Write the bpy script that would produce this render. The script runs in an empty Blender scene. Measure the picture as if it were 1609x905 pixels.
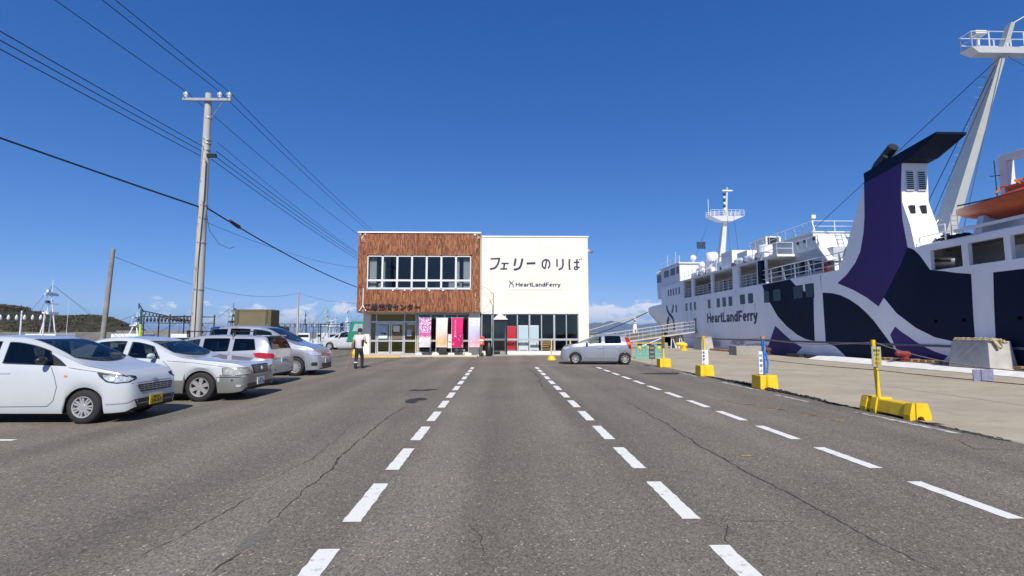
import bpy, bmesh, math, random
from mathutils import Vector, Matrix
from mathutils.bvhtree import BVHTree
from mathutils.geometry import tessellate_polygon
R = math.radians
random.seed(11)
S = bpy.context.scene
COL = S.collection

# ------------------------------------------------------------------ camera
CAM_H = 1.55
PITCH, YAW = 5.1575, 1.3485
cd = bpy.data.cameras.new('camera'); cam = bpy.data.objects.new('camera', cd); COL.objects.link(cam)
cam.location = (0, 0, CAM_H); cam.rotation_euler = (R(90 + PITCH), 0, R(-YAW))
cd.sensor_width = 36; cd.lens = 36 * 770 / 1609; cd.clip_start = 0.05; cd.clip_end = 200000
S.camera = cam

# ------------------------------------------------------------------ sky and sun
SUN_EL, SUN_AZ = 44.0, 4.0          # sun behind the viewer, to the right
w = bpy.data.worlds.new('World'); S.world = w; w.use_nodes = True
nt = w.node_tree; N = nt.nodes; Lk = nt.links
bg = N['Background']; bg.inputs[1].default_value = 0.104
sky = N.new('ShaderNodeTexSky'); sky.sky_type = 'NISHITA'; sky.sun_disc = False
sky.sun_elevation = R(SUN_EL); sky.sun_rotation = R(180 - SUN_AZ); sky.altitude = 0
sky.air_density = 0.6; sky.dust_density = 0.0; sky.ozone_density = 3.0
# deep, clean spring sky: per-channel response
spc = N.new('ShaderNodeSeparateColor'); Lk.new(sky.outputs[0], spc.inputs[0]); cmb = N.new('ShaderNodeCombineColor')
for i_, (k_, p_) in enumerate(((.37, 1.28), (.85, .85), (2.0, .60))):
    pw = N.new('ShaderNodeMath'); pw.operation = 'POWER'; pw.inputs[1].default_value = p_; Lk.new(spc.outputs[i_], pw.inputs[0])
    ml = N.new('ShaderNodeMath'); ml.operation = 'MULTIPLY'; ml.inputs[1].default_value = k_; Lk.new(pw.outputs[0], ml.inputs[0]); chn = ml.outputs[0]
    if i_ == 0: red_ = chn
    if i_ == 1:
        lim = N.new('ShaderNodeMath'); lim.operation = 'MULTIPLY'; lim.inputs[1].default_value = .60; Lk.new(chn, lim.inputs[0])
        mn = N.new('ShaderNodeMath'); mn.operation = 'MINIMUM'; Lk.new(red_, mn.inputs[0]); Lk.new(lim.outputs[0], mn.inputs[1]); Lk.new(mn.outputs[0], cmb.inputs[0])
    if i_: Lk.new(chn, cmb.inputs[i_])
# low band of cumulus along the horizon
tc = N.new('ShaderNodeTexCoord'); sep = N.new('ShaderNodeSeparateXYZ'); Lk.new(tc.outputs['Generated'], sep.inputs[0])
mp = N.new('ShaderNodeMapping'); mp.inputs['Scale'].default_value = (1, 1, 2.3); mp.inputs['Location'].default_value = (0.37, 0.1, 0.02)
Lk.new(tc.outputs['Generated'], mp.inputs[0])
n1 = N.new('ShaderNodeTexNoise'); n1.inputs['Scale'].default_value = 19; n1.inputs['Detail'].default_value = 9; n1.inputs['Roughness'].default_value = .6
Lk.new(mp.outputs[0], n1.inputs[0])
n2 = N.new('ShaderNodeTexNoise'); n2.inputs['Scale'].default_value = 3.1; n2.inputs['Detail'].default_value = 2
Lk.new(tc.outputs['Generated'], n2.inputs[0])
def mrange(src, a, b, c=0, d=1, smooth=True):
    m = N.new('ShaderNodeMapRange'); m.interpolation_type = 'SMOOTHSTEP' if smooth else 'LINEAR'
    for i, v in enumerate((a, b, c, d)): m.inputs[i + 1].default_value = v
    Lk.new(src, m.inputs[0]); return m.outputs[0]
def wmath(op, a, b):
    m = N.new('ShaderNodeMath'); m.operation = op; m.use_clamp = False
    for i, v in enumerate((a, b)):
        if isinstance(v, (int, float)): m.inputs[i].default_value = v
        else: Lk.new(v, m.inputs[i])
    return m.outputs[0]
up = mrange(sep.outputs[2], .045, .092, 1, 0)
cov0 = mrange(n2.outputs[0], .40, .62, -.20, .02)
bank = mrange(wmath('ABSOLUTE', wmath('SUBTRACT', sep.outputs[0], .27), 0), .06, .19, .30, 0)   # cumulus bank over the mountains
bank = wmath('MULTIPLY', bank, mrange(sep.outputs[1], 0, .3, 0, 1))
cov = wmath('ADD', cov0, bank)
den = wmath('ADD', wmath('ADD', n1.outputs[0], cov), wmath('MULTIPLY', wmath('SUBTRACT', up, 1.0), .55))
cm = mrange(den, .47, .60, 0, .9)
mix = N.new('ShaderNodeMix'); mix.data_type = 'RGBA'
Lk.new(cm, mix.inputs[0]); Lk.new(cmb.outputs[0], mix.inputs[6]); mix.inputs[7].default_value = (7.6, 7.9, 8.6, 1)
Lk.new(mix.outputs[2], bg.inputs[0])

sd = bpy.data.lights.new('sun', 'SUN'); sd.energy = 4.6; sd.angle = R(.53); sd.color = (1, .935, .835)
sun = bpy.data.objects.new('sun', sd); COL.objects.link(sun)
e, a = R(SUN_EL), R(SUN_AZ)
to_sun = Vector((math.sin(a) * math.cos(e), -math.cos(a) * math.cos(e), math.sin(e)))
sun.rotation_euler = to_sun.to_track_quat('Z', 'Y').to_euler(); sun.location = (30, -60, 60)
S.view_settings.view_transform = 'Standard'; S.view_settings.look = 'None'
S.view_settings.exposure = 0.32; S.view_settings.gamma = 1; S.view_settings.use_curve_mapping = False

# ------------------------------------------------------------------ helpers
cp_, sp_, cy_, sy_ = math.cos(R(PITCH)), math.sin(R(PITCH)), math.cos(R(YAW)), math.sin(R(YAW))
def _ray(px, py):
    a_, b_ = (px - 804.5) / 770, (452.5 - py) / 770
    x, y, z = a_, cp_ - b_ * sp_, sp_ + b_ * cp_
    return (x * cy_ + y * sy_, -x * sy_ + y * cy_, z)
def aX(px, py, X):                    # where the sight line through a photo point meets the plane x = X
    r = _ray(px, py); t = X / r[0]; return Vector((X, r[1] * t, CAM_H + r[2] * t))
def aY(px, py, Y):
    r = _ray(px, py); t = Y / r[1]; return Vector((r[0] * t, Y, CAM_H + r[2] * t))

def tag(o, label=None, cat=None, group=None, kind=None):
    if label: o['label'] = label
    if cat: o['category'] = cat
    if group: o['group'] = group
    if kind: o['kind'] = kind
    return o
def thing(name, label, cat, loc=(0, 0, 0), rz=0, group=None):
    o = bpy.data.objects.new(name, None); COL.objects.link(o); o.empty_display_size = .2
    o.location = loc; o.rotation_euler = (0, 0, rz)
    return tag(o, label, cat, group)
def link(name, me, mat=None, parent=None):
    o = bpy.data.objects.new(name, me); COL.objects.link(o)
    if mat is not None and not me.materials: me.materials.append(mat)
    if parent is not None: o.parent = parent
    return o
def copy_tree(o, parent=None):
    c = o.copy(); COL.objects.link(c); c.parent = parent
    for ch in o.children: copy_tree(ch, c)
    return c

class MB:
    def __init__(s): s.v = []; s.f = []
    def add(s, vs, fs):
        n = len(s.v); s.v += [tuple(v) for v in vs]; s.f += [tuple(i + n for i in f) for f in fs]; return s
    def box(s, x0, x1, y0, y1, z0, z1):
        return s.add([(x0,y0,z0),(x1,y0,z0),(x1,y1,z0),(x0,y1,z0),(x0,y0,z1),(x1,y0,z1),(x1,y1,z1),(x0,y1,z1)],
                     [(0,3,2,1),(4,5,6,7),(0,1,5,4),(1,2,6,5),(2,3,7,6),(3,0,4,7)])
    def hexa(s, b, t):                # four bottom points, four top points (counter-clockwise seen from above)
        return s.add(list(b) + list(t), [(0,3,2,1),(4,5,6,7),(0,1,5,4),(1,2,6,5),(2,3,7,6),(3,0,4,7)])
    def cyl(s, p, q, r0, r1=None, n=10, caps=True):
        p, q = Vector(p), Vector(q); r1 = r0 if r1 is None else r1
        d = (q - p).normalized(); u = d.orthogonal().normalized(); v = d.cross(u)
        vs = []
        for c, r in ((p, r0), (q, r1)):
            for k in range(n):
                t = 2 * math.pi * k / n; vs.append(c + u * (r * math.cos(t)) + v * (r * math.sin(t)))
        fs = [(k, (k + 1) % n, n + (k + 1) % n, n + k) for k in range(n)]
        if caps: fs += [tuple(range(n - 1, -1, -1)), tuple(range(n, 2 * n))]
        return s.add(vs, fs)
    def tube(s, pts, r, n=6):
        for p, q in zip(pts, pts[1:]): s.cyl(p, q, r, r, n)
        return s
    def beam(s, p, q, w, h, up=(0, 0, 1)):   # square bar from p to q
        p, q = Vector(p), Vector(q); d = (q - p).normalized(); u = d.cross(Vector(up))
        if u.length < 1e-4: u = Vector((1, 0, 0))
        u.normalize(); v = u.cross(d); u = u * w / 2; v = v * h / 2
        return s.add([p-u-v, p+u-v, p+u+v, p-u+v, q-u-v, q+u-v, q+u+v, q-u+v],
                     [(0,3,2,1),(4,5,6,7),(0,1,5,4),(1,2,6,5),(2,3,7,6),(3,0,4,7)])
    def lathe(s, prof, c=(0, 0, 0), n=20, axis='z', half=None):
        c = Vector(c); m = len(prof); vs = []
        for k in range(n):
            t = 2 * math.pi * k / n
            for r, h in prof:
                a, b = r * math.cos(t), r * math.sin(t)
                vs.append(c + (Vector((a, b, h)) if axis == 'z' else Vector((a, h, b)) if axis == 'y' else Vector((h, a, b))))
        fs = [(k*m+i, ((k+1) % n)*m+i, ((k+1) % n)*m+i+1, k*m+i+1) for k in range(n) for i in range(m - 1)]
        return s.add(vs, fs)
    def prism(s, poly, fn, d0, d1):   # 2D polygon -> fn(a, b, depth)
        n = len(poly); vs = [fn(a, b, d0) for a, b in poly] + [fn(a, b, d1) for a, b in poly]
        tri = tessellate_polygon([[Vector((a, b, 0)) for a, b in poly]])
        fs = [tuple(t) for t in tri] + [tuple(i + n for i in reversed(t)) for t in tri]
        fs += [(i, (i + 1) % n, n + (i + 1) % n, n + i) for i in range(n)]
        return s.add(vs, fs)
    def sphere(s, c, r, nu=12, nv=8, sc=(1, 1, 1)):
        c = Vector(c)
        prof = [(max(1e-4, math.sin(math.pi * i / nv)) * r, -math.cos(math.pi * i / nv) * r) for i in range(nv + 1)]
        t = MB().lathe(prof, n=nu)
        return s.add([(v[0]*sc[0]+c.x, v[1]*sc[1]+c.y, v[2]*sc[2]+c.z) for v in t.v], t.f)
    def mesh(s, name, smooth=None, bevel=0):
        me = bpy.data.meshes.new(name); me.from_pydata(s.v, [], s.f)
        bm = bmesh.new(); bm.from_mesh(me)
        bmesh.ops.recalc_face_normals(bm, faces=bm.faces)
        if bevel:
            es = [e for e in bm.edges if len(e.link_faces) == 2 and e.calc_face_angle(0) > .5]
            bmesh.ops.bevel(bm, geom=es, offset=bevel, segments=2, profile=.6, affect='EDGES', clamp_overlap=True)
        bm.to_mesh(me); bm.free()
        if smooth is not None:
            me.polygons.foreach_set('use_smooth', [True] * len(me.polygons))
            if smooth < 180: me.set_sharp_from_angle(angle=R(smooth))
        return me
    def build(s, name, mat, parent=None, smooth=None, bevel=0):
        return link(name, s.mesh(name, smooth, bevel), mat, parent)

# ------------------------------------------------------------------ materials
MATS = {}
def M(name, col, rough=.6, metal=0, var=0, scale=3, bump=0, bscale=40, coat=0, spec=.5, dirt=None, dscale=.8, dthr=(.55, .75), stretch=None):
    if name in MATS: return MATS[name]
    m = bpy.data.materials.new(name); m.use_nodes = True; MATS[name] = m
    nt = m.node_tree; N = nt.nodes; L = nt.links; b = N['Principled BSDF']
    b.inputs['Base Color'].default_value = (*col, 1); b.inputs['Roughness'].default_value = rough
    b.inputs['Metallic'].default_value = metal; b.inputs['Specular IOR Level'].default_value = spec
    if coat: b.inputs['Coat Weight'].default_value = coat; b.inputs['Coat Roughness'].default_value = .03
    tc = N.new('ShaderNodeTexCoord'); vec = tc.outputs['Object']
    if stretch:
        mpn = N.new('ShaderNodeMapping'); mpn.inputs['Scale'].default_value = stretch; L.new(vec, mpn.inputs[0]); vec = mpn.outputs[0]
    last = None
    if var:
        n = N.new('ShaderNodeTexNoise'); n.inputs['Scale'].default_value = scale; n.inputs['Detail'].default_value = 6; L.new(vec, n.inputs[0])
        mr = N.new('ShaderNodeMapRange'); mr.inputs[1].default_value = .3; mr.inputs[2].default_value = .7; mr.inputs[3].default_value = 1 - var; mr.inputs[4].default_value = 1 + var
        L.new(n.outputs[0], mr.inputs[0])
        mx = N.new('ShaderNodeMix'); mx.data_type = 'RGBA'; mx.blend_type = 'MULTIPLY'; mx.inputs[0].default_value = 1
        mx.inputs[6].default_value = (*col, 1); L.new(mr.outputs[0], mx.inputs[7]); last = mx.outputs[2]
    if dirt:
        n = N.new('ShaderNodeTexNoise'); n.inputs['Scale'].default_value = dscale; n.inputs['Detail'].default_value = 8; n.inputs['Roughness'].default_value = .65; L.new(vec, n.inputs[0])
        mr = N.new('ShaderNodeMapRange'); mr.inputs[1].default_value = dthr[0]; mr.inputs[2].default_value = dthr[1]; L.new(n.outputs[0], mr.inputs[0])
        mx = N.new('ShaderNodeMix'); mx.data_type = 'RGBA'; L.new(mr.outputs[0], mx.inputs[0])
        if last: L.new(last, mx.inputs[6])
        else: mx.inputs[6].default_value = (*col, 1)
        mx.inputs[7].default_value = (*dirt, 1); last = mx.outputs[2]
    if last: L.new(last, b.inputs['Base Color'])
    if bump:
        n = N.new('ShaderNodeTexNoise'); n.inputs['Scale'].default_value = bscale; n.inputs['Detail'].default_value = 5; L.new(vec, n.inputs[0])
        bp = N.new('ShaderNodeBump'); bp.inputs['Strength'].default_value = bump; bp.inputs['Distance'].default_value = .02
        L.new(n.outputs[0], bp.inputs['Height']); L.new(bp.outputs[0], b.inputs['Normal'])
    return m
def glass_mat(name, tint, mixf=.12, rough=.02):
    m = bpy.data.materials.new(name); m.use_nodes = True; nt = m.node_tree; N = nt.nodes; L = nt.links
    N.remove(N['Principled BSDF']); out = N['Material Output']
    t = N.new('ShaderNodeBsdfTransparent'); t.inputs[0].default_value = (*tint, 1)
    g = N.new('ShaderNodeBsdfGlossy'); g.inputs['Roughness'].default_value = rough
    lw = N.new('ShaderNodeLayerWeight'); lw.inputs[0].default_value = .5
    pw = N.new('ShaderNodeMath'); pw.operation = 'POWER'; pw.inputs[1].default_value = 5; L.new(lw.outputs['Facing'], pw.inputs[0])
    ad = N.new('ShaderNodeMath'); ad.operation = 'MULTIPLY_ADD'; ad.inputs[1].default_value = .9; ad.inputs[2].default_value = .03 + mixf * .3; L.new(pw.outputs[0], ad.inputs[0])
    mx = N.new('ShaderNodeMixShader'); L.new(ad.outputs[0], mx.inputs[0]); L.new(t.outputs[0], mx.inputs[1]); L.new(g.outputs[0], mx.inputs[2]); L.new(mx.outputs[0], out.inputs[0])
    return m

def asphalt_mat():
    m = bpy.data.materials.new('asphalt'); m.use_nodes = True; nt = m.node_tree; N = nt.nodes; L = nt.links; b = N['Principled BSDF']
    tc = N.new('ShaderNodeTexCoord'); v = tc.outputs['Object']
    def noise(sc, det=4, st=None, ro=.55):
        n = N.new('ShaderNodeTexNoise'); n.inputs['Scale'].default_value = sc; n.inputs['Detail'].default_value = det; n.inputs['Roughness'].default_value = ro
        if st:
            mp = N.new('ShaderNodeMapping'); mp.inputs['Scale'].default_value = st; L.new(v, mp.inputs[0]); L.new(mp.outputs[0], n.inputs[0])
        else: L.new(v, n.inputs[0])
        return n.outputs[0]
    def ramp(src, stops):
        r = N.new('ShaderNodeValToRGB'); el = r.color_ramp.elements
        el[0].position, el[0].color = stops[0][0], (*stops[0][1], 1); el[1].position, el[1].color = stops[1][0], (*stops[1][1], 1)
        for p, c in stops[2:]: x = el.new(p); x.color = (*c, 1)
        L.new(src, r.inputs[0]); return r.outputs[0]
    def mixc(f, A, B, bt='MIX'):
        x = N.new('ShaderNodeMix'); x.data_type = 'RGBA'; x.blend_type = bt
        if isinstance(f, float): x.inputs[0].default_value = f
        else: L.new(f, x.inputs[0])
        for i, s_ in ((6, A), (7, B)):
            if isinstance(s_, tuple): x.inputs[i].default_value = (*s_, 1)
            else: L.new(s_, x.inputs[i])
        return x.outputs[2]
    big = ramp(noise(.35, 5), [(.3, (.172, .155, .130)), (.7, (.216, .195, .163))])
    streak = ramp(noise(1.1, 4, (1.0, .07, 1)), [(.28, (.80, .80, .81)), (.72, (1.14, 1.14, 1.13))])
    c = mixc(1.0, big, streak, 'MULTIPLY')
    wv = N.new('ShaderNodeTexWave'); wv.bands_direction = 'X'; wv.inputs['Scale'].default_value = .21; wv.inputs['Distortion'].default_value = 1.2; wv.inputs['Detail'].default_value = 3; wv.inputs['Detail Scale'].default_value = .6
    mpw = N.new('ShaderNodeMapping'); mpw.inputs['Scale'].default_value = (1, .12, 1); L.new(v, mpw.inputs[0]); L.new(mpw.outputs[0], wv.inputs[0])
    c = mixc(1.0, c, ramp(wv.outputs['Color'], [(.2, (.93, .93, .93)), (.8, (1.06, 1.06, 1.06))]), 'MULTIPLY')
    oil = ramp(noise(2.6, 3, (1.6, .5, 1), .6), [(.66, (1, 1, 1)), (.78, (.80, .80, .80))]); c = mixc(1.0, c, oil, 'MULTIPLY')
    vo = N.new('ShaderNodeTexVoronoi'); vo.inputs['Scale'].default_value = 75; L.new(v, vo.inputs[0])
    agg = ramp(vo.outputs['Color'], [(.12, (.5, .5, .5)), (.55, (.95, .94, .92)), (.86, (1.15, 1.13, 1.1)), (.955, (2.5, 2.4, 2.25))])
    c = mixc(1.0, c, agg, 'MULTIPLY')
    fine = ramp(noise(230, 2), [(.3, (.7, .7, .7)), (.7, (1.3, 1.3, 1.3))])
    c = mixc(1.0, c, fine, 'MULTIPLY')
    L.new(c, b.inputs['Base Color']); b.inputs['Roughness'].default_value = .9; b.inputs['Specular IOR Level'].default_value = .25
    bp = N.new('ShaderNodeBump'); bp.inputs['Strength'].default_value = .55; bp.inputs['Distance'].default_value = .006
    L.new(vo.outputs['Distance'], bp.inputs['Height']); L.new(bp.outputs[0], b.inputs['Normal'])
    return m
def island_mat(name, stops, rough=.7, bump=.3, bscale=30):
    m = bpy.data.materials.new(name); m.use_nodes = True; nt = m.node_tree; N = nt.nodes; L = nt.links; b = N['Principled BSDF']
    g = N.new('ShaderNodeNewGeometry'); r = N.new('ShaderNodeValToRGB'); el = r.color_ramp.elements
    el[0].position, el[0].color = stops[0][0], (*stops[0][1], 1); el[1].position, el[1].color = stops[1][0], (*stops[1][1], 1)
    for p, c in stops[2:]: x = el.new(p); x.color = (*c, 1)
    L.new(g.outputs['Random Per Island'], r.inputs[0]); L.new(r.outputs[0], b.inputs['Base Color']); b.inputs['Roughness'].default_value = rough
    return m

WHITE = M('white_paint', (.80, .80, .79), .55, var=.05, scale=1.5)
PLASTER = M('plaster', (.76, .725, .64), .85, var=.05, scale=.9, bump=.15, bscale=25, dirt=(.55, .47, .36), dscale=.9, dthr=(.66, .9))
ALU = M('aluminium', (.62, .63, .65), .38, .6, var=.06, scale=4)
DARK = M('black_plastic', (.012, .012, .013), .45)
STEEL = M('galvanised_steel', (.42, .43, .44), .5, .7, var=.12, scale=6)
CONC = M('concrete', (.30, .285, .26), .9, var=.16, scale=1.3, bump=.3, bscale=45, dirt=(.16, .15, .135), dscale=1.6, dthr=(.55, .85))
YEL = M('yellow_paint', (.78, .50, .012), .5, var=.08, scale=6, dirt=(.42, .27, .03), dscale=5, dthr=(.62, .85))
NAVYT = M('navy_lettering', (.018, .026, .075), .5)
RUBBER = M('tyre_rubber', (.018, .018, .019), .85, var=.15, scale=30)

def text_mesh(name, s, cap, width=None, extrude=.004, bold=0.0, shear=0, spacing=1.0):
    """lettering standing in the local xz plane, its front towards -y, left bottom at the origin"""
    cu = bpy.data.curves.new(name, 'FONT'); cu.body = s; cu.size = 1; cu.offset = bold; cu.extrude = .01; cu.shear = shear; cu.space_character = spacing; cu.resolution_u = 4
    o = bpy.data.objects.new(name, cu); COL.objects.link(o)
    dg = bpy.context.evaluated_depsgraph_get(); me = bpy.data.meshes.new_from_object(o.evaluated_get(dg)); bpy.data.objects.remove(o); bpy.data.curves.remove(cu)
    xs = [v.co.x for v in me.vertices]; ys = [v.co.y for v in me.vertices]
    x0, y0, wd, hg = min(xs), min(ys), max(xs) - min(xs), max(ys) - min(ys)
    sz = cap / hg; sx = (width / wd) if width else sz
    for v in me.vertices: v.co = Vector(((v.co.x - x0) * sx, extrude if v.co.z < 0 else 0, (v.co.y - y0) * sz))
    me.materials.clear(); me.name = name
    return me

LATIN = {}
def _arc(cx, cy, rx, ry, a0, a1, n=14): return [(cx + rx*math.cos(R(a0+(a1-a0)*i/n)), cy + ry*math.sin(R(a0+(a1-a0)*i/n))) for i in range(n+1)]
LATIN['H'] = (.74, [[(.095,0),(.095,1)], [(.625,0),(.625,1)], [(.15,.52),(.57,.52)]])
LATIN['e'] = (.60, [[(.14,.36),(.46,.36)], _arc(.29,.36,.19,.27,0,310,18)])
LATIN['a'] = (.60, [[(.10,.50),(.14,.59),(.27,.63),(.40,.60),(.44,.48),(.45,.2),(.50,.04)], _arc(.26,.21,.16,.13,20,380,16)])
LATIN['r'] = (.39, [[(.095,0),(.095,.7)], [(.12,.42),(.17,.56),(.25,.61),(.36,.62)]])
LATIN['t'] = (.38, [[(.18,.92),(.18,.2),(.22,.10),(.36,.08)], [(.02,.63),(.35,.63)]])
LATIN['L'] = (.60, [[(.095,1),(.095,0)], [(.15,.09),(.57,.09)]])
LATIN['n'] = (.60, [[(.095,0),(.095,.7)], [(.12,.44),(.17,.57),(.28,.62),(.39,.59),(.45,.48),(.46,.36),(.46,0)]])
LATIN['d'] = (.62, [_arc(.26,.35,.17,.27,0,360,18), [(.47,0),(.47,1)]])
LATIN['F'] = (.60, [[(.095,0),(.095,1)], [(.15,.91),(.58,.91)], [(.15,.49),(.52,.49)]])
LATIN['y'] = (.54, [[(.05,.7),(.27,.06)], [(.49,.7),(.25,-.08),(.19,-.17),(.04,-.19)]])
def latin_mesh(name, s, cap, width, sw=.17, depth=.004, gap=.03):
    """bold sans lettering in the local xz plane facing -y, baseline at z = 0"""
    tot = sum(LATIN[c][0] + gap for c in s); sx = width / tot; mb = MB(); x = 0
    for c in s:
        for q, pl in enumerate(LATIN[c][1]):
            n = len(pl); A, B = [], []
            for i in range(n):
                d = Vector((pl[min(n-1,i+1)][0]-pl[max(0,i-1)][0], pl[min(n-1,i+1)][1]-pl[max(0,i-1)][1])).normalized()
                A.append(((x+pl[i][0]-d.y*sw/2)*sx, (pl[i][1]+d.x*sw/2)*cap)); B.append(((x+pl[i][0]+d.y*sw/2)*sx, (pl[i][1]-d.x*sw/2)*cap))
            y0 = -depth*(1 + .3*q); vs = [(a_, y0, b_) for a_, b_ in A] + [(a_, y0, b_) for a_, b_ in B] + [(a_, 0, b_) for a_, b_ in A] + [(a_, 0, b_) for a_, b_ in B]
            fs = []
            for i in range(n-1): fs += [(i,i+1,n+i+1,n+i), (i,2*n+i,2*n+i+1,i+1), (n+i,n+i+1,3*n+i+1,3*n+i)]
            mb.add(vs, fs + [(0,n,3*n,2*n), (n-1,3*n-1,4*n-1,2*n-1)])
        x += LATIN[c][0] + gap
    return mb.mesh(name)

# ================================================================== setting
ASPH = asphalt_mat()
WATER = M('sea_water', (.012, .035, .055), .12, bump=.5, bscale=.35)
def sheet(name, x0, x1, y0, y1, z, mat, parent=None, kind='structure'):
    me = bpy.data.meshes.new(name); me.from_pydata([(x0,y0,z),(x1,y0,z),(x1,y1,z),(x0,y1,z)], [], [(0,1,2,3)])
    o = link(name, me, mat, parent)
    if kind and parent is None: o['kind'] = kind
    return o
sea = sheet('sea', -45000, 45000, -3000, 45000, -2.2, WATER)
tag(sea, 'dark blue sea beyond the harbour')
ground = MB().box(-24.5, 7.3, -25, 96, -3.5, 0).build('asphalt_lot', ASPH); tag(ground, 'grey worn asphalt of the ferry terminal lot', kind='structure')
# quay apron: cast concrete slabs with open joints over a lower bed
QMAT = M('quay_concrete', (.375, .33, .245), .92, var=.14, scale=.55, bump=.35, bscale=30, dirt=(.24, .205, .145), dscale=2.2, dthr=(.48, .85), stretch=(.8, 1.2, 1))
quay = MB().box(7.3, 18.9, -25, 120, -3.5, -.045).build('quay_apron', M('joint_dirt', (.10, .085, .07), .95)); tag(quay, 'tan concrete quay apron beside the ship', kind='structure')
xs = [7.3, 11.1, 14.95, 18.9]
y = -6.0; random.seed(5)
while y < 70:
    for i in range(3):
        zt = random.uniform(-.003, .003)
        MB().box(xs[i] + .012, xs[i+1] - .012, y + .012, y + 4.988, -.044, zt).build('concrete_slab', QMAT, quay)
    y += 5.0
MB().box(7.312, 18.9, 69.02, 120, -.044, 0).build('concrete_slab', QMAT, quay)
KERB = M('quay_kerb_concrete', (.72, .71, .66), .8, var=.10, scale=2, dirt=(.35, .32, .28), dscale=2.5, dthr=(.6, .85))
y = -4.0
while y < 27:
    MB().prism([(17.62, -.04), (17.62, .03), (18.2, .20), (18.95, .20), (18.95, -.04)], lambda a_, b_, d: (a_, d, b_), y + .008, y + 3.992).build('kerb_block', KERB, quay, bevel=.012); y += 4

# lane dashes
PAINT = M('road_paint', (.72, .715, .67), .75, dirt=(.30, .285, .25), dscale=11, dthr=(.56, .70), bump=.2, bscale=60)
def dash_mesh(seed, L=1.02, W=.15):
    rnd = random.Random(seed); n = 14; vs = []
    for i in range(n + 1):
        yy = L * i / n
        vs += [(-W/2 + rnd.uniform(-.006, .006), yy, 0), (W/2 + rnd.uniform(-.006, .006), yy, 0)]
    me = bpy.data.meshes.new('lane_dash'); me.from_pydata(vs, [], [(2*i, 2*i+1, 2*i+3, 2*i+2) for i in range(n)]); return me
DM = [dash_mesh(i) for i in range(5)]
k = 0
for X in (-1.22, 1.595, 4.30):
    for j in range(-2, 12):
        o = link('lane_dash', DM[k % 5], PAINT, ground); k += 1
        o.location = (X, 4.20 + 1.525 * j + (0 if X < 4 else -.06), .004)
def strip(name, pts, w, mat, parent, z=.004, jit=0, taper=False):
    vs = []; rnd = random.Random(len(pts) * 7 + int(w * 1000)); n = len(pts)
    for i, p in enumerate(pts):
        a = Vector(pts[max(0, i-1)]); b = Vector(pts[min(n-1, i+1)]); d = (b - a).normalized(); nn = Vector((-d.y, d.x))
        ww = w * (1 + rnd.uniform(-jit, jit)) / 2
        if taper: ww *= min(1, .25 + 3 * min(i, n - 1 - i) / n)
        q = Vector(p); vs += [(*(q - nn * ww), z), (*(q + nn * ww), z)]
    me = bpy.data.meshes.new(name); me.from_pydata(vs, [], [(2*i, 2*i+1, 2*i+3, 2*i+2) for i in range(n - 1)])
    return link(name, me, mat, parent)
OLDP = M('worn_road_paint', (.52, .51, .48), .8, dirt=(.12, .113, .105), dscale=7, dthr=(.48, .58))
for (x0, y0, x1, y1, ww) in ((6.9, 15.3, 6.93, 13.2, .11), (6.84, 12.2, 6.88, 11.0, .09), (6.92, 9.55, 7.02, 7.5, .11), (6.9, 18.9, 6.9, 17.3, .1)):
    strip('edge_line', [(x0 + (x1-x0)*t/8, y0 + (y1-y0)*t/8) for t in range(9)], ww, OLDP, ground, jit=.15)
strip('parking_line', [(-12 + i*.5, 7.40) for i in range(11)], .10, PAINT, ground)
strip('parking_line', [(1.8 + i*.4, 23.0 - i*.03) for i in range(14)], .10, OLDP, ground)
strip('parking_line', [(-12 + i*.5, 13.55) for i in range(12)], .10, PAINT, ground)
strip('parking_line', [(-12 + i*.5, 16.75) for i in range(11)], .10, PAINT, ground)
YOLD = M('worn_yellow_paint', (.45, .30, .06), .8, dirt=(.10, .095, .09), dscale=6, dthr=(.42, .55))
for (px, py, ww) in ((5.35, 10.6, .3), (5.55, 9.9, .34), (5.75, 9.2, .3), (5.9, 8.7, .36), (3.1, 6.25, .16)):
    strip('yellow_mark', [(px - ww/2 + ww*t/4, py + .02*math.sin(t*9)) for t in range(5)], .06, YOLD, ground, jit=.4)
strip('yellow_mark', [(5.0 + t*.12, 11.3 - t*.28) for t in range(9)], .03, YOLD, ground, jit=.6)
# cracks and patches
CRACK = M('crack_filler', (.042, .038, .033), .95)
def crack(pts, w, seed, step=.05, amp=.018):
    rnd = random.Random(seed); out = []; off = 0
    for (ax, ay), (bx, by) in zip(pts, pts[1:]):
        n = max(2, int(math.hypot(bx-ax, by-ay) / step))
        for i in range(n):
            t = i / n; off = off * .88 + rnd.uniform(-amp, amp); d = Vector((bx-ax, by-ay)).normalized()
            out.append((ax + (bx-ax)*t - d.y*off, ay + (by-ay)*t + d.x*off))
    out.append(pts[-1]); return strip('crack', out, w, CRACK, ground, z=.003, jit=.7, taper=True)
def G(px, py):
    r = _ray(px, py); t = -CAM_H / r[2]; return (r[0]*t, r[1]*t)
crack([G(330, 900), G(380, 868)], .018, 1); crack([G(425, 822), G(500, 752), G(560, 700), G(610, 655), G(645, 632)], .02, 2)
crack([G(980, 628), G(1050, 670), G(1150, 730), G(1260, 785), G(1370, 845), G(1480, 900)], .018, 3)
crack([G(832, 578), G(850, 600), G(861, 616)], .035, 4, .12, .05)
crack([G(735, 825), G(750, 850), G(752, 885)], .006, 5); crack([G(1130, 818), G(1250, 820)], .007, 6); crack([G(1146, 822), G(1147, 855)], .009, 7)
crack([G(420, 755), G(480, 725), G(530, 690), G(560, 662)], .007, 8); crack([G(600, 617), G(700, 617), G(860, 613), G(1000, 622)], .012, 9, .15, .04)
crack([G(180, 895), G(300, 835), G(420, 770)], .007, 10); crack([G(1500, 690), G(1530, 705), G(1609, 708)], .014, 11)
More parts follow.
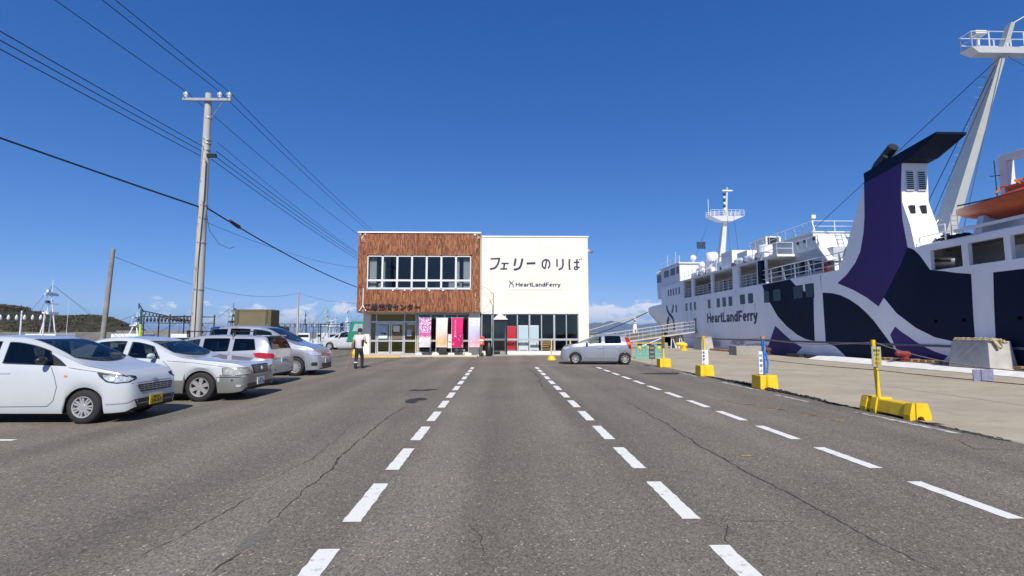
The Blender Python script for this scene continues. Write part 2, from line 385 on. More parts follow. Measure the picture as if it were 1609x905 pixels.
PATCH = M('asphalt_patch', (.15, .14, .118), .92, var=.2, scale=30, bump=.6, bscale=120)
DPATCH = M('dark_patch', (.028, .026, .025), .8, var=.3, scale=12, bump=.5, bscale=60)
def blob(name, c, rx, ry, mat, seed, z=.0035, n=28, irr=.25):
    rnd = random.Random(seed); ph = [rnd.uniform(0, 6.3) for _ in range(4)]; vs = []
    for i in range(n):
        t = 2*math.pi*i/n; r = 1 + irr * sum(math.sin((k+2)*t + ph[k]) / (k+1.3) for k in range(4)) + rnd.uniform(-.06, .06)
        vs.append((c[0] + rx*r*math.cos(t), c[1] + ry*r*math.sin(t), z))
    me = bpy.data.meshes.new(name); me.from_pydata(vs, [], [tuple(range(n))]); return link(name, me, mat, ground)
blob('dark_patch', G(665, 613), .30, .22, DPATCH, 1, irr=.4); blob('dark_patch', G(652, 629), .20, .42, DPATCH, 2, irr=.3)
strip('asphalt_patch', [(G(372, 868)[0]*(1-t/9)+G(432, 824)[0]*t/9, G(372, 868)[1]*(1-t/9)+G(432, 824)[1]*t/9) for t in range(10)], .13, PATCH, ground, z=.0025, jit=.35, taper=True); blob('dark_patch', G(1040, 587), .95, .3, DPATCH, 6, irr=.35)  # last blob: irregular dark patch near the far guard blocks
# broken asphalt lip along the slab edge
bm_ = MB(); rnd = random.Random(4)
for i in range(1500):
    yy = rnd.uniform(7.0, 19.5); t = min(1, max(0, (yy - 10.0) / 8.0)); hh = .006 + .055 * math.sin(math.pi * t) ** 1.5 * rnd.uniform(.4, 1.2)
    s_ = rnd.uniform(.012, .05); cx = 7.28 + .03*math.sin(yy*2.3) + .02*math.sin(yy*5.1) + rnd.gauss(0, .035 + .02*math.sin(math.pi*t))
    q = [Vector((cx + s_*math.cos(a_) * rnd.uniform(.6, 1.3), yy + 1.6*s_*math.sin(a_) * rnd.uniform(.6, 1.3), 0)) for a_ in (.4, 1.9, 3.4, 5.0)]
    bm_.hexa([(v.x, v.y, -.02) for v in q], [(cx + (v.x-cx)*.55, yy + (v.y-yy)*.55, hh * rnd.uniform(.7, 1.2)) for v in q])
o = bm_.build('asphalt_rubble', M('black_asphalt_lip', (.030, .029, .028), .95, var=.3, scale=20), ground); o['kind'] = 'stuff'
# ================================================================== terminal building
T = thing('ferry_terminal', 'two storey terminal, left half clad in brown wood tiles, right half plain white wall', 'building', (-1.3, 33, 0))
def part(mb, name, mat, parent=T, **k):           # geometry given in world coordinates
    base = Vector((0, 0, 0)); p = parent
    while p is not None: base += p.location; p = p.parent
    mb.v = [(v[0]-base.x, v[1]-base.y, v[2]-base.z) for v in mb.v]
    return mb.build(name, mat, parent, **k)
GLASS = glass_mat('window_glass', (.86, .9, .9), .12)
DGLASS = glass_mat('tinted_glass', (.62, .66, .68), .15)
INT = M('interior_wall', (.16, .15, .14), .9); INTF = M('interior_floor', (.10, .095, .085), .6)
YWALL = M('olive_hall_wall', (.50, .38, .05), .9)
# white half
part(MB().box(-1.28, 5.96, 33, 33.3, 2.79, 8.02), 'upper_wall', PLASTER)
part(MB().box(5.27, 5.958, 33.002, 33.298, 0, 2.79), 'wall_pier', PLASTER)
part(MB().box(5.66, 5.957, 33.3, 44, 0, 8.02), 'side_wall', PLASTER)
part(MB().box(-1.28, 5.66, 43.7, 44, 0, 8.02), 'rear_wall', PLASTER)
part(MB().box(-1.35, 6.02, 32.95, 44.05, 8.02, 8.10), 'coping', WHITE)
part(MB().box(-1.25, 5.64, 33.3, 43.7, 7.6, 7.7), 'roof_slab', CONC)
part(MB().box(-1.28, 5.27, 32.98, 33.28, 0, .26), 'window_plinth', PLASTER)
part(MB().box(5.96, 6.25, 34, 34.3, 7.2, 7.38).cyl((6.25, 34.15, 7.3), (6.45, 34.0, 7.16), .07, .1), 'wall_floodlight', STEEL)
# ground floor hall behind the white half
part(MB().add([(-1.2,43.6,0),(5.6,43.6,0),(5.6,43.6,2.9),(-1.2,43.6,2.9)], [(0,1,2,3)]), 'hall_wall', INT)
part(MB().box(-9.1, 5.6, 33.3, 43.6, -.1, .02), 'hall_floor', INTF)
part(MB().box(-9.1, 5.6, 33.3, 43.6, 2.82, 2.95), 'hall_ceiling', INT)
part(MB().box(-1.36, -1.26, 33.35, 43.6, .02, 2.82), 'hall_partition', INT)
def glazing(name, xs, zs, y, fw, mat_glass, frame=ALU, depth=.09, skip=(), parent=T, thick=None):
    """frame bars on every line of xs, zs; one pane in every cell"""
    mb = MB(); thick = thick or {}
    for i, x in enumerate(xs):
        ww = thick.get(('x', i), fw); mb.box(x - ww/2, x + ww/2, y, y + depth, zs[0], zs[-1])
    for j, z in enumerate(zs):
        ww = thick.get(('z', j), fw)
        for x0, x1, i in zip(xs, xs[1:], range(99)):
            a_ = thick.get(('x', i), fw)/2; b_ = thick.get(('x', i+1), fw)/2
            mb.box(x0 + a_, x1 - b_, y + .004, y + depth - .004, z - ww/2, z + ww/2)
    fr = part(mb, name, frame, parent)
    for i, (x0, x1) in enumerate(zip(xs, xs[1:])):
        for j, (z0, z1) in enumerate(zip(zs, zs[1:])):
            if (i, j) in skip: continue
            yy = y + depth/2 + random.uniform(-.002, .002)
            me = bpy.data.meshes.new('pane'); tl = random.uniform(-.004, .004)
            me.from_pydata([(x0, yy, z0), (x1, yy + tl, z0), (x1, yy + tl, z1), (x0, yy, z1)], [], [(0, 1, 2, 3)])
            for v in me.vertices: v.co -= T.location
            link('pane', me, mat_glass if not isinstance(mat_glass, dict) else mat_glass.get((i, j), GLASS), fr)
    return fr
glazing('shopfront_window', [-1.25, -.57, .33, 1.14, 1.96, 2.77, 3.63, 4.45, 5.25], [.28, 1.06, 2.77], 33.08, .06, GLASS,
        thick={('z', 1): .13, ('x', 4): .10, ('x', 6): .12})
# brown half: upper floor box
BRK = (-9.2, -1.3)
part(MB().box(-9.18, -1.32, 31.56, 31.7, 2.86, 4.33).box(-9.18, -1.32, 31.56, 31.7, 6.49, 7.96)
     .box(-9.18, -8.6, 31.56, 31.7, 4.33, 6.49).box(-1.88, -1.32, 31.56, 31.7, 4.33, 6.49), 'upper_wall', M('cladding_backing', (.10, .045, .022), .9))
part(MB().box(-9.18, -9.0, 31.7, 44, 2.86, 7.96), 'side_wall', PLASTER)
part(MB().box(-1.34, -1.285, 31.7, 32.99, 2.86, 7.96), 'return_wall', PLASTER)
part(MB().box(-9.17, -1.33, 31.58, 43.6, 2.80, 2.86), 'soffit', M('soffit_board', (.45, .40, .33), .8))
part(MB().box(-9.0, -1.35, 31.75, 43.6, 7.5, 7.6), 'roof_slab', CONC)
part(MB().box(-9.24, -1.27, 31.46, 44.05, 7.96, 8.045), 'coping', WHITE)
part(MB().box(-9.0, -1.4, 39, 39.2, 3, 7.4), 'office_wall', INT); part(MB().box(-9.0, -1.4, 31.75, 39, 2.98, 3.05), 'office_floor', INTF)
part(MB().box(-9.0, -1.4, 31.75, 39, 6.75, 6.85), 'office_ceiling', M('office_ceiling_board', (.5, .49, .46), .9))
# wood tiles: narrow vertical shingles, uneven and proud of the backing
CLAD = island_mat('wood_tiles', [(0, (.11, .036, .017)), (.22, (.20, .066, .028)), (.55, (.285, .102, .042)), (.8, (.345, .138, .060)), (.94, (.40, .185, .088)), (1, (.075, .028, .017))])
mb = MB(); rnd = random.Random(8)
def clad_strip(x0, x1, z0, z1):
    x = x0
    while x < x1 - .01:
        wd = min(rnd.uniform(.038, .065), x1 - x); z = z0 - rnd.uniform(0, .3)
        while z < z1:
            h = rnd.uniform(.2, .42); a_, b_ = max(z0, z), min(z1, z + h)
            if b_ - a_ > .02:
                pr = rnd.uniform(.015, .055)
                mb.box(x + .003, x + wd - .003, 31.56 - pr, 31.565, a_ + .003, b_ - .003)
            z += h
        x += wd
clad_strip(-9.2, -1.3, 2.84, 4.30); clad_strip(-9.2, -1.3, 6.52, 7.95); clad_strip(-9.2, -8.62, 4.30, 6.52); clad_strip(-1.86, -1.3, 4.30, 6.52)
x = 31.6
while x < 34.5:                                   # return of the tiles round the left corner
    z = 2.84
    while z < 7.9:
        h = rnd.uniform(.26, .5); pr = rnd.uniform(.01, .04); mb.box(-9.18 - pr, -9.178, x, x + .062, z, min(7.94, z + h - .006)); z += h
    x += .068
o = part(mb, 'wood_tile_cladding', CLAD); o['kind'] = 'stuff'
# upstairs window band
xs = [-8.56 + i * (6.62 / 7) for i in range(8)]
part(MB().box(-8.62, -1.86, 31.50, 31.7, 4.28, 4.345), 'window_sill', ALU)
glazing('window', xs, [4.38, 4.88, 6.45], 31.55, .12, DGLASS, frame=M('window_frame_paint', (.66, .67, .70), .4), depth=.1, thick={('x', 0): .07, ('x', 7): .07, ('z', 0): .06, ('z', 2): .06})
CURT = M('curtain', (.52, .54, .50), .9, var=.12, scale=9, stretch=(14, 1, .3))
for x0, x1 in ((-8.5, -8.05), (-7.72, -7.5), (-2.9, -2.68), (-2.42, -1.95)):
    mbc = MB(); n = 16; vs = []
    for i in range(n + 1):
        xx = x0 + (x1-x0)*i/n; yy = 31.85 + .025*math.sin(i*1.9); vs += [(xx, yy, 4.4), (xx, yy, 6.5)]
    mbc.add(vs, [(2*i, 2*i+2, 2*i+3, 2*i+1) for i in range(n)]); part(mbc, 'curtain', CURT, smooth=180)
for bx_ in ((-8.4, -7.6, 32.6, 33.1, 3.05, 4.8), (-6.9, -5.4, 33.5, 34.2, 3.05, 4.65), (-4.8, -4.2, 36, 36.5, 3.05, 5.2), (-3.5, -2.6, 33.0, 33.5, 3.05, 4.9)):
    part(MB().box(*bx_), 'office_cabinet', M('office_grey', (.45, .45, .43), .6))
# stains, pipes
DRIP = M('peeling_white_paint', (.70, .67, .62), .8, dirt=(.2, .07, .03), dscale=12, dthr=(.42, .55))
part(MB().cyl((-8.78, 31.46, 3.25), (-8.78, 31.46, 4.35), .028).cyl((-8.78, 31.46, 3.25), (-9.0, 31.46, 2.9), .03).cyl((-8.78, 31.46, 3.25), (-8.58, 31.46, 2.9), .03), 'drain_pipe', WHITE)
part(MB().cyl((-1.62, 31.46, 2.86), (-1.62, 31.46, 4.0), .022), 'drain_pipe', DRIP)
for x0, x1, z0, z1 in ((-9.0, -8.86, 7.35, 7.93), (-9.12, -8.7, 7.80, 7.94), (-1.75, -1.34, 7.82, 7.94), (-1.5, -1.36, 7.6, 7.9)):
    part(MB().box(x0, x1, 31.488, 31.492, z0, z1), 'paint_run', DRIP)
for x in (-6.95, -6.2, -5.75, -4.62, -3.75):
    part(MB().box(x, x + .09, 31.485, 31.5, 4.2, 4.28), 'vent_stub', WHITE)
# sign letters on the tiles
me = text_mesh('sign_lettering', '江差港湾センター', .40, 3.58, extrude=.05, bold=.012); o = link('sign_lettering', me, M('dark_sign_metal', (.045, .047, .055), .4, .4), T)
o.location = Vector((-8.72, 31.42, 2.99)) - T.location; o['label'] = 'dark metal Japanese sign lettering on the brown tiles'
# ground floor below the overhang
part(MB().box(-9.15, -8.72, 33.0, 33.3, 0, 2.8), 'wall_pier', PLASTER); part(MB().box(-9.15, -9.0, 33.3, 44, 0, 2.8), 'side_wall', PLASTER)
part(MB().box(-2.02, -1.38, 31.9, 33.3, 0, 2.8), 'pillar', PLASTER)
part(MB().box(-9.0, -1.3, 43.6, 43.9, 0, 2.8), 'rear_wall', PLASTER)
part(MB().box(-9.0, -5.62, 34.6, 34.7, .02, 2.82), 'hall_wall', YWALL); part(MB().box(-5.66, -5.58, 33.3, 36.2, .02, 2.82), 'hall_partition', YWALL)
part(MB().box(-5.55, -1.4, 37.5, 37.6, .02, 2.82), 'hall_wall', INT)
OLF = M('olive_film', (.17, .125, .012), .25)
glazing('entrance_window', [-8.69, -8.30, -6.42, -5.66], [.12, .98, 2.24, 2.78], 33.1, .07, {(0, 2): OLF, (1, 2): OLF, (2, 2): OLF}, skip=((1, 0), (1, 1)), thick={('z', 1): .12, ('z', 2): .10})
for x0, x1 in ((-8.24, -7.385), (-7.335, -6.48)):
    d = part(MB().box(x0, x0+.07, 33.13, 33.18, .14, 2.17).box(x1-.07, x1, 33.13, 33.18, .14, 2.17).box(x0+.07, x1-.07, 33.133, 33.177, .14, .26).box(x0+.07, x1-.07, 33.133, 33.177, 2.08, 2.17), 'door', ALU)
    part(MB().add([(x0+.07,33.155,.26),(x1-.07,33.155,.26),(x1-.07,33.155,2.08),(x0+.07,33.155,2.08)], [(0,1,2,3)]), 'pane', GLASS, d)
    hx = x1 - .12 if x0 < -8 else x0 + .12
    part(MB().cyl((hx, 33.09, .95), (hx, 33.09, 1.35), .015), 'handle', STEEL, d)
glazing('hall_window', [-5.52, -4.68, -3.75, -2.9, -2.06], [.2, .98, 2.78], 33.1, .08, DGLASS, thick={('z', 1): .12, ('x', 2): .14})
part(MB().box(-5.58, -2.02, 33.08, 33.3, 0, .19), 'window_plinth', PLASTER)
STEP = M('step_tiles', (.52, .46, .35), .8, var=.12, scale=3)
part(MB().box(-9.1, -1.45, 30.75, 33.05, 0, .105), 'entrance_step', STEP, bevel=.01)
part(MB().box(-1.25, 5.9, 32.5, 32.97, 0, .06), 'wall_footing', CONC)
random.seed(3)
TL = MB().box(0, .10, 0, .02, 0, .075).mesh('step_tile')
for i in range(40):
    o = link('step_tile', TL, STEP, T); o.location = Vector((-5.6 + i*.103, 30.735, .012)) - T.location
part(MB().box(-9.1, -6.2, 30.60, 30.74, 0, .11), 'yellow_step_edge', M('faded_yellow_paint', (.62, .44, .13), .7, var=.1, scale=5))
# posters on the glazing
def poster(x0, x1, z0, z1, y, mat, name='poster'):
    return part(MB().box(x0, x1, y, y + .006, z0, z1), name, mat)
PAPER = M('paper', (.72, .73, .72), .8); PBLUE = M('pale_blue_print', (.36, .48, .66), .7)
poster(-8.17, -7.55, 1.12, 2.02, 33.118, PBLUE); poster(-8.12, -7.6, 1.16, 1.36, 33.110, PAPER); poster(-8.0, -7.75, 1.45, 1.52, 33.110, NAVYT); poster(-7.8, -7.62, 1.40, 1.5, 33.110, NAVYT)
poster(-7.17, -6.75, 1.58, 1.98, 33.118, PAPER); poster(-7.2, -6.55, 1.1, 1.5, 33.118, M('brown_print', (.16, .12, .09), .7))
poster(-6.26, -5.95, 1.3, 1.72, 33.09, PBLUE); poster(-6.24, -5.74, 2.06, 2.14, 33.09, PAPER)
o = part(MB().box(-3.98, -2.45, 32.4, 32.44, .52, 1.42), 'notice_board', PAPER)
for i in range(6):
    for j in range(3):
        if (i + j) % 2 or j == 1: part(MB().box(-3.9+i*.25, -3.9+i*.25+.16, 32.392, 32.40, .6+j*.27, .6+j*.27+.06+.02*(i % 3)), 'print_block', (M('grey_print', (.35, .37, .40), .8), M('red_print', (.5, .12, .14), .8), M('green_print', (.16, .33, .24), .8))[(i*2+j) % 3], o)
part(MB().box(-4.05, -3.55, 32.3, 32.7, .1, .5), 'planter_box', CONC)
part(MB().box(-3.0, -2.3, 32.4, 32.45, .36, .42).box(-2.95, -2.9, 32.4, 32.45, .1, .36).box(-2.4, -2.35, 32.4, 32.45, .1, .36), 'board_stand', STEEL)
# painted wall lettering
def W33(u, v): p = aY(760 + u/10.056, 395 + v/10.056, 33); return (p.x, p.z)
def stroke(pts, wpx, y0=32.985, y1=33.0):
    w2 = wpx / 10.056 / 770 * 33 / 2; P2 = [Vector(W33(*p)) for p in pts]; n = len(P2); L_, R_ = [], []
    for i in range(n):
        d = (P2[min(n-1, i+1)] - P2[max(0, i-1)]).normalized(); nn = Vector((-d.y, d.x))
        L_.append(P2[i] + nn*w2); R_.append(P2[i] - nn*w2)
    m_ = MB(); vs = [(q.x, y0, q.y) for q in L_] + [(q.x, y0, q.y) for q in R_] + [(q.x, y1, q.y) for q in L_] + [(q.x, y1, q.y) for q in R_]
    fs = []
    for i in range(n - 1): fs += [(i, i+1, n+i+1, n+i), (i, 2*n+i, 2*n+i+1, i+1), (n+i, n+i+1, 3*n+i+1, 3*n+i)]
    fs += [(0, n, 3*n, 2*n), (n-1, 3*n-1, 4*n-1, 2*n-1)]
    return m_.add(vs, fs)
def ell(cx, cy, rx, ry, a0, a1, n=16): return [(cx + rx*math.cos(R(a0 + (a1-a0)*i/n)), cy + ry*math.sin(R(a0 + (a1-a0)*i/n))) for i in range(n+1)]
GLY = [
 [([(110,118),(262,112)],26), ([(246,112),(240,150),(222,205),(196,245),(160,268),(100,279)],30)],
 [([(280,190),(396,190)],24), ([(328,192),(318,272)],28), ([(262,276),(372,276)],24)],
 [([(505,113),(486,230)],34), ([(612,113),(604,160),(590,220),(565,262),(530,280),(474,288)],34)],
 [([(678,190),(818,186)],34)],
 [([(992,140),(985,200),(972,262),(962,280)],24), (ell(985,202,60,72,118,420,22),25)],
 [([(1157,120),(1160,242)],25), ([(1250,120),(1254,210),(1240,262),(1185,290)],28)],
 [([(1356,120),(1351,200),(1360,292)],28), ([(1424,172),(1512,172)],24), ([(1474,122),(1472,262)],26), (ell(1458,264,26,22,0,360,14),20), ([(1484,252),(1516,250)],22), ([(1510,118),(1520,136)],13), ([(1538,110),(1550,130)],13)],
]
for g in GLY:
    mb = MB()
    for q, (pts, wd) in enumerate(g): s_ = stroke(pts, wd, 32.985 - .0013*q); mb.add(s_.v, s_.f)
    part(mb, 'painted_character', NAVYT)
mb = stroke([(402,465),(420,490),(448,510),(466,530),(468,572)], 14); part(mb, 'logo_stroke', NAVYT)
mb = stroke([(472,465),(456,488),(426,508),(408,530),(405,572)], 13, 32.983); part(mb, 'logo_stroke', M('logo_purple', (.22, .07, .20), .5))
me = latin_mesh('wall_lettering', 'HeartLandFerry', .285, 3.05, sw=.19); o = link('wall_lettering', me, NAVYT, T); p = aY(810.3, 450.3, 33)
o.location = Vector((p.x, 32.998, p.z)) - T.location; o['label'] = 'navy Latin lettering on the white wall'
part(stroke([(375,607),(1250,607)], 4), 'board_edge', STEEL)
part(stroke([(338,620),(338,700)], 3), 'wall_seam', STEEL)
STN = M('wall_stain', (.70, .60, .45), .9, dirt=(.78, .765, .72), dscale=3, dthr=(.35, .65)); STN2 = M('wall_grime', (.60, .58, .53), .9, dirt=(.78, .765, .72), dscale=2.5, dthr=(.35, .62))
for q, (u, v, ru, rv, mm_) in enumerate(((1145, 325, 22, 48, STN), (1375, 490, 12, 40, STN2), (515, 365, 40, 12, STN), (190, 425, 22, 10, STN2), (120, 690, 60, 25, STN2), (700, 660, 160, 20, STN), (1500, 640, 40, 60, STN2))):
    rs_ = random.Random(q); pl_ = [W33(u + ru*math.cos(t*.449)*rs_.uniform(.6, 1.2), v + rv*math.sin(t*.449)*rs_.uniform(.6, 1.2)) for t in range(14)]
    part(MB().prism(pl_, lambda a_, b_, d: (a_, d, b_), 32.9965, 33.001), 'wall_stain', mm_)
# entrance porch
part(MB().box(-.48, -.42, 32.35, 33.0, .1, 2.38).box(.39, .45, 32.35, 33.0, .1, 2.38).box(-.42, .39, 32.36, 33.0, 2.2, 2.375).box(-.42, -.02, 32.40, 32.45, .12, .3), 'porch_frame', DARK)
part(MB().prism([(-.53, 2.38), (.50, 2.38), (-.015, 2.84)], lambda a_, b_, d: (a_, d, b_), 32.28, 33.0), 'porch_roof', WHITE)
part(MB().box(-.5, .5, 32.2, 33.0, 0, .10), 'porch_step', CONC)
part(MB().add([(-.42,32.6,.1),(.39,32.6,.1),(.39,32.6,2.2),(-.42,32.6,2.2)], [(0,1,2,3)]), 'porch_door', DGLASS)
part(MB().cyl((-.46, 32.2, 0), (-.46, 32.2, 4.1), .032).cyl((-.46, 32.2, 4.05), (-.7, 32.6, 4.2), .012), 'conduit_mast', STEEL)
part(MB().tube([(-1.28, 32.9, 4.62), (-.95, 32.6, 4.5), (-.46, 32.2, 4.05)], .012).tube([(-1.2, 32.9, 2.95), (-.5, 32.2, 3.75)], .010), 'cable', DARK)

# things in and before the hall
def vending(name, label, x0, x1, y, h, body, face, shelf):
    t = thing(name, label, 'vending machine', ((x0+x1)/2, y, .02)); w2 = (x1-x0)/2
    MB().box(-w2, w2, 0, .7, 0, h).build('body', body, t, bevel=.015)
    MB().box(-w2+.06, w2-.06, -.012, .004, h*.42, h-.1).build('display_panel', face, t)
    MB().box(-w2+.1, w2-.1, -.014, .004, .12, .34).build('dispenser_slot', shelf, t)
    MB().box(w2-.16, w2-.09, -.016, .004, h*.42-.16, h*.42-.04).build('coin_slot', STEEL, t)
    return t
RED = M('red_enamel', (.62, .008, .012), .35, coat=.3)
vending('vending_machine', 'red vending machine behind the glass beside the porch', .38, 1.06, 33.45, 1.95, RED, M('red_panel', (.66, .012, .016), .3), M('grey_slot', (.25, .26, .3), .5))
WM = M('white_enamel', (.76, .78, .80), .35); PB = M('pale_panel', (.60, .72, .80), .4)
vending('vending_machine', 'white vending machine next to the red one', 1.22, 1.9, 33.45, 2.0, WM, PB, M('grey_slot', (.25, .26, .3), .5))
vending('vending_machine', 'white vending machine farther from the red one', 2.0, 2.62, 33.6, 2.0, WM, PB, M('grey_slot', (.25, .26, .3), .5))
ch = thing('wooden_chair', 'slatted wooden armchair standing inside behind the glass', 'chair', (3.1, 33.6, .02))
WD = M('pale_wood', (.42, .24, .11), .5, var=.15, scale=8)
for sx in (-.3, .3):
    for yy in (0, .5): MB().box(sx-.025, sx+.025, yy-.025, yy+.025, 0, .62 if yy == 0 else .95).build('leg', WD, ch)
MB().box(-.28, .28, 0, .5, .36, .42).build('seat', WD, ch)
for i in range(3): MB().box(-.27, .27, .485, .515, .5+i*.15, .6+i*.15).build('slat', WD, ch)
for sx in (-.3, .3): MB().box(sx-.035, sx+.035, -.03, .5, .62, .65).build('armrest', WD, ch)
mbx = thing('mailbox', 'small orange red letter box with white label on a dark post', 'mailbox', (-1.22, 31.75, 0))
MB().box(-.03, .03, -.03, .03, 0, .74).build('post', DARK, mbx)
ORG = M('orange_red_enamel', (.72, .085, .02), .4)
b_ = MB().box(-.185, .185, -.13, .13, .74, 1.27).build('body', ORG, mbx, bevel=.02)
MB().box(-.13, .13, -.138, -.12, .98, 1.1).build('label_plate', PAPER, b_); MB().box(-.13, .13, -.136, -.12, 1.17, 1.205).build('slot', DARK, b_); MB().box(-.05, .05, -.137, -.12, .83, .92).build('emblem', PAPER, b_)
def banner(x, y, wd, h, cloth, label, basecol, loc_top=2.5):
    t = thing('banner_flag', label, 'banner', (x, y, .105), group='vertical banners before the terminal windows')
    MB().cyl((0, 0, .08), (0, 0, h + .12), .012, .009, 8).cyl((-.06, 0, h + .06), (wd + .06, 0, h + .06), .007, None, 6).build('pole', WHITE, t)
    n, m = 8, 20; vs = []; ph = random.uniform(0, 6)
    for j in range(m + 1):
        for i in range(n + 1):
            u, v = i / n, j / m; zz = h + .05 - v * 1.85
            yy = -.02 + .10 * u * math.sin(ph + v * 5) * (.3 + v) + .035 * math.sin(9*u + 3*v + ph) * (.4 + .6*v)
            vs.append((.015 + u * wd - .04 * v * u, yy, zz))
    me = bpy.data.meshes.new('cloth'); me.from_pydata(vs, [], [(j*(n+1)+i, j*(n+1)+i+1, (j+1)*(n+1)+i+1, (j+1)*(n+1)+i) for j in range(m) for i in range(n)])
    uv = me.uv_layers.new(name='UVMap')
    for l in me.loops: uv.data[l.index].uv = ((l.vertex_index % (n+1)) / n, 1 - (l.vertex_index // (n+1)) / m)
    me.polygons.foreach_set('use_smooth', [True]*len(me.polygons)); link('cloth', me, cloth, t)
    MB().prism([(-.22,-.16),(.22,-.16),(.22,.16),(-.22,.16)], lambda a_, c_, d: (a_*(1-.25*d/.14), c_*(1-.25*d/.14), d), 0, .14).build('weight_base', basecol, t, bevel=.02)
    for q in range(4): MB().cyl((-.012, 0, h - .1 - q*.5), (.03, 0, h - .1 - q*.5), .006, None, 5).build('loop_tie', WHITE, t)
    return t
def print_mat(name, bands, blots, glyph=None):
    """printed cloth: horizontal colour bands, noise blots and a column of marks, on the cloth's own UVs"""
    m = bpy.data.materials.new(name); m.use_nodes = True; nt = m.node_tree; N = nt.nodes; L = nt.links; b = N['Principled BSDF']; b.inputs['Roughness'].default_value = .8
    tc = N.new('ShaderNodeTexCoord'); sp = N.new('ShaderNodeSeparateXYZ'); L.new(tc.outputs['UV'], sp.inputs[0])
    nz = N.new('ShaderNodeTexNoise'); nz.inputs['Scale'].default_value = 4; nz.inputs['Detail'].default_value = 3; L.new(tc.outputs['UV'], nz.inputs[0])
    ad = N.new('ShaderNodeMath'); ad.operation = 'MULTIPLY_ADD'; ad.inputs[1].default_value = .12; L.new(nz.outputs[0], ad.inputs[0]); L.new(sp.outputs[1], ad.inputs[2])
    r = N.new('ShaderNodeValToRGB'); el = r.color_ramp.elements; el[0].position, el[0].color = bands[0][0], (*bands[0][1], 1); el[1].position, el[1].color = bands[1][0], (*bands[1][1], 1)
    for p_, c_ in bands[2:]: e_ = el.new(p_); e_.color = (*c_, 1)
    L.new(ad.outputs[0], r.inputs[0]); cur = r.outputs[0]
    for (sc, thr, c_, zlo, zhi) in blots:
        v = N.new('ShaderNodeTexNoise'); v.inputs['Scale'].default_value = sc; v.inputs['Detail'].default_value = 4
        mp = N.new('ShaderNodeMapping'); mp.inputs['Scale'].default_value = (1, 3, 1); mp.inputs['Location'].default_value = (thr*7, sc, 0); L.new(tc.outputs['UV'], mp.inputs[0]); L.new(mp.outputs[0], v.inputs[0])
        g1 = N.new('ShaderNodeMath'); g1.operation = 'GREATER_THAN'; g1.inputs[1].default_value = thr; L.new(v.outputs[0], g1.inputs[0])
        a1 = N.new('ShaderNodeMath'); a1.operation = 'GREATER_THAN'; a1.inputs[1].default_value = zlo; L.new(sp.outputs[1], a1.inputs[0])
        a2 = N.new('ShaderNodeMath'); a2.operation = 'LESS_THAN'; a2.inputs[1].default_value = zhi; L.new(sp.outputs[1], a2.inputs[0])
        m1 = N.new('ShaderNodeMath'); m1.operation = 'MULTIPLY'; L.new(g1.outputs[0], m1.inputs[0]); L.new(a1.outputs[0], m1.inputs[1])
        m2 = N.new('ShaderNodeMath'); m2.operation = 'MULTIPLY'; L.new(m1.outputs[0], m2.inputs[0]); L.new(a2.outputs[0], m2.inputs[1])
        mx = N.new('ShaderNodeMix'); mx.data_type = 'RGBA'; L.new(m2.outputs[0], mx.inputs[0]); L.new(cur, mx.inputs[6]); mx.inputs[7].default_value = (*c_, 1); cur = mx.outputs[2]
    L.new(cur, b.inputs['Base Color']); return m
c1 = print_mat('banner_print_violet', [(.0, (.66, .64, .68)), (.36, (.72, .70, .73)), (.40, (.62, .45, .38)), (.46, (.55, .10, .32)), (1, (.48, .10, .36))], [(7, .5, (.75, .62, .72), .5, 1), (5, .58, (.25, .07, .30), .45, 1), (6, .6, (.36, .36, .45), .02, .36)])
c2 = print_mat('banner_print_peach', [(.0, (.70, .67, .64)), (.16, (.66, .42, .24)), (.34, (.74, .52, .32)), (.55, (.72, .67, .61)), (1, (.70, .70, .70))], [(9, .62, (.55, .42, .36), .5, .95), (4, .63, (.78, .56, .30), .05, .5)])
c3 = print_mat('banner_print_magenta', [(.0, (.55, .012, .13)), (1, (.60, .014, .15))], [(4, .64, (.72, .55, .62), 0, .42)])
c4 = print_mat('banner_print_lilac', [(.0, (.62, .46, .58)), (.2, (.66, .40, .44)), (.32, (.60, .47, .66)), (.6, (.58, .56, .72)), (1, (.70, .70, .74))], [(8, .6, (.66, .20, .18), .12, .34), (6, .62, (.50, .48, .62), .6, .95)])
LB = M('pale_blue_plastic', (.42, .62, .68), .5); WB = M('white_plastic', (.72, .71, .68), .6)
banner(-5.15, 31.35, .74, 2.3, c1, 'violet and pink photo banner on a pale blue base', LB)
banner(-4.08, 31.35, .72, 2.3, c2, 'cream and orange banner beside the magenta one', WB)
b3 = banner(-3.10, 31.3, .72, 2.3, c3, 'plain magenta banner with white writing', WB)
banner(-2.02, 31.3, .72, 2.3, c4, 'pale lilac banner in front of the pillar', WB)
for i, cch in enumerate('ようこそフェリー'):
    me = text_mesh('banner_character', cch, .10, .09, extrude=.001, bold=.02); o = link('banner_character', me, PAPER, b3); o.location = (.20, -.062, 2.12 - i*.14)
def stand(x, y, label):
    t = thing('yellow_stand', label, 'post', (x, y, 0))
    MB().lathe([(.001, 0), (.25, 0), (.25, .05), (.2, .12), (.17, .2), (.06, .24), (.001, .24)], n=20).build('weight_base', YEL, t, smooth=40)
    MB().cyl((0, 0, .22), (0, 0, 1.08), .045, None, 12).lathe([(.047, 1.08), (.03, 1.12), (.001, 1.125)], n=12).build('post', M('cream_yellow_pipe', (.66, .50, .16), .5), t, smooth=40)
stand(2.86, 27.6, 'yellow post on a round yellow base before the shop windows'); stand(3.95, 27.8, 'yellow post partly hidden behind the silver hatchback')
bn = thing('waste_sack', 'dark bundled sack standing left of the dark porch', 'sack', (-.75, 32.4, .06))
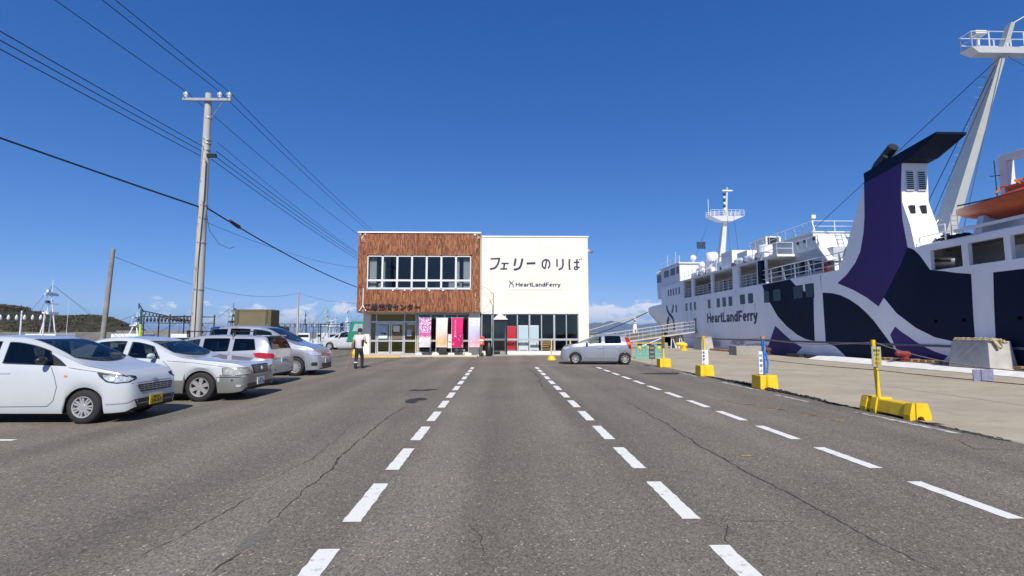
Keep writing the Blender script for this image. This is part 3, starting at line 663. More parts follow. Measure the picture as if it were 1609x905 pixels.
MB().lathe([(.001, 0), (.2, .02), (.24, .2), (.2, .5), (.12, .75), (.05, .88), (.001, .9)], n=12).build('sack', M('black_vinyl', (.02, .02, .024), .4, bump=.6, bscale=9), bn, smooth=60)
# ================================================================== cars
def pchip(keys):
    xs = [k[0] for k in keys]; ys = [k[1] for k in keys]; n = len(xs)
    h = [xs[i+1]-xs[i] for i in range(n-1)]; d = [(ys[i+1]-ys[i])/h[i] for i in range(n-1)]
    m = [d[0]] + [0 if d[i-1]*d[i] <= 0 else 2*d[i-1]*d[i]/(d[i-1]+d[i]) for i in range(1, n-1)] + [d[-1]]
    def f(x):
        if x <= xs[0]: return ys[0]
        if x >= xs[-1]: return ys[-1]
        i = 0
        while x > xs[i+1]: i += 1
        t = (x-xs[i])/h[i]; t2, t3 = t*t, t*t*t
        return (2*t3-3*t2+1)*ys[i] + (t3-2*t2+t)*h[i]*m[i] + (-2*t3+3*t2)*ys[i+1] + (t3-t2)*h[i]*m[i+1]
    return f
def paint(name, col, metal=0, rough=.35):
    return M(name, col, rough, metal, coat=1, var=.02, scale=2)
CARGLASS = glass_mat('car_glass', (.30, .34, .34), .10); SEEG = glass_mat('pale_car_glass', (.62, .72, .68), .10); PRIV = glass_mat('privacy_glass', (.10, .11, .12), .10); GLASSES = (CARGLASS, SEEG, PRIV)
SEATM = M('seat_fabric', (.055, .055, .06), .9, var=.2, scale=12); DASHM = M('dashboard_plastic', (.035, .035, .037), .7)
CHROME = M('chrome', (.75, .75, .77), .12, 1)
LAMP = M('headlamp_lens', (.55, .58, .62), .06, .35, coat=1, var=.5, scale=22)
REDL = M('tail_lamp_red', (.42, .006, .008), .1, coat=1, var=.3, scale=18)
AMBER = M('amber_lens', (.7, .22, .01), .15, coat=1)
RIM = M('alloy_wheel', (.46, .46, .47), .32, .45); HUB = M('wheel_well_dark', (.02, .02, .02), .8); BLACKP = M('black_trim', (.02, .02, .022), .4)
def wheel(parent, x, y, r, rr, wd, n, sg, style):
    m = MB().lathe([(rr, -wd/2), (rr+.02, -wd/2-.004), (r-.03, -wd/2+.0), (r-.008, -wd/2+.02), (r, -wd/2+.045), (r, wd/2-.045), (r-.008, wd/2-.02), (r-.03, wd/2), (rr+.02, wd/2+.004), (rr, wd/2), (rr-.01, wd/2-.03), (rr-.01, -wd/2+.02)], n=36, axis='y')
    t = m.build('wheel', RUBBER, parent, smooth=50); t.location = (x, y, r); t.rotation_euler = (0, random.uniform(0, 6), 0 if sg > 0 else math.pi)
    MB().lathe([(.001, wd/2-.075), (rr-.012, wd/2-.075)], n=24, axis='y').build('brake_disc', HUB, t)
    rm = MB().lathe([(rr-.001, wd/2-.008), (rr-.004, wd/2+.003), (rr-.022, wd/2-.002), (rr-.03, wd/2-.045)], n=36, axis='y')
    rm.lathe([(.001, wd/2-.004), (.045, wd/2-.006), (.06, wd/2-.02), (.06, wd/2-.06)], n=18, axis='y')
    for k in range(n):
        a = 2*math.pi*k/n
        for da in ((-.0, ) if style != 'twin' else (-.16, .16)):
            a0, a1 = a + da*1.6, a + da
            w0, w1 = (.030, .020) if style != 'star' else (.036, .046)
            if style == 'twin': w0, w1 = .016, .013
            p0, p1 = Vector((math.cos(a0), math.sin(a0))), Vector((math.cos(a1), math.sin(a1)))
            q0, q1 = Vector((-p0.y, p0.x)), Vector((-p1.y, p1.x))
            A = [p0*.045+q0*w0, p0*.045-q0*w0, p1*(rr-.014)-q1*w1, p1*(rr-.014)+q1*w1]
            yo, yi = (wd/2-.010, wd/2-.006)
            rm.add([(v.x, yy, v.y) for v, yy in zip(A, (yo, yo, yi, yi))] + [(v.x, yy-.045, v.y) for v, yy in zip(A, (yo, yo, yi, yi))],
                   [(0,1,2,3), (4,7,6,5), (0,4,5,1), (1,5,6,2), (2,6,7,3), (3,7,4,0)])
    rm.build('rim', RIM, t, smooth=35)
    return t
def rpoly(pts, r=.03, n=4):
    out = []; m = len(pts)
    for i in range(m):
        p = Vector(pts[i]); a = Vector(pts[i-1]) - p; b = Vector(pts[(i+1) % m]) - p
        k = min(r, a.length*.45, b.length*.45); A, B = p + a.normalized()*k, p + b.normalized()*k
        for j in range(n+1):
            t = j/n; q = A*(1-t)**2 + p*2*t*(1-t) + B*t*t; out.append(tuple(q))
    return out
class Car:
    def __init__(c, name, label, loc, rz, sp, group=None):
        c.sp = sp; c.t = thing(name, label, 'car', loc, rz, group)
        c.top, c.belt, c.wid, c.bot = (pchip(sp[k]) for k in ('top', 'belt', 'width', 'bottom')); c.tum = sp.get('tumble', .30)
        L = sp['L']; ss = sorted(set([0, .006, .015, .03, .05, .075] + [round(.1 + i*.04, 4) for i in range(int((L-.2)/.04))] + [L-.1, L-.075, L-.05, L-.03, L-.015, L-.006, L]))
        ss = [s for s in ss if 0 <= s <= L]; nr = 22; V = []; F = []; MI = []
        for s in ss:
            sec = c.section(s)
            V += [(-s, y, z) for y, z in sec] + [(-s, -y, z) for y, z in sec[1:-1]][::-1]
        ring = 2*nr - 2
        for i in range(len(ss)-1):
            for j in range(ring):
                k = (j+1) % ring; F.append((i*ring+j, i*ring+k, (i+1)*ring+k, (i+1)*ring+j))
                jj = min(j, ring-1-j); MI.append(1 if jj <= 1 else (2 if sp.get('two') and sum(V[q][2] for q in F[-1])/4 < .49 + (.09 if ss[i] < .5 else 0) else 0))
        F.append(tuple(range(ring-1, -1, -1))); MI.append(2 if sp.get('two') else 0); F.append(tuple(range((len(ss)-1)*ring, len(ss)*ring))); MI.append(0)
        me = bpy.data.meshes.new('body'); me.from_pydata(V, [], F)
        me.materials.append(sp['paint']); me.materials.append(HUB); me.materials.append(sp.get('two') or sp['paint'])
        me.polygons.foreach_set('material_index', MI); bm = bmesh.new(); bm.from_mesh(me); bmesh.ops.recalc_face_normals(bm, faces=bm.faces); bm.to_mesh(me); bm.free()
        me.polygons.foreach_set('use_smooth', [True]*len(me.polygons)); me.set_sharp_from_angle(angle=R(38))
        c.body = link('body', me, None, c.t); c.bvh = BVHTree.FromPolygons(V, F); c.V, c.F, c.cuts = V, F, []
        for i, s in enumerate(sp['wheels']):
            for sg in (1, -1): wheel(c.t, -s, sg*(sp['W']/2 - sp.get('ww', .17)/2 - .015), sp['r'], sp['rim'], sp.get('ww', .17), sp['spokes'], sg, sp.get('style', 'plain'))
    def section(c, s):
        sp = c.sp; w, zs, zt, zb = c.wid(s), c.belt(s), c.top(s), c.bot(s)
        lip = 0
        for sw in sp['wheels']:
            q = sp['arch']**2 - (s-sw)**2
            if q > 0: zb = max(zb, sp['r'] + math.sqrt(q)*1.0 - .0)
            e = abs(math.hypot(s-sw, max(0, zb-sp['r'])) - sp['arch'])
            if abs(s-sw) < sp['arch'] + .08: lip = max(lip, .012*(1 - abs(s-sw)/(sp['arch']+.08)))
        zs = max(zs, zb + .08); zt = max(zt, zs + .02); h = zt - zs; H = zs - zb
        y7 = w*.955; wr = max(.25*w, y7 - .03 - c.tum*h*.92)
        return [(0, zb), (.8*w, zb), (.955*w + lip, zb), (.985*w + lip, zb + min(.06, .3*H)), (w + lip*.7, zb + .40*H), (.997*w, zb + .64*H), (.982*w, zb + .86*H), (y7, zs),
                (y7 - .012 - c.tum*h*.11, zs + .10*h), (y7 - .018 - c.tum*h*.28, zs + .30*h), (y7 - .02 - c.tum*h*.45, zs + .48*h), (y7 - .02 - c.tum*h*.62 - .002, zs + .66*h), (y7 - .02 - c.tum*h*.73 - .004, zs + .77*h), (wr + .025, zs + .86*h), (wr - .03, zs + .945*h),
                (wr*.88, zs + .962*h), (wr*.75, zs + .975*h), (wr*.6, zt - .020*h), (wr*.45, zt - .014*h), (wr*.3, zt - .008*h), (wr*.15, zt - .003*h), (0, zt)]
    def decal(c, name, pts, d, mat, off=.004, sub=2, parent=None, mirror=True):
        objs = []
        for sg in ((1, -1) if mirror else (1,)):
            bm = bmesh.new(); P = [Vector((p[0], p[1]*sg, p[2])) for p in pts]; dd = Vector((d[0], d[1]*sg, d[2])).normalized()
            # triangulate in the plane across the view direction
            u = dd.cross(Vector((0, 0, 1))).normalized() if abs(dd.z) < .95 else Vector((1, 0, 0)); v = u.cross(dd)
            tri = tessellate_polygon([[Vector((p.dot(u), p.dot(v), 0)) for p in P]])
            if mat in GLASSES: c.cuts.append(([(p.dot(u), p.dot(v)) for p in P], u.copy(), v.copy(), dd.copy()))
            vs = [bm.verts.new(p) for p in P]
            for t_ in tri:
                try: bm.faces.new([vs[i] for i in t_])
                except ValueError: pass
            for _ in range(sub):
                es = [e for e in bm.edges if e.calc_length() > .06]
                if es: bmesh.ops.subdivide_edges(bm, edges=es, cuts=1, use_grid_fill=True); bmesh.ops.triangulate(bm, faces=bm.faces)
            for vv in bm.verts:
                hit, nrm, idx, dist = c.bvh.ray_cast(vv.co - dd*2.5, dd)
                if hit is None: hit, nrm, idx, dist = c.bvh.find_nearest(vv.co)
                if nrm.dot(dd) > 0: nrm = -nrm
                vv.co = hit + nrm*off - dd*off*.5
            bmesh.ops.recalc_face_normals(bm, faces=bm.faces)
            me = bpy.data.meshes.new(name); bm.to_mesh(me); bm.free()
            # face outwards
            if me.polygons and sum(p.normal.dot(dd)*p.area for p in me.polygons) > 0: me.flip_normals()
            me.polygons.foreach_set('use_smooth', [True]*len(me.polygons)); objs.append(link(name, me, mat, parent or c.t))
        return objs
    def side_window(c, s0, s1, f=.80, lo=.03, r=.035, slant0=0, slant1=0, mat=None, n=14):
        bot = []; topp = []
        for i in range(n+1):
            t = i/n; sb = s0 + (s1-s0)*t; st = (s0+slant0) + (s1+slant1-s0-slant0)*t
            bot.append((-sb, 1, c.belt(sb) + lo)); h = c.top(st) - c.belt(st); topp.append((-st, 1, c.belt(st) + max(lo + .012, f*h)))
        poly = [bot[0]] + bot[1:-1] + [bot[-1]] + topp[::-1]
        return c.decal('side_window', c.round_ends(poly, n, r), (0, -1, 0), mat or CARGLASS, .004, 3)
    def round_ends(c, poly, n, r):
        # soften the two rear corners
        q = list(poly); a = Vector(q[n]); b = Vector(q[n+1]); up = (b-a).normalized()
        q[n] = tuple(a + Vector((r*.3, 0, 0)) + up*r*.3); q[n+1] = tuple(b + Vector((r*.3, 0, 0)) - up*r*.3)
        return q
    def windshield(c, s0, s1, curve=.26, name='windshield', mat=None):
        L_, R_ = [], []; n = 10
        def wr(s): h = c.top(s)-c.belt(s); return c.wid(s)*.955 - .03 - c.tum*h*.92
        low = []; 
        for i in range(n+1):
            y = -1 + 2*i/n; s = s0 + curve*y*y; low.append((-s, y*(wr(s)-.045), c.top(s)))
        up = []
        for i in range(n+1):
            y = 1 - 2*i/n; s = s1 + .06*y*y; up.append((-s, y*(wr(s)-.045), c.top(s)))
        a, b = [], []
        return c.decal(name, low + up, (-.62, 0, -.78), mat or CARGLASS, .004, 4, mirror=False)
    def seam(c, pts, w=.008, parent=None):
        L_, R_ = [], []
        for i, p in enumerate(pts):
            a = Vector((pts[max(0, i-1)][0], pts[max(0, i-1)][1])); b = Vector((pts[min(len(pts)-1, i+1)][0], pts[min(len(pts)-1, i+1)][1])); d = (b-a).normalized()
            L_.append((-(p[0]-d.y*w/2), 1, p[1]+d.x*w/2)); R_.append((-(p[0]+d.y*w/2), 1, p[1]-d.x*w/2))
        return c.decal('door_seam', L_ + R_[::-1], (0, -1, 0), BLACKP, .0025, 3)
    def mirror(c, s, z, mat):
        for sg in (1, -1):
            y = c.wid(s)*.95
            MB().sphere((-s, sg*(y+.11), z+.055), .1, 12, 8, (.62, 1.05, .66)).build('door_mirror', mat, c.t, smooth=180)
            MB().beam((-s, sg*(y-.06), z), (-s, sg*(y+.09), z+.03), .05, .03).build('mirror_arm', mat, c.t)
    def handle(c, s, z, mat):
        for sg in (1, -1):
            y = c.wid(s)*.99; MB().box(-s-.09, -s+.09, sg*y-.005, sg*y+.028, z-.014, z+.014).build('door_handle', mat, c.t, bevel=.006)
    def plate(c, rear, z, bgm, txt, fg, tw=.33, th=.165, top=None):
        x = (c.sp['L']*-1 - .012) if rear else .012
        hit = c.bvh.ray_cast(Vector((-9 if rear else 3, 0, z)), Vector((1 if rear else -1, 0, 0)))[0]
        x = hit.x + (-.012 if rear else .012)
        o = MB().box(x-.006, x+.006, -tw/2, tw/2, z-th/2, z+th/2).build('number_plate', bgm, c.t)
        if txt:
            me = text_mesh('plate_number', txt, th*.44, tw*.82, extrude=.001, bold=.02); q = link('plate_number', me, fg, o); sgn = -1 if rear else 1
            q.rotation_euler = (0, 0, R(90) if not rear else R(-90)); q.location = (x + sgn*.0085, -tw*.41*sgn, z - th*.36)
        if top:
            me = text_mesh('plate_region', top, th*.24, tw*.5, extrude=.001, bold=.015); q = link('plate_region', me, fg, o); sgn = -1 if rear else 1
            q.rotation_euler = (0, 0, R(90) if not rear else R(-90)); q.location = (x + sgn*.0085, -tw*.25*sgn, z + th*.16)
        return o
    def finalize(c, sf, sr, zseat=.42, rhd=1):
        """open the body behind the glass and furnish the cabin"""
        def inside(p, poly):
            r = False; n = len(poly); j = n-1
            for i in range(n):
                (x0, y0), (x1, y1) = poly[i], poly[j]
                if (y0 > p[1]) != (y1 > p[1]) and p[0] < (x1-x0)*(p[1]-y0)/(y1-y0+1e-12)+x0: r = not r
                j = i
            return r
        me = c.body.data; bm = bmesh.new(); bm.from_mesh(me); kill = []
        for f in bm.faces:
            for poly, u, v, dd in c.cuts:
                if f.normal.dot(dd) > -.12: continue
                if all(inside((w.co.dot(u), w.co.dot(v)), poly) for w in f.verts): kill.append(f); break
        bmesh.ops.delete(bm, geom=kill, context='FACES'); bm.to_mesh(me); bm.free()
        W = c.sp['W']; zb = c.belt(sf)
        MB().box(-c.sp['L']+.35, -sf+.35, -W/2+.14, W/2-.14, .24, .30).build('cabin_floor', DASHM, c.t)
        MB().hexa([(-sf-.30, -W/2+.10, .35), (-sf+.30, -W/2+.12, .35), (-sf+.30, W/2-.12, .35), (-sf-.30, W/2-.10, .35)], [(-sf-.16, -W/2+.10, zb-.01), (-sf+.28, -W/2+.16, zb-.03), (-sf+.28, W/2-.16, zb-.03), (-sf-.16, W/2-.10, zb-.01)]).build('dashboard', DASHM, c.t)
        for s in (sf+.95, sr):
            for y in (-W*.235, W*.235):
                MB().box(-s-.05, -s+.45, y-.23, y+.23, .30, zseat+.08).hexa([(-s-.13, y-.23, zseat), (-s+.02, y-.23, zseat), (-s+.02, y+.23, zseat), (-s-.13, y+.23, zseat)], [(-s-.30, y-.20, zseat+.60), (-s-.20, y-.20, zseat+.60), (-s-.20, y+.20, zseat+.60), (-s-.30, y+.20, zseat+.60)]).build('seat', SEATM, c.t, bevel=.03)
                MB().box(-s-.33, -s-.22, y-.13, y+.13, zseat+.64, zseat+.84).build('headrest', SEATM, c.t, bevel=.035)
        t_ = MB().lathe([(.165, -.012), (.178, 0), (.165, .012), (.152, 0), (.165, -.012)], n=20); q = t_.build('steering_wheel', DASHM, c.t, smooth=60); q.location = (-sf-.42, -W*.235*rhd, zb-.02); q.rotation_euler = (0, R(62), 0)
    def wipers(c, s0):
        for y0, y1 in ((-.1, .42), (-.55, -.02)):
            pts = []
            for i in range(5):
                y = y0+(y1-y0)*i/4; s = s0+.05+.26*(y/c.wid(s0))**2 + .03*i/4
                h = c.bvh.ray_cast(Vector((-s, y, 3)), Vector((0, 0, -1)))[0]
                if h: pts.append(h + Vector((.01, 0, .018)))
            if len(pts) > 1: MB().tube(pts, .009, 5).build('wiper', BLACKP, c.t)
WHT = paint('pearl_white_paint', (.47, .50, .53)); SIL = paint('silver_paint', (.42, .44, .50), .5, .3); SILL = paint('light_silver_paint', (.40, .42, .47), .35, .3); LOWS = paint('lower_silver_paint', (.30, .31, .30), .5, .35)
YPL = M('yellow_plate', (.72, .46, .012), .5); WPL = M('white_plate', (.72, .74, .73), .5); GREENT = M('green_plate_print', (.03, .12, .075), .6); PBLK = M('plate_black', (.01, .01, .01), .6)

# --- white kei hatchback
KEI = dict(L=3.395, W=1.475, paint=WHT, wheels=(.72, 3.175), r=.285, rim=.185, arch=.33, spokes=7, style='twin', ww=.155, tumble=.28,
  top=[(0,.52),(.02,.64),(.06,.755),(.13,.82),(.25,.875),(.45,.93),(.70,.985),(.80,1.01),(1.0,1.10),(1.25,1.23),(1.75,1.43),(2.05,1.485),(2.5,1.5),(3.0,1.475),(3.18,1.43),(3.28,1.25),(3.37,.88),(3.395,.6)],
  belt=[(0,.48),(.02,.58),(.06,.69),(.13,.755),(.25,.81),(.45,.865),(.75,.91),(1.0,.935),(1.3,.95),(2.2,.985),(3.0,1.03),(3.25,1.03),(3.37,.8),(3.395,.55)],
  width=[(0,.46),(.02,.54),(.06,.60),(.15,.66),(.3,.705),(.6,.735),(2.8,.7375),(3.2,.70),(3.36,.63),(3.395,.58)],
  bottom=[(0,.26),(.1,.19),(.4,.175),(3.0,.19),(3.3,.26),(3.395,.35)])
k = Car('parked_car', 'white compact hatchback with yellow number plate nearest the viewer', (-6.36, 9.34, 0), 0, KEI, 'cars parked in the left row')
k.windshield(.82, 1.74, .20); k.side_window(1.28, 2.16, .80, slant0=.12); k.side_window(2.27, 2.92, .80, r=.05, slant1=-.06, mat=PRIV)
k.decal('pillar_trim', [(-1.06,1,.97),(-1.34,1,.985),(-1.42,1,1.06),(-1.36,1,1.17),(-1.20,1,1.075)], (0,-1,0), BLACKP, .003, 2)
k.seam([(1.30,.95),(1.22,.80),(1.16,.62),(1.20,.40),(1.30,.30)]); k.seam([(2.215,.98),(2.215,.5),(2.21,.30)]); k.seam([(1.30,.30),(2.21,.295),(2.75,.31)]); k.seam([(2.88,1.02),(2.86,.8),(2.80,.62)])
k.handle(2.05, .86, WHT); k.handle(2.78, .88, WHT); k.mirror(1.38, 1.02, BLACKP); k.wipers(.82)
k.decal('headlamp', rpoly([(-.53,.71,.865),(-.47,.72,.79),(-.36,.71,.70),(-.20,.69,.672),(-.06,.58,.685),(-.035,.44,.745),(-.06,.44,.785),(-.22,.62,.825)], .02), (-.72, -.69, 0), BLACKP, .004, 3)
k.decal('lamp_lens', rpoly([(-.44,.70,.825),(-.40,.71,.76),(-.33,.70,.715),(-.20,.69,.69),(-.085,.58,.70),(-.07,.48,.745),(-.22,.62,.80)], .02), (-.72, -.69, 0), LAMP, .009, 3)
k.decal('lamp_projector', [(-.29+.0*i, .70, .755) if False else (-.27+.05*math.cos(R(i*36)), .69, .752+.036*math.sin(R(i*36))) for i in range(10)], (-.72, -.69, 0), M('projector_lens', (.75,.8,.86), .05, .1, coat=1), .014, 1)
k.decal('grille', rpoly([(0,-.46,.635),(0,.46,.635),(0,.40,.50),(0,-.40,.50)], .03), (-1,0,0), BLACKP, .004, 3, mirror=False)
for z in (.535, .567, .60): k.decal('grille_bar', [(0,-.42,z-.004),(0,.42,z-.004),(0,.42,z+.004),(0,-.42,z+.004)], (-1,0,0), STEEL, .010, 3, mirror=False)
for y in (-.3,-.2,-.1,0,.1,.2,.3): k.decal('grille_bar', [(0,y-.004,.512),(0,y+.004,.512),(0,y+.004,.625),(0,y-.004,.625)], (-1,0,0), STEEL, .009, 1, mirror=False)
k.decal('lower_intake', rpoly([(0,-.52,.39),(0,.52,.39),(0,.45,.235),(0,-.45,.235)], .04), (-1,0,0), BLACKP, .004, 3, mirror=False)
k.decal('grille_bar', [(0,-.47,.305),(0,.47,.305),(0,.47,.315),(0,-.47,.315)], (-1,0,0), STEEL, .009, 3, mirror=False)
k.decal('crease_shade_strip', [(-.36,.70,.335),(-.08,.60,.345),(-.03,.47,.40),(-.03,.47,.388),(-.08,.60,.325),(-.36,.70,.315)], (-.75,-.66,0), M('bumper_crease_shade', (.25,.26,.28), .5), .003, 3)  # shade under the bumper crease, put in as a darker strip
k.decal('bonnet_seam', [(0,-.55,.672),(0,.55,.672),(0,.55,.664),(0,-.55,.664)], (-1,0,-.1), BLACKP, .003, 3, mirror=False)
k.plate(False, .335, YPL, '24-57', PBLK, top='函館 580'); k.decal('emblem', [(0, .075*math.cos(R(i*30)), .70+.024*math.sin(R(i*30))) for i in range(12)], (-1,0,-.3), STEEL, .008, 1, mirror=False)
k.seam([(.10,.735),(.25,.80),(.45,.86),(.75,.905),(1.02,.945)], .006)
k.decal('side_marker', rpoly([(-1.06,1,.79),(-1.0,1,.79),(-1.0,1,.82),(-1.06,1,.82)], .01), (0,-1,0), AMBER, .005, 1)

k.finalize(1.0, 2.85)
# --- white sedan, silver below
CRN = dict(L=4.82, W=1.765, paint=WHT, two=LOWS, wheels=(.93, 3.71), r=.325, rim=.215, arch=.365, spokes=6, style='star', ww=.20, tumble=.42,
  top=[(0,.64),(.02,.74),(.07,.805),(.2,.845),(.5,.89),(1.0,.945),(1.4,.995),(1.62,1.08),(2.2,1.35),(2.5,1.425),(2.9,1.455),(3.3,1.42),(3.7,1.27),(4.05,1.09),(4.4,1.05),(4.7,1.02),(4.8,.85),(4.82,.6)],
  belt=[(0,.60),(.02,.69),(.07,.75),(.2,.785),(.5,.83),(1.0,.88),(1.5,.91),(2.5,.94),(3.6,.965),(4.2,.975),(4.7,.95),(4.8,.8),(4.82,.55)],
  width=[(0,.60),(.02,.68),(.06,.74),(.16,.80),(.4,.85),(.9,.88),(3.9,.8825),(4.5,.85),(4.75,.78),(4.82,.70)],
  bottom=[(0,.30),(.06,.22),(.3,.19),(4.4,.2),(4.75,.28),(4.82,.36)])
c = Car('parked_car', 'white sedan with silver lower body and chrome framed grille', (-5.80, 12.14, 0), 0, CRN, 'cars parked in the left row')
c.windshield(1.42, 2.18, .22); c.side_window(1.86, 2.62, .80, slant0=.22); c.side_window(2.72, 3.40, .80, slant1=-.04); c.windshield(4.0, 3.45, -.2, name='rear_window')
c.seam([(1.78,.91),(1.60,.75),(1.52,.5),(1.52,.25)]); c.seam([(2.67,.94),(2.67,.4),(2.65,.25)]); c.seam([(1.52,.24),(2.65,.24),(3.3,.26)]); c.seam([(.2,.735),(.6,.80),(1.1,.865),(1.7,.91)], .006)
c.seam([(.56,.545),(.02,.535)], .014)
c.mirror(1.98, .965, WHT); c.handle(2.52, .80, WHT); c.handle(3.3, .82, WHT); c.wipers(1.42)
c.decal('headlamp', rpoly([(-.46,.85,.755),(-.44,.85,.585),(-.12,.77,.57),(-.02,.43,.58),(-.03,.43,.735),(-.16,.74,.755)], .03), (-.8,-.6,0), M('lamp_bezel', (.20,.20,.19), .3, .4), .004, 3)
c.decal('lamp_lens', rpoly([(-.43,.85,.74),(-.415,.85,.60),(-.13,.77,.588),(-.04,.46,.597),(-.045,.46,.72),(-.16,.74,.738)], .03), (-.8,-.6,0), M('hazed_lamp', (.46,.46,.40), .12, .3, coat=1, var=.3, scale=14), .009, 3)
c.decal('grille_frame', rpoly([(0,-.41,.80),(0,.41,.80),(0,.355,.56),(0,-.355,.56)], .04), (-1,0,-.12), CHROME, .004, 3, mirror=False)
c.decal('grille', rpoly([(0,-.385,.785),(0,.385,.785),(0,.335,.575),(0,-.335,.575)], .03), (-1,0,-.12), BLACKP, .010, 3, mirror=False)
for z in (.61,.645,.68,.715,.75): c.decal('grille_bar', [(0,-.35,z-.004),(0,.35,z-.004),(0,.35,z+.004),(0,-.35,z+.004)], (-1,0,-.12), STEEL, .016, 3, mirror=False)
c.decal('emblem', [(0,.045*math.cos(R(i*30)),.69+.045*math.sin(R(i*30))) for i in range(12)], (-1,0,-.12), CHROME, .020, 1, mirror=False)
c.decal('lower_intake', rpoly([(0,-.62,.375),(0,.62,.375),(0,.58,.30),(0,-.58,.30)], .03), (-1,0,0), BLACKP, .004, 3, mirror=False)
c.decal('fog_lamp', rpoly([(-.06,.76,.375),(-.16,.80,.375),(-.16,.80,.32),(-.06,.76,.32)], .015), (-.75,-.66,0), LAMP, .009, 2)
c.plate(False, .40, WPL, '23-20', GREENT, top='函館 300'); c.decal('side_marker', rpoly([(-.26,1,.49),(-.22,1,.49),(-.22,1,.455),(-.26,1,.455)], .008), (0,-1,0), BLACKP, .006, 1)
MB().cyl((-3.6, .5, 1.30), (-3.75, .5, 1.62), .004, None, 5).build('antenna', BLACKP, c.t)

c.finalize(1.55, 3.35)
# --- pale silver wagon seen from its tail
WAG = dict(L=4.42, W=1.695, paint=SILL, wheels=(.85, 3.45), r=.31, rim=.20, arch=.35, spokes=7, ww=.185, tumble=.33,
  top=[(0,.58),(.03,.68),(.12,.78),(.5,.88),(.95,.97),(1.2,1.06),(1.8,1.36),(2.2,1.455),(2.6,1.48),(3.4,1.47),(4.05,1.44),(4.16,1.38),(4.28,1.16),(4.37,.92),(4.41,.72),(4.42,.55)],
  belt=[(0,.54),(.03,.62),(.12,.70),(.5,.81),(1.0,.90),(2,.94),(3.4,.985),(4.1,1.01),(4.28,.99),(4.37,.85),(4.41,.66),(4.42,.5)],
  width=[(0,.52),(.03,.62),(.1,.70),(.3,.78),(.7,.835),(3.8,.8475),(4.1,.825),(4.3,.77),(4.39,.73),(4.42,.68)],
  bottom=[(0,.28),(.1,.21),(.4,.2),(4.0,.22),(4.3,.29),(4.42,.36)])
wg = Car('parked_car', 'pale silver station wagon with roof rack and red tail lamps', (-6.55-4.42, 15.15, 0), math.pi, WAG, 'cars parked in the left row')
wg.windshield(.98, 1.78, .25); wg.side_window(1.45, 2.3, .80, slant0=.2); wg.side_window(2.4, 3.15, .80, mat=PRIV); wg.side_window(3.27, 3.95, .78, slant1=-.10, r=.06, mat=PRIV)
wg.decal('rear_window', rpoly([(-4.1,-.60,1.36),(-4.1,.60,1.36),(-4.3,.68,1.06),(-4.3,-.68,1.06)], .06), (1,0,-.12), PRIV, .005, 4, mirror=False)
wg.decal('tail_lamp', rpoly([(-3.92,.86,.95),(-3.98,.86,.85),(-4.2,.82,.80),(-4.42,.55,.80),(-4.42,.50,.86),(-4.30,.60,.93),(-4.12,.80,.965)], .02), (.72,-.69,0), REDL, .007, 3)
wg.decal('bumper_reflector', rpoly([(-4.4,.5,.45),(-4.4,.64,.45),(-4.4,.64,.48),(-4.4,.5,.48)], .01), (1,-.1,0), REDL, .005, 1)
wg.plate(True, .74, WPL, '81-04', GREENT); wg.seam([(2.35,.95),(2.35,.3)]); wg.seam([(3.2,.98),(3.16,.75),(3.06,.55)]); wg.handle(3.02, .82, SILL); wg.handle(2.22, .80, SILL); wg.mirror(1.52, .99, SILL)
wg.decal('tailgate_seam', [(-4.4,-.6,.60),(-4.4,.6,.60),(-4.4,.6,.592),(-4.4,-.6,.592)], (1,0,0), BLACKP, .003, 3, mirror=False)
MB().box(-4.22, -3.98, -.58, .58, 1.425, 1.465).build('roof_spoiler', SILL, wg.t, bevel=.015); MB().box(-4.225, -4.222, -.16, .16, 1.435, 1.455).build('brake_lamp', REDL, wg.t)
for s in (1.9, 3.2):
    MB().beam((-s, -.66, 1.575), (-s, .66, 1.575), .05, .028).build('rack_bar', BLACKP, wg.t)
    for sg in (1, -1): MB().beam((-s, sg*.60, 1.40), (-s, sg*.62, 1.60), .07, .06).build('rack_foot', BLACKP, wg.t); MB().beam((-s, sg*.62, 1.57), (-s-.02, sg*.675, 1.34), .03, .012).build('rack_clamp', BLACKP, wg.t)

wg.finalize(1.1, 2.9)
# --- silver minivan
VAN = dict(L=4.25, W=1.70, paint=SIL, wheels=(.83, 3.56), r=.315, rim=.21, arch=.355, spokes=9, style='twin', ww=.185, tumble=.22,
  top=[(0,.60),(.03,.72),(.10,.83),(.25,.93),(.55,1.02),(.85,1.09),(1.05,1.17),(1.5,1.44),(1.95,1.65),(2.3,1.71),(2.9,1.735),(3.6,1.72),(3.98,1.67),(4.12,1.5),(4.2,1.15),(4.24,.8),(4.25,.6)],
  belt=[(0,.56),(.03,.66),(.10,.76),(.25,.85),(.55,.94),(.85,.985),(1.3,1.02),(2,1.05),(3.9,1.13),(4.1,1.13),(4.2,1.0),(4.24,.72),(4.25,.55)],
  width=[(0,.54),(.03,.64),(.1,.72),(.25,.79),(.6,.84),(3.8,.85),(4.1,.82),(4.22,.76),(4.25,.70)],
  bottom=[(0,.26),(.08,.2),(.4,.19),(3.9,.22),(4.2,.3),(4.25,.38)])
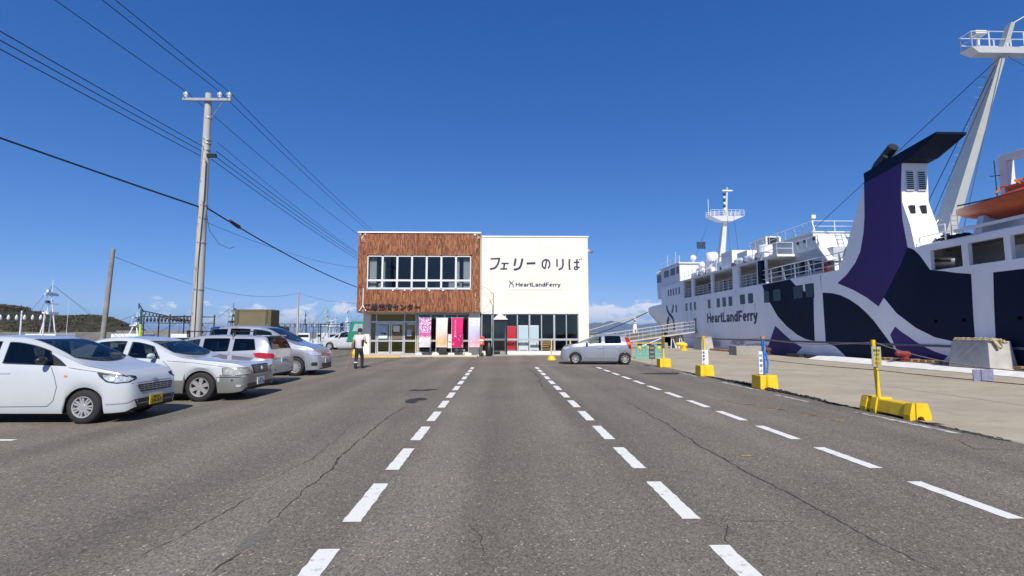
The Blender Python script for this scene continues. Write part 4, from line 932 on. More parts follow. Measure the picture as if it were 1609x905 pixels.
def minivan(label, loc, rz, pnt, glassmat=None, group=None):
    sp = dict(VAN); sp['paint'] = pnt; v = Car('parked_car', label, loc, rz, sp, group)
    v.windshield(1.0, 1.92, .24); v.side_window(1.2, 1.52, .72, slant0=.10, slant1=.12); v.side_window(1.62, 2.42, .82, slant0=.14); v.side_window(2.52, 3.22, .82, mat=PRIV); v.side_window(3.32, 3.92, .80, slant1=-.05, r=.05, mat=PRIV)
    v.seam([(1.58,1.03),(1.50,.8),(1.42,.5),(1.46,.27)]); v.seam([(2.47,1.07),(2.47,.27)]); v.seam([(1.46,.27),(2.47,.27),(3.1,.28)]); v.seam([(3.27,1.10),(3.24,.85),(3.12,.66)])
    v.mirror(1.66, 1.09, pnt); v.handle(2.36, .92, pnt); v.handle(2.62, .93, pnt); v.wipers(1.0)
    v.decal('headlamp', rpoly([(-.52,.83,.86),(-.44,.83,.76),(-.18,.78,.70),(-.03,.50,.70),(-.05,.44,.77),(-.24,.72,.82)], .03), (-.75,-.66,0), LAMP, .006, 3)
    v.decal('grille', rpoly([(0,-.45,.80),(0,.45,.80),(0,.42,.66),(0,-.42,.66)], .03), (-1,0,-.2), BLACKP, .004, 3, mirror=False)
    for z in (.69,.73,.77): v.decal('grille_bar', [(0,-.43,z-.011),(0,.43,z-.011),(0,.43,z+.011),(0,-.43,z+.011)], (-1,0,-.2), CHROME, .012, 3, mirror=False)
    v.decal('lower_intake', rpoly([(0,-.50,.42),(0,.50,.42),(0,.45,.27),(0,-.45,.27)], .03), (-1,0,0), BLACKP, .004, 3, mirror=False)
    v.decal('fog_lamp', rpoly([(-.10,.70,.46),(-.28,.78,.46),(-.28,.78,.34),(-.08,.70,.34)], .03), (-.75,-.66,0), BLACKP, .005, 3)
    v.plate(False, .50, WPL, '15-68', GREENT, top='函館 500'); v.finalize(1.2, 3.0, .5)
    return v
sv = minivan('silver minivan facing right at the far end of the left row', (-6.48, 18.62, 0), 0, SIL, group='cars parked in the left row')
sv.t.scale = (1, 1, 1.04)
far = minivan('white minivan parked behind the walking person', (-16.0, 45.0, 0), math.pi, WHT)
# --- silver kei hatchback before the building
K2 = dict(KEI); K2.update(paint=paint('grey_silver_paint', (.29, .31, .36), .35, .3), spokes=6, style='plain', rim=.17, r=.275, arch=.315, tumble=.20, wheels=(.70, 3.06),
  top=[(0,.55),(.03,.66),(.10,.78),(.22,.87),(.45,.95),(.75,1.0),(.95,1.05),(1.2,1.18),(1.72,1.40),(2.0,1.455),(2.4,1.47),(3.0,1.45),(3.2,1.40),(3.29,1.25),(3.37,.95),(3.395,.6)],
  belt=[(0,.50),(.03,.60),(.10,.71),(.22,.80),(.45,.88),(.75,.92),(1.0,.935),(1.3,.95),(2.2,.965),(3.0,.985),(3.27,.98),(3.37,.85),(3.395,.55)])
k2 = Car('parked_car', 'small silver hatchback parked before the white terminal wall', (3.02, 24.62, 0), math.pi - R(7), K2)
k2.windshield(.92, 1.70, .24); k2.side_window(1.16, 1.98, .82, slant0=.20, mat=SEEG); k2.side_window(2.12, 2.92, .82, r=.06, slant1=-.05, mat=PRIV)
k2.seam([(1.28,.94),(1.16,.75),(1.10,.5),(1.16,.28)]); k2.seam([(2.05,.96),(2.05,.28)]); k2.seam([(1.16,.28),(2.05,.28),(2.65,.29)]); k2.seam([(2.92,.98),(2.90,.8),(2.74,.6)])
k2.handle(1.88, .80, SILL); k2.handle(2.72, .82, SILL); k2.mirror(1.28, .99, SILL)
k2.decal('headlamp', rpoly([(-.46,.70,.86),(-.38,.71,.77),(-.20,.68,.72),(-.07,.56,.73),(-.06,.44,.80),(-.24,.60,.85)], .03), (-.75,-.66,0), LAMP, .006, 3)
k2.decal('grille', rpoly([(0,-.40,.55),(0,.40,.55),(0,.46,.32),(0,-.46,.32)], .04), (-1,0,0), BLACKP, .004, 3, mirror=False); k2.plate(False, .44, YPL, None, PBLK)
k2.decal('tail_lamp', rpoly([(-3.22,.72,1.30),(-3.27,.72,.80),(-3.33,.66,.74),(-3.39,.56,.76),(-3.37,.58,1.0),(-3.27,.60,1.30)], .03), (.80,-.60,0), REDL, .007, 3)
k2.decal('turn_lamp', rpoly([(-3.26,.72,1.08),(-3.28,.72,.96),(-3.38,.58,.96),(-3.35,.60,1.08)], .02), (.80,-.60,0), AMBER, .011, 2)
k2.decal('side_marker', rpoly([(-1.0,1,.76),(-.92,1,.76),(-.92,1,.79),(-1.0,1,.79)], .01), (0,-1,0), AMBER, .005, 1)
k2.finalize(1.0, 2.75)
# ================================================================== ferry
HX, XC = 19.35, 26.85
SHIP = thing('ferry_ship', 'large white car ferry with navy and purple curved livery moored at the quay', 'ship', (XC, 40, -2.2))
HULLM = M('hull_white', (.85, .86, .90), .42, var=.035, scale=.5, dirt=(.72, .72, .72), dscale=.35, dthr=(.5, .8), stretch=(1, 1, .12), bump=.05, bscale=1.2)
def plate_bump(m, st=.25):
    nt = m.node_tree; N = nt.nodes; L = nt.links; b = N['Principled BSDF']; tc = N.new('ShaderNodeTexCoord'); sp_ = N.new('ShaderNodeSeparateXYZ'); L.new(tc.outputs['Object'], sp_.inputs[0])
    cb = N.new('ShaderNodeCombineXYZ'); L.new(sp_.outputs[1], cb.inputs[0]); L.new(sp_.outputs[2], cb.inputs[1])
    br = N.new('ShaderNodeTexBrick'); br.inputs['Scale'].default_value = 1; br.inputs['Mortar Size'].default_value = .012; br.inputs['Mortar Smooth'].default_value = .6; br.inputs['Brick Width'].default_value = 3.1; br.inputs['Row Height'].default_value = 1.25; L.new(cb.outputs[0], br.inputs[0])
    ns = N.new('ShaderNodeTexNoise'); ns.inputs['Scale'].default_value = .9; ns.inputs['Detail'].default_value = 2; L.new(tc.outputs['Object'], ns.inputs[0])
    ad = N.new('ShaderNodeMath'); ad.operation = 'MULTIPLY_ADD'; ad.inputs[1].default_value = -.25; L.new(br.outputs['Fac'], ad.inputs[0]); L.new(ns.outputs[0], ad.inputs[2])
    bp = N.new('ShaderNodeBump'); bp.inputs['Strength'].default_value = st; bp.inputs['Distance'].default_value = .06; L.new(ad.outputs[0], bp.inputs['Height']); L.new(bp.outputs[0], b.inputs['Normal']); return m
NAVY = M('hull_navy', (.005, .011, .036), .55, spec=.12, var=.25, scale=.5, stretch=(1, 1, .15)); PURP = M('hull_purple', (.060, .034, .155), .55, spec=.15, var=.18, scale=.5, stretch=(1, 1, .2))
plate_bump(HULLM); plate_bump(NAVY); plate_bump(PURP)
SHW = M('ship_white', (.70, .715, .74), .45, var=.05, scale=1.2, dirt=(.45, .42, .38), dscale=1.4, dthr=(.68, .9)); SHIN = M('ship_inner_cream', (.58, .55, .47), .6, var=.06, scale=1)
SHG = M('ship_shaded_white', (.44, .485, .51), .5, var=.05, scale=1.2); SHDK = M('ship_deck_grey', (.20, .21, .22), .8, var=.1, scale=2); SWIN = M('ship_window', (.010, .014, .020), .12, spec=.35); ORNG = M('lifeboat_orange', (.50, .085, .018), .42, var=.08, scale=2, dirt=(.24, .035, .015), dscale=2.5, dthr=(.5, .8))  # grey side: shade of the port-facing walls put into the ship white
ROPE = M('hemp_rope', (.46, .38, .25), .95, var=.25, scale=14, bump=.6, bscale=60); DROPE = M('dark_rope', (.05, .048, .046), .95)
def sp(mb, name, mat, parent=SHIP, **k): return part(mb, name, mat, parent, **k)
# hull loft
Ys = [2, 6, 10, 14, 18, 22, 26, 30, 34, 38, 42, 46] + [47 + i for i in range(35)]
Zs = [-2.2, -1.4, -.6, .2, 1, 1.8, 2.6, 3.4, 4.3]
def hullX(Y, z):
    k = min(1, max(0, z/4.3)); t0, t1 = 47 + 10*k, 69 + 12*k
    if Y <= t0: return HX
    u = min(1, (Y-t0)/(t1-t0)); return XC - (XC-HX)*(1 - u**2.2)
vs = []; nz = len(Zs)
for Y in Ys:
    vs += [(hullX(Y, z), Y, z) for z in Zs] + [(2*XC - hullX(Y, z), Y, z) for z in reversed(Zs)]
rn = 2*nz; fs = [(i*rn+j, i*rn+j+1, (i+1)*rn+j+1, (i+1)*rn+j) for i in range(len(Ys)-1) for j in range(rn-1)]
fs.append(tuple(range(rn)))
sp(MB().add(vs, fs), 'hull', HULLM, smooth=30)
# forecastle bulwark, bow fairlead
b = MB(); prev = None
for Y in [58 + i for i in range(24)]:
    p = (hullX(Y, 4.3), Y)
    if prev: b.hexa([(prev[0], prev[1], 4.3), (prev[0]+.12, prev[1], 4.3), (p[0]+.12, p[1], 4.3), (p[0], p[1], 4.3)], [(prev[0], prev[1], 4.9), (prev[0]+.12, prev[1], 4.9), (p[0]+.12, p[1], 4.9), (p[0], p[1], 4.9)])
    prev = p
sp(b, 'bow_bulwark', HULLM)
sp(MB().box(HX, HX+.2, 23.2, 36.2, 4.3, 5.1).box(HX, HX+.2, 36.2, 58.4, 4.3, 5.12), 'side_strake', HULLM)
# promenade wall with openings
OP = [(36.3, 39.15), (40.2, 44.05), (44.45, 48.5), (49.05, 51.15)]
cuts = [36.2] + [v for p in OP for v in p] + [58.4]
for a_, b_ in zip(cuts[0::2], cuts[1::2]): sp(MB().box(HX, HX+.2, a_, b_, 5.12, 6.86), 'promenade_column', HULLM)
sp(MB().box(HX-.02, 2*XC-HX, 35.6, 58.4, 6.86, 7.02), 'upper_deck', SHW)
sp(MB().box(HX+.2, 2*XC-HX-.2, 23.2, 58.3, 4.98, 5.1), 'promenade_deck', SHDK)
sp(MB().box(21.6, 21.75, 36.5, 58.0, 5.1, 6.86), 'promenade_wall', SHIN); sp(MB().box(HX+.2, 21.6, 51.2, 51.35, 5.1, 6.86), 'promenade_bulkhead', SHIN); sp(MB().box(HX+.2, 21.6, 36.25, 36.35, 5.1, 5.9), 'promenade_bulkhead', SHIN)
sp(MB().box(HX+.2, 2*XC-HX, 58.2, 58.398, 4.3, 6.86), 'house_front', SHW)
for y0, y1, z0, z1 in ((49.6, 50.1, 5.9, 6.5), (45.2, 45.8, 5.3, 6.5), (46.2, 46.6, 5.3, 6.5), (40.8, 41.5, 5.5, 6.4), (42.0, 42.7, 5.5, 6.4), (37.2, 38.2, 5.6, 6.4)):
    sp(MB().box(21.57, 21.6, y0, y1, z0, z1), 'cabin_window', SWIN)
# rails
def rail(pts, h, nbars=3, step=1.2, r=.022, name='railing', mat=SHW, brace=0):
    mb = MB()
    for p, q in zip(pts, pts[1:]):
        p, q = Vector(p), Vector(q); n = max(1, int((q-p).length/step))
        for i in range(n+1):
            s = p.lerp(q, i/n); mb.cyl(s, s + Vector((0, 0, h)), r*1.25, None, 5)
            if brace and i % 2 == 0: mb.cyl(s + Vector((0, 0, h*.9)), s + Vector((.0, -.28, 0)), r*1.6, None, 5)
        for k in range(nbars): z = Vector((0, 0, h*(k+1)/nbars)); mb.cyl(p+z, q+z, r, None, 5)
    return sp(mb, name, mat)
for a_, b_ in OP: rail([(HX+.1, a_+.05, 5.12), (HX+.1, b_-.05, 5.12)], .92, 4, .9)
rail([(HX+.1, 24.6, 5.1), (HX+.1, 36.0, 5.1)], 1.0, 3, 1.35, .028, brace=1)
# aft deck house with its window row
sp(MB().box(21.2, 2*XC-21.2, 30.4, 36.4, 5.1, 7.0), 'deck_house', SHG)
sp(MB().box(21.21, 32.4, 30.36, 30.4, 5.1, 6.04), 'aft_lit_sheet', SHW)  # white sheets keep the sunlit aft ends of the grey houses light
y = 30.8
while y < 36:
    f = sp(MB().box(21.17, 21.2, y, y+.62, 5.62, 6.45), 'cabin_window', SWIN); y += .86
sp(MB().box(HX+.05, 2*XC-HX-.05, 33.6, 35.6, 6.86, 7.02), 'upper_deck', SHW)
sp(MB().cyl((HX+.25, 35.4, 5.1), (HX+.25, 35.4, 6.86), .12, None, 10), 'deck_post', SHW, smooth=40)
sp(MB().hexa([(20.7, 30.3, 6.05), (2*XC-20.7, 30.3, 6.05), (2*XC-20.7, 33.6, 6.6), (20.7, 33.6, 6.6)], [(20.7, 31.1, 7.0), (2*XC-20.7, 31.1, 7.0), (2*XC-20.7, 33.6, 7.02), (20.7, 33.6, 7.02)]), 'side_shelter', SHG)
sp(MB().hexa([(20.71, 30.22, 6.07), (32.9, 30.22, 6.07), (32.9, 30.32, 6.07), (20.71, 30.32, 6.07)], [(20.71, 31.02, 6.99), (32.9, 31.02, 6.99), (32.9, 31.12, 6.99), (20.71, 31.12, 6.99)]), 'aft_lit_sheet', SHW)
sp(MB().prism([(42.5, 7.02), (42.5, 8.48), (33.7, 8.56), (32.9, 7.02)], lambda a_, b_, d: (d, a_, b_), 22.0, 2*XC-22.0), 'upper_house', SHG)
sp(MB().hexa([(22.01, 32.84, 7.04), (31.69, 32.84, 7.04), (31.69, 32.93, 7.04), (22.01, 32.93, 7.04)], [(22.01, 33.62, 8.55), (31.69, 33.62, 8.55), (31.69, 33.72, 8.55), (22.01, 33.72, 8.55)]), 'aft_lit_sheet', SHW)
sp(MB().box(21.9, 2*XC-21.9, 33.5, 42.6, 8.565, 8.64), 'top_deck', SHW)
rail([(22.0, 33.6, 8.64), (22.0, 42.4, 8.64)], .75, 2, 1.0, .025, brace=1); rail([(22.0, 33.58, 8.64), (31.7, 33.58, 8.64)], .75, 2, 1.6, .025)
rail([(20.75, 31.2, 7.02), (20.75, 33.6, 7.02)], .85, 3, .8, .025, brace=1); rail([(20.75, 31.15, 7.02), (26, 31.15, 7.02)], .85, 3, 1.3, .022); rail([(HX+.1, 33.7, 7.02), (HX+.1, 37.0, 7.02)], .85, 2, 1.2, .022); rail([(HX+.1, 33.7, 7.02), (20.6, 33.7, 7.02)], .85, 2, .8, .022)
sp(MB().cyl((22.2, 33.8, 8.64), (22.2, 33.8, 9.6), .05).box(22.05, 22.35, 33.65, 33.95, 9.6, 9.85), 'searchlight', SHW)
for y in (31.6, 32.6, 33.4): sp(MB().box(20.78, 20.90, y, y+.16, 7.6, 7.9), 'deck_lamp', BLACKP)
sp(MB().lathe([(.001, 5.1), (1.25, 5.1), (1.25, 7.0), (1.1, 7.5), (.7, 7.85), (.001, 8.0)], c=(23.0, 29.3, 0), n=20), 'ventilator', SHW, smooth=40)
lad = MB()
for s_ in (-.2, .2): lad.cyl((21.9+s_, 30.1, 5.1), (21.9+s_, 30.9, 8.0), .025, None, 5)
for i in range(10): lad.cyl((21.7, 30.14+.077*i, 5.3+.28*i), (22.1, 30.14+.077*i, 5.3+.28*i), .018, None, 5)
sp(lad, 'ladder', STEEL)
sp(MB().lathe([(.22, 0), (.34, .03), (.38, .08), (.34, .13), (.22, .16), (.22, 0)], c=(20.9, 30.9, 5.75), n=18, axis='x'), 'life_ring', ORNG, smooth=60)
# hull windows and doors
def hwin(y0, y1, z0, z1, name='hull_window', rm=None):
    o = sp(MB().box(HX-.018, HX+.02, y0, y1, z0, z1), name, SWIN); sp(MB().box(HX-.012, HX+.01, y0-.05, y1+.05, z0-.05, z1+.05), 'window_rim', rm or HULLM, o); return o
for y in (56.0, 55.2, 54.4, 53.55, 52.6): hwin(y-.42, y, 5.66, 6.42)
for y0, y1 in ((53.2, 53.7), (50.2, 50.75), (49.1, 49.6), (48.0, 48.5), (44.65, 45.2), (42.7, 43.35), (41.55, 42.2), (40.4, 41.05), (38.25, 39.05), (37.0, 37.75)): hwin(y0, y1, 3.78 if y1 < 40 else 3.75, 4.55)
for y0, y1 in ((34.75, 35.4), (33.3, 34.2), (30.85, 31.8), (29.75, 30.5)): hwin(y0, y1, 3.74, 4.53, rm=NAVY)
hwin(48.05, 48.7, 1.62, 2.95, 'side_door')
# painted livery on the hull side
def livery(pts, mat, name='livery_panel', off=.004):
    P = [(p.y, p.z) for p in (aX(px, py, HX) for px, py in pts)]
    return sp(MB().prism(P, lambda a_, b_, d: (d, a_, b_), HX-off, HX+.002), name, mat)
livery([(1197.4,447.5),(1241.4,438.8),(1253,451.6),(1266.2,459),(1278.6,466),(1279,500),(1280.3,536.1),(1266.2,532.8),(1253,526.2),(1236.4,512.9),(1221.5,496.3),(1209,474),(1201.6,459.9)], NAVY)
livery([(1292.4,459.8),(1306,460.4),(1320,463.6),(1335,470.6),(1349.7,480.7),(1362,492),(1373.6,504.6),(1391.5,528.5),(1398,537.4),(1409,552),(1412,568),(1336,568),(1325.8,556.8),(1312.4,544.4),(1297.5,538),(1295,500)], NAVY)
livery([(1406.4,513),(1416,521),(1427.3,528.5),(1440,537.5),(1452.6,544.9),(1469,552.5),(1489.3,559),(1481,568),(1412.4,568),(1409.6,551.4),(1398.8,526)], PURP)
livery([(1218,511.6),(1229.8,522.9),(1243,534.5),(1260.4,546),(1245,562),(1205,560),(1206.5,545)], PURP)
livery([(1426,388.6),(1435,391.5),(1445.6,401.5),(1461.5,424),(1482.7,426),(1502,428.6),(1526,430.4),(1529.7,500),(1532.3,533),(1514,536.5),(1496,536),(1469,530),(1439,515),(1409.4,492.7),(1390.2,469.4),(1388.5,467.5),(1398,442),(1404,430),(1411.5,417),(1421,389)], NAVY)
livery([(1316,445),(1330,432),(1344,413),(1352,395),(1357,365),(1358.5,340),(1358,300),(1357.5,286),(1417,254),(1416,285),(1415.5,310),(1418,345),(1426,388),(1415,417),(1407.6,430),(1401.6,442),(1391.5,462.8),(1380.6,481.6),(1361.6,467.3),(1340.7,455.4)], PURP, off=.007)
p0, p1, p2 = (aX(q[0], q[1], HX) for q in ((1560.7, 428), (1562, 480), (1564.5, 531.5)))
sp(MB().prism([(p0.y, p0.z), (p1.y, p1.z), (p2.y, p2.z), (p2.y-.1, -1), (6, -1), (6, p0.z)], lambda a_, b_, d: (d, a_, b_), HX-.004, HX+.002), 'livery_panel', NAVY)
for px, py in ((1471, 505), (1515, 503), (1603, 500)): q = aX(px, py, HX); sp(MB().cyl((HX-.012, q.y, q.z), (HX+.02, q.y, q.z), .085, None, 14), 'hull_port', M('port_black', (.002, .002, .003), .9, spec=.03))
sp(MB().beam((HX-.03, 8, .95), (HX-.03, 46, .95), .06, .1), 'rubbing_strake', M('strake_grey', (.10, .11, .17), .5))
me = latin_mesh('hull_lettering', 'HeartLandFerry', .87, 9.05, sw=.21); o = link('hull_lettering', me, NAVYT, SHIP); o.rotation_euler = (0, 0, R(-90)); o.location = Vector((HX-.002, 45.5, 2.42)) - SHIP.location; o['label'] = 'navy Latin lettering on the white hull side'
def hull_stroke(pts, w, mat, off):
    P = [aX(px, py, HX) for px, py in pts]; L_, R_ = [], []
    for i in range(len(P)):
        d = (P[min(len(P)-1, i+1)] - P[max(0, i-1)]); d = Vector((d.y, d.z)).normalized(); n_ = Vector((-d.y, d.x))*w/2
        L_.append((P[i].y+n_.x, P[i].z+n_.y)); R_.append((P[i].y-n_.x, P[i].z-n_.y))
    return sp(MB().prism(L_ + R_[::-1], lambda a_, b_, d: (d, a_, b_), HX-off, HX+.002), 'logo_stroke', mat)
hull_stroke([(1047.5,480),(1048.5,487),(1051,492),(1055,497),(1058,502),(1059,510),(1059,520)], .42, NAVYT, .005); hull_stroke([(1058,479),(1057,487),(1055.5,491)], .38, NAVYT, .008); hull_stroke([(1051,498.5),(1048.8,504),(1048.3,520)], .42, NAVYT, .008)
RST = M('rust_streak', (.30, .20, .14), .8, dirt=(.74, .755, .80), dscale=6, dthr=(.38, .6), stretch=(1, 3, .4)); SCF = M('fender_scuff', (.22, .23, .27), .8, dirt=(.70, .715, .76), dscale=4, dthr=(.38, .58), stretch=(1, .4, 3)); rnd = random.Random(77)
for y_, zt_, hh in ((50.4, 3.7, 1.2), (49.3, 3.7, .7), (44.9, 3.7, .9), (41.9, 3.7, 1.1), (38.6, 3.72, .8), (47.4, 5.1, .6), (43.6, 5.05, .5), (39.7, 5.0, .7), (36.8, 3.7, 1.0), (33.0, 5.0, .5), (29.0, 5.0, 1.1), (48.4, 1.6, .7)):
    sp(MB().prism([(y_-.05, zt_), (y_+.06, zt_), (y_+.025, zt_-hh*.6), (y_+.005, zt_-hh), (y_-.02, zt_-hh*.7)], lambda a_, b_, d: (d, a_, b_), HX-.003, HX+.001), 'rust_streak', RST)
for y_, z_, ly, lz in ((44.5, .55, 2.2, .3), (39.8, .7, 1.6, .25), (36.6, .4, 2.0, .35)):
    P_ = [(y_+ly*math.cos(t*.524)*rnd.uniform(.7, 1.1), z_+lz*math.sin(t*.524)*rnd.uniform(.7, 1.1)) for t in range(12)]; sp(MB().prism(P_, lambda a_, b_, d: (d, a_, b_), HX-.0025, HX+.001), 'fender_scuff', SCF)
# bulwark with openings towards the stern
cuts = [(22.35, 21.4), (19.9, 19.62), (18.17, 17.93), (16.4, 16.1), (14.6, 14.3), (12.8, 2)]
sp(MB().box(HX, HX+.18, 2, 23.2, 5.22, 5.5).box(HX, HX+.18, 22.35, 23.2, 4.3, 5.22), 'bulwark', HULLM)
for a_, b_ in cuts: sp(MB().box(HX, HX+.18, b_, a_, 4.3, 5.22), 'bulwark_post', HULLM)
sp(MB().box(HX+.18, 2*XC-HX-.18, 2, 23.2, 4.2, 4.3), 'stern_deck', SHDK); sp(MB().box(21.8, 22.0, 2, 22.8, 4.3, 5.5), 'stern_wall', SHW); sp(MB().box(HX+.18, 22.0, 2, 23.0, 5.5, 5.58), 'boat_deck', SHW)
sp(MB().box(20.4, 21.75, 17.7, 19.0, 4.3, 5.0), 'deck_locker', SHW, bevel=.05)
# funnel casing
FY = [(24.95, 9.6), (25.25, 9.09), (25.65, 8.3), (26.05, 7.54), (26.5, 6.6), (26.85, 5.9), (27.41, 5.1), (22.2, 5.1), (22.15, 5.4), (22.35, 6.6), (22.7, 7.8), (22.62, 9.75)]
sp(MB().prism(FY, lambda a_, b_, d: (d, a_, b_), HX-.001, HX+1.3), 'funnel_casing', HULLM)
sp(MB().prism([(25.0, 9.45), (22.6, 9.70), (22.1, 9.75), (21.4, 10.0), (20.6, 10.32), (20.6, 10.42), (25.02, 9.98)], lambda a_, b_, d: (d, a_, b_), HX-.02, HX+1.35), 'funnel_cap', NAVY)
for x0, x1, z0, z1 in ((HX+.18, HX+.56, 8.35, 9.35), (HX+.76, HX+1.14, 8.35, 9.35)):
    f = sp(MB().box(x0, x1, 22.60, 22.66, z0, z1), 'louvre', SHW)
    n = 9
    for i in range(n): sp(MB().box(x0+.03, x1-.03, 22.585, 22.602, z0+.05+i*(z1-z0-.1)/n, z0+.05+(i+.55)*(z1-z0-.1)/n), 'slat', BLACKP, f)
for x0, x1 in ((HX+.2, HX+.45), (HX+.75, HX+1.0)): sp(MB().box(x0, x1, 22.5, 22.62, 7.2, 7.6), 'vent', BLACKP)
q = MB(); pp = [(HX+.35, 23.5, 9.9), (HX+.35, 23.3, 10.35), (HX+.35, 22.9, 10.62)]
EXH = M('sooty_pipe', (.03, .03, .034), .5)
for r_, dx, pts in ((.25, .55, [(0, 24.95, 9.75), (0, 24.75, 10.25), (0, 23.62, 10.92)]), (.12, .2, [(0, 24.5, 9.75), (0, 24.3, 10.15), (0, 23.75, 10.45)])):
    P = [(HX+dx, y_, z_) for _, y_, z_ in pts]; m_ = MB().cyl(P[0], P[1], r_*.95, r_, 16).cyl(P[1], P[2], r_, r_, 16); sp(m_, 'exhaust_pipe', EXH, smooth=40)
    sp(MB().cyl(P[2], Vector(P[2]) + (Vector(P[2])-Vector(P[1])).normalized()*.01, r_*.82, None, 16), 'pipe_mouth', BLACKP)
# white box house beside the funnel, rope heap, rails
sp(MB().lathe([(.001, 5.1), (.62, 5.1), (.62, 6.9), (.55, 7.2), (.35, 7.42), (.001, 7.5)], c=(21.35, 24.0, 0), n=20), 'ventilator', SHW, smooth=40); sp(MB().box(21.0, 22.0, 22.7, 23.2, 5.1, 6.3), 'vent_house', SHW, bevel=.03)
lad = MB()
for s_ in (-.17, .17): lad.cyl((21.75+s_, 22.62, 5.5), (21.75+s_, 22.62, 7.3), .022, None, 5)
for i in range(7): lad.cyl((21.58, 22.62, 5.7+.24*i), (21.92, 22.62, 5.7+.24*i), .016, None, 5)
sp(lad, 'ladder', STEEL); sp(MB().tube([(20.8, 22.6, 5.58), (20.8, 22.6, 6.7), (20.95, 22.6, 6.9), (21.2, 22.6, 6.85)], .035, 6), 'vent_pipe', STEEL)
sp(MB().box(20.95, 21.05, 22.69, 22.71, 5.5, 5.9).box(21.3, 21.6, 22.68, 22.71, 5.4, 6.1), 'locker_door', M('locker_grey', (.35, .37, .38), .5))
rail([(20.7, 22.0, 5.58), (20.7, 22.8, 5.58)], 1.0, 3, .4, .02); rail([(HX+.1, 19.4, 5.58), (HX+.1, 22.0, 5.58)], .35, 1, 1.2, .02)
hp = MB(); rnd = random.Random(2)
for i in range(26):
    c_ = Vector((20.3 + rnd.uniform(-.45, .45), 21.2 + rnd.uniform(-.4, .4), 5.62 + rnd.uniform(0, .4)*.7)); rr_ = rnd.uniform(.12, .26)
    hp.tube([c_ + Vector((rr_*math.cos(t_*.7), rr_*math.sin(t_*.7), .03*math.sin(t_*1.7+i))) for t_ in range(10)], .032, 5)
o = sp(hp, 'rope_heap', DROPE); o['kind'] = 'stuff'
# lifeboat on its cradle
def boat(x, y0, y1, z0, wd, h):
    n, m = 18, 12; vs = []
    for i in range(n+1):
        t = i/n; f = (1 - abs(2*t-1)**2.2)**.85 if 0 < t < 1 else 0
        sh = .22*(2*t-1)**2
        for j in range(m+1):
            a_ = math.pi*j/m; vs.append((x - wd/2*f*math.cos(a_), y0 + (y1-y0)*t, z0 + h + sh - h*(.25 + .75*f)*math.sin(a_)**.8))
    return MB().add(vs, [(i*(m+1)+j, (i+1)*(m+1)+j, (i+1)*(m+1)+j+1, i*(m+1)+j+1) for i in range(n) for j in range(m)]), vs
LBT = thing('lifeboat', 'orange lifeboat in its cradle above the stern bulwark', 'boat', (20.6, 17.6, 5.58))
lb, _ = boat(20.5, 13.8, 21.2, 5.98, 2.3, .80); part(lb, 'boat_hull', ORNG, LBT, smooth=60)
cv, _ = boat(20.5, 14.6, 20.4, 6.95, 1.9, .35); cv.v = [(v[0], v[1], 14.22 - v[2] + .25) if False else (v[0], v[1], 6.85 + (7.3 - v[2])*.7) for v in cv.v]; part(cv, 'boat_cover', ORNG, LBT, smooth=60)
part(MB().box(20.1, 21.1, 16.4, 18.7, 6.9, 7.38), 'boat_cabin', ORNG, LBT, bevel=.12)
part(MB().tube([(19.42, y_, 6.80 + .22*(2*(y_-13.8)/7.4-1)**2) for y_ in (15, 16, 17, 18, 19, 20)], .03), 'grab_line', BLACKP, LBT)
lash = MB(); rnd = random.Random(9)
for i in range(9):
    c_ = Vector((20.3+rnd.uniform(-.3, .3), 18.0+rnd.uniform(-.9, .9), 7.40)); lash.tube([c_, c_+Vector((rnd.uniform(-.4, .4), rnd.uniform(-.5, .5), .04)), c_+Vector((rnd.uniform(-.5, .5), rnd.uniform(-.7, .7), -.2))], .035, 5)
part(lash, 'lashing', M('orange_rope', (.62, .16, .03), .8), LBT)['kind'] = 'stuff'
for y_ in (16.0, 19.3): part(MB().hexa([(19.5, y_-.15, 5.58), (21.7, y_-.15, 5.58), (21.7, y_+.15, 5.58), (19.5, y_+.15, 5.58)], [(19.7, y_-.12, 6.3), (21.4, y_-.12, 6.3), (21.4, y_+.12, 6.3), (19.7, y_+.12, 6.3)]), 'cradle', SHW, LBT)
part(MB().beam((19.42, 14.5, 5.85), (19.42, 20.2, 5.85), .1, .12), 'cradle_rail', SHW, LBT)
sp(MB().beam((21.6, 19.9, 5.58), (21.6, 19.9, 9.1), .36, .36).beam((21.6, 20.0, 9.0), (21.2, 16.4, 8.6), .32, .32).beam((21.6, 19.7, 7.2), (21.4, 18.0, 8.7), .12, .12), 'davit_crane', SHW, bevel=.03)
sp(MB().cyl((21.2, 20.0, 5.6), (21.2, 20.0, 8.9), .02).cyl((20.95, 20.0, 8.2), (21.4, 20.0, 8.25), .02), 'davit_wire', BLACKP)
# after mast, leaning aft, boxed section with crosstree
mb_ = Vector((XC, 29.5, 5.8)); mt_ = Vector((XC, 23.85, 17.75))
def quadm(c_, wx, wy): return [(c_.x-wx, c_.y-wy, c_.z), (c_.x+wx, c_.y-wy, c_.z), (c_.x+wx, c_.y+wy, c_.z), (c_.x-wx, c_.y+wy, c_.z)]
MAST = M('mast_white', (.66, .67, .62), .5, var=.07, scale=1)
sp(MB().hexa(quadm(mb_, .34, .62), quadm(mt_, .11, .14)), 'after_mast', MAST)
sp(MB().hexa([(25.4, 24.2, 16.35), (28.3, 24.2, 16.35), (28.3, 24.7, 16.35), (25.4, 24.7, 16.35)], [(24.9, 24.1, 16.62), (28.8, 24.1, 16.62), (28.8, 24.8, 16.62), (24.9, 24.8, 16.62)]), 'crosstree', SHW)
for pts in ([(24.95, 24.12, 16.62), (28.75, 24.12, 16.62)], [(24.95, 24.78, 16.62), (28.75, 24.78, 16.62)], [(24.95, 24.12, 16.62), (24.95, 24.78, 16.62)]): rail(pts, .85, 2, .8, .028)
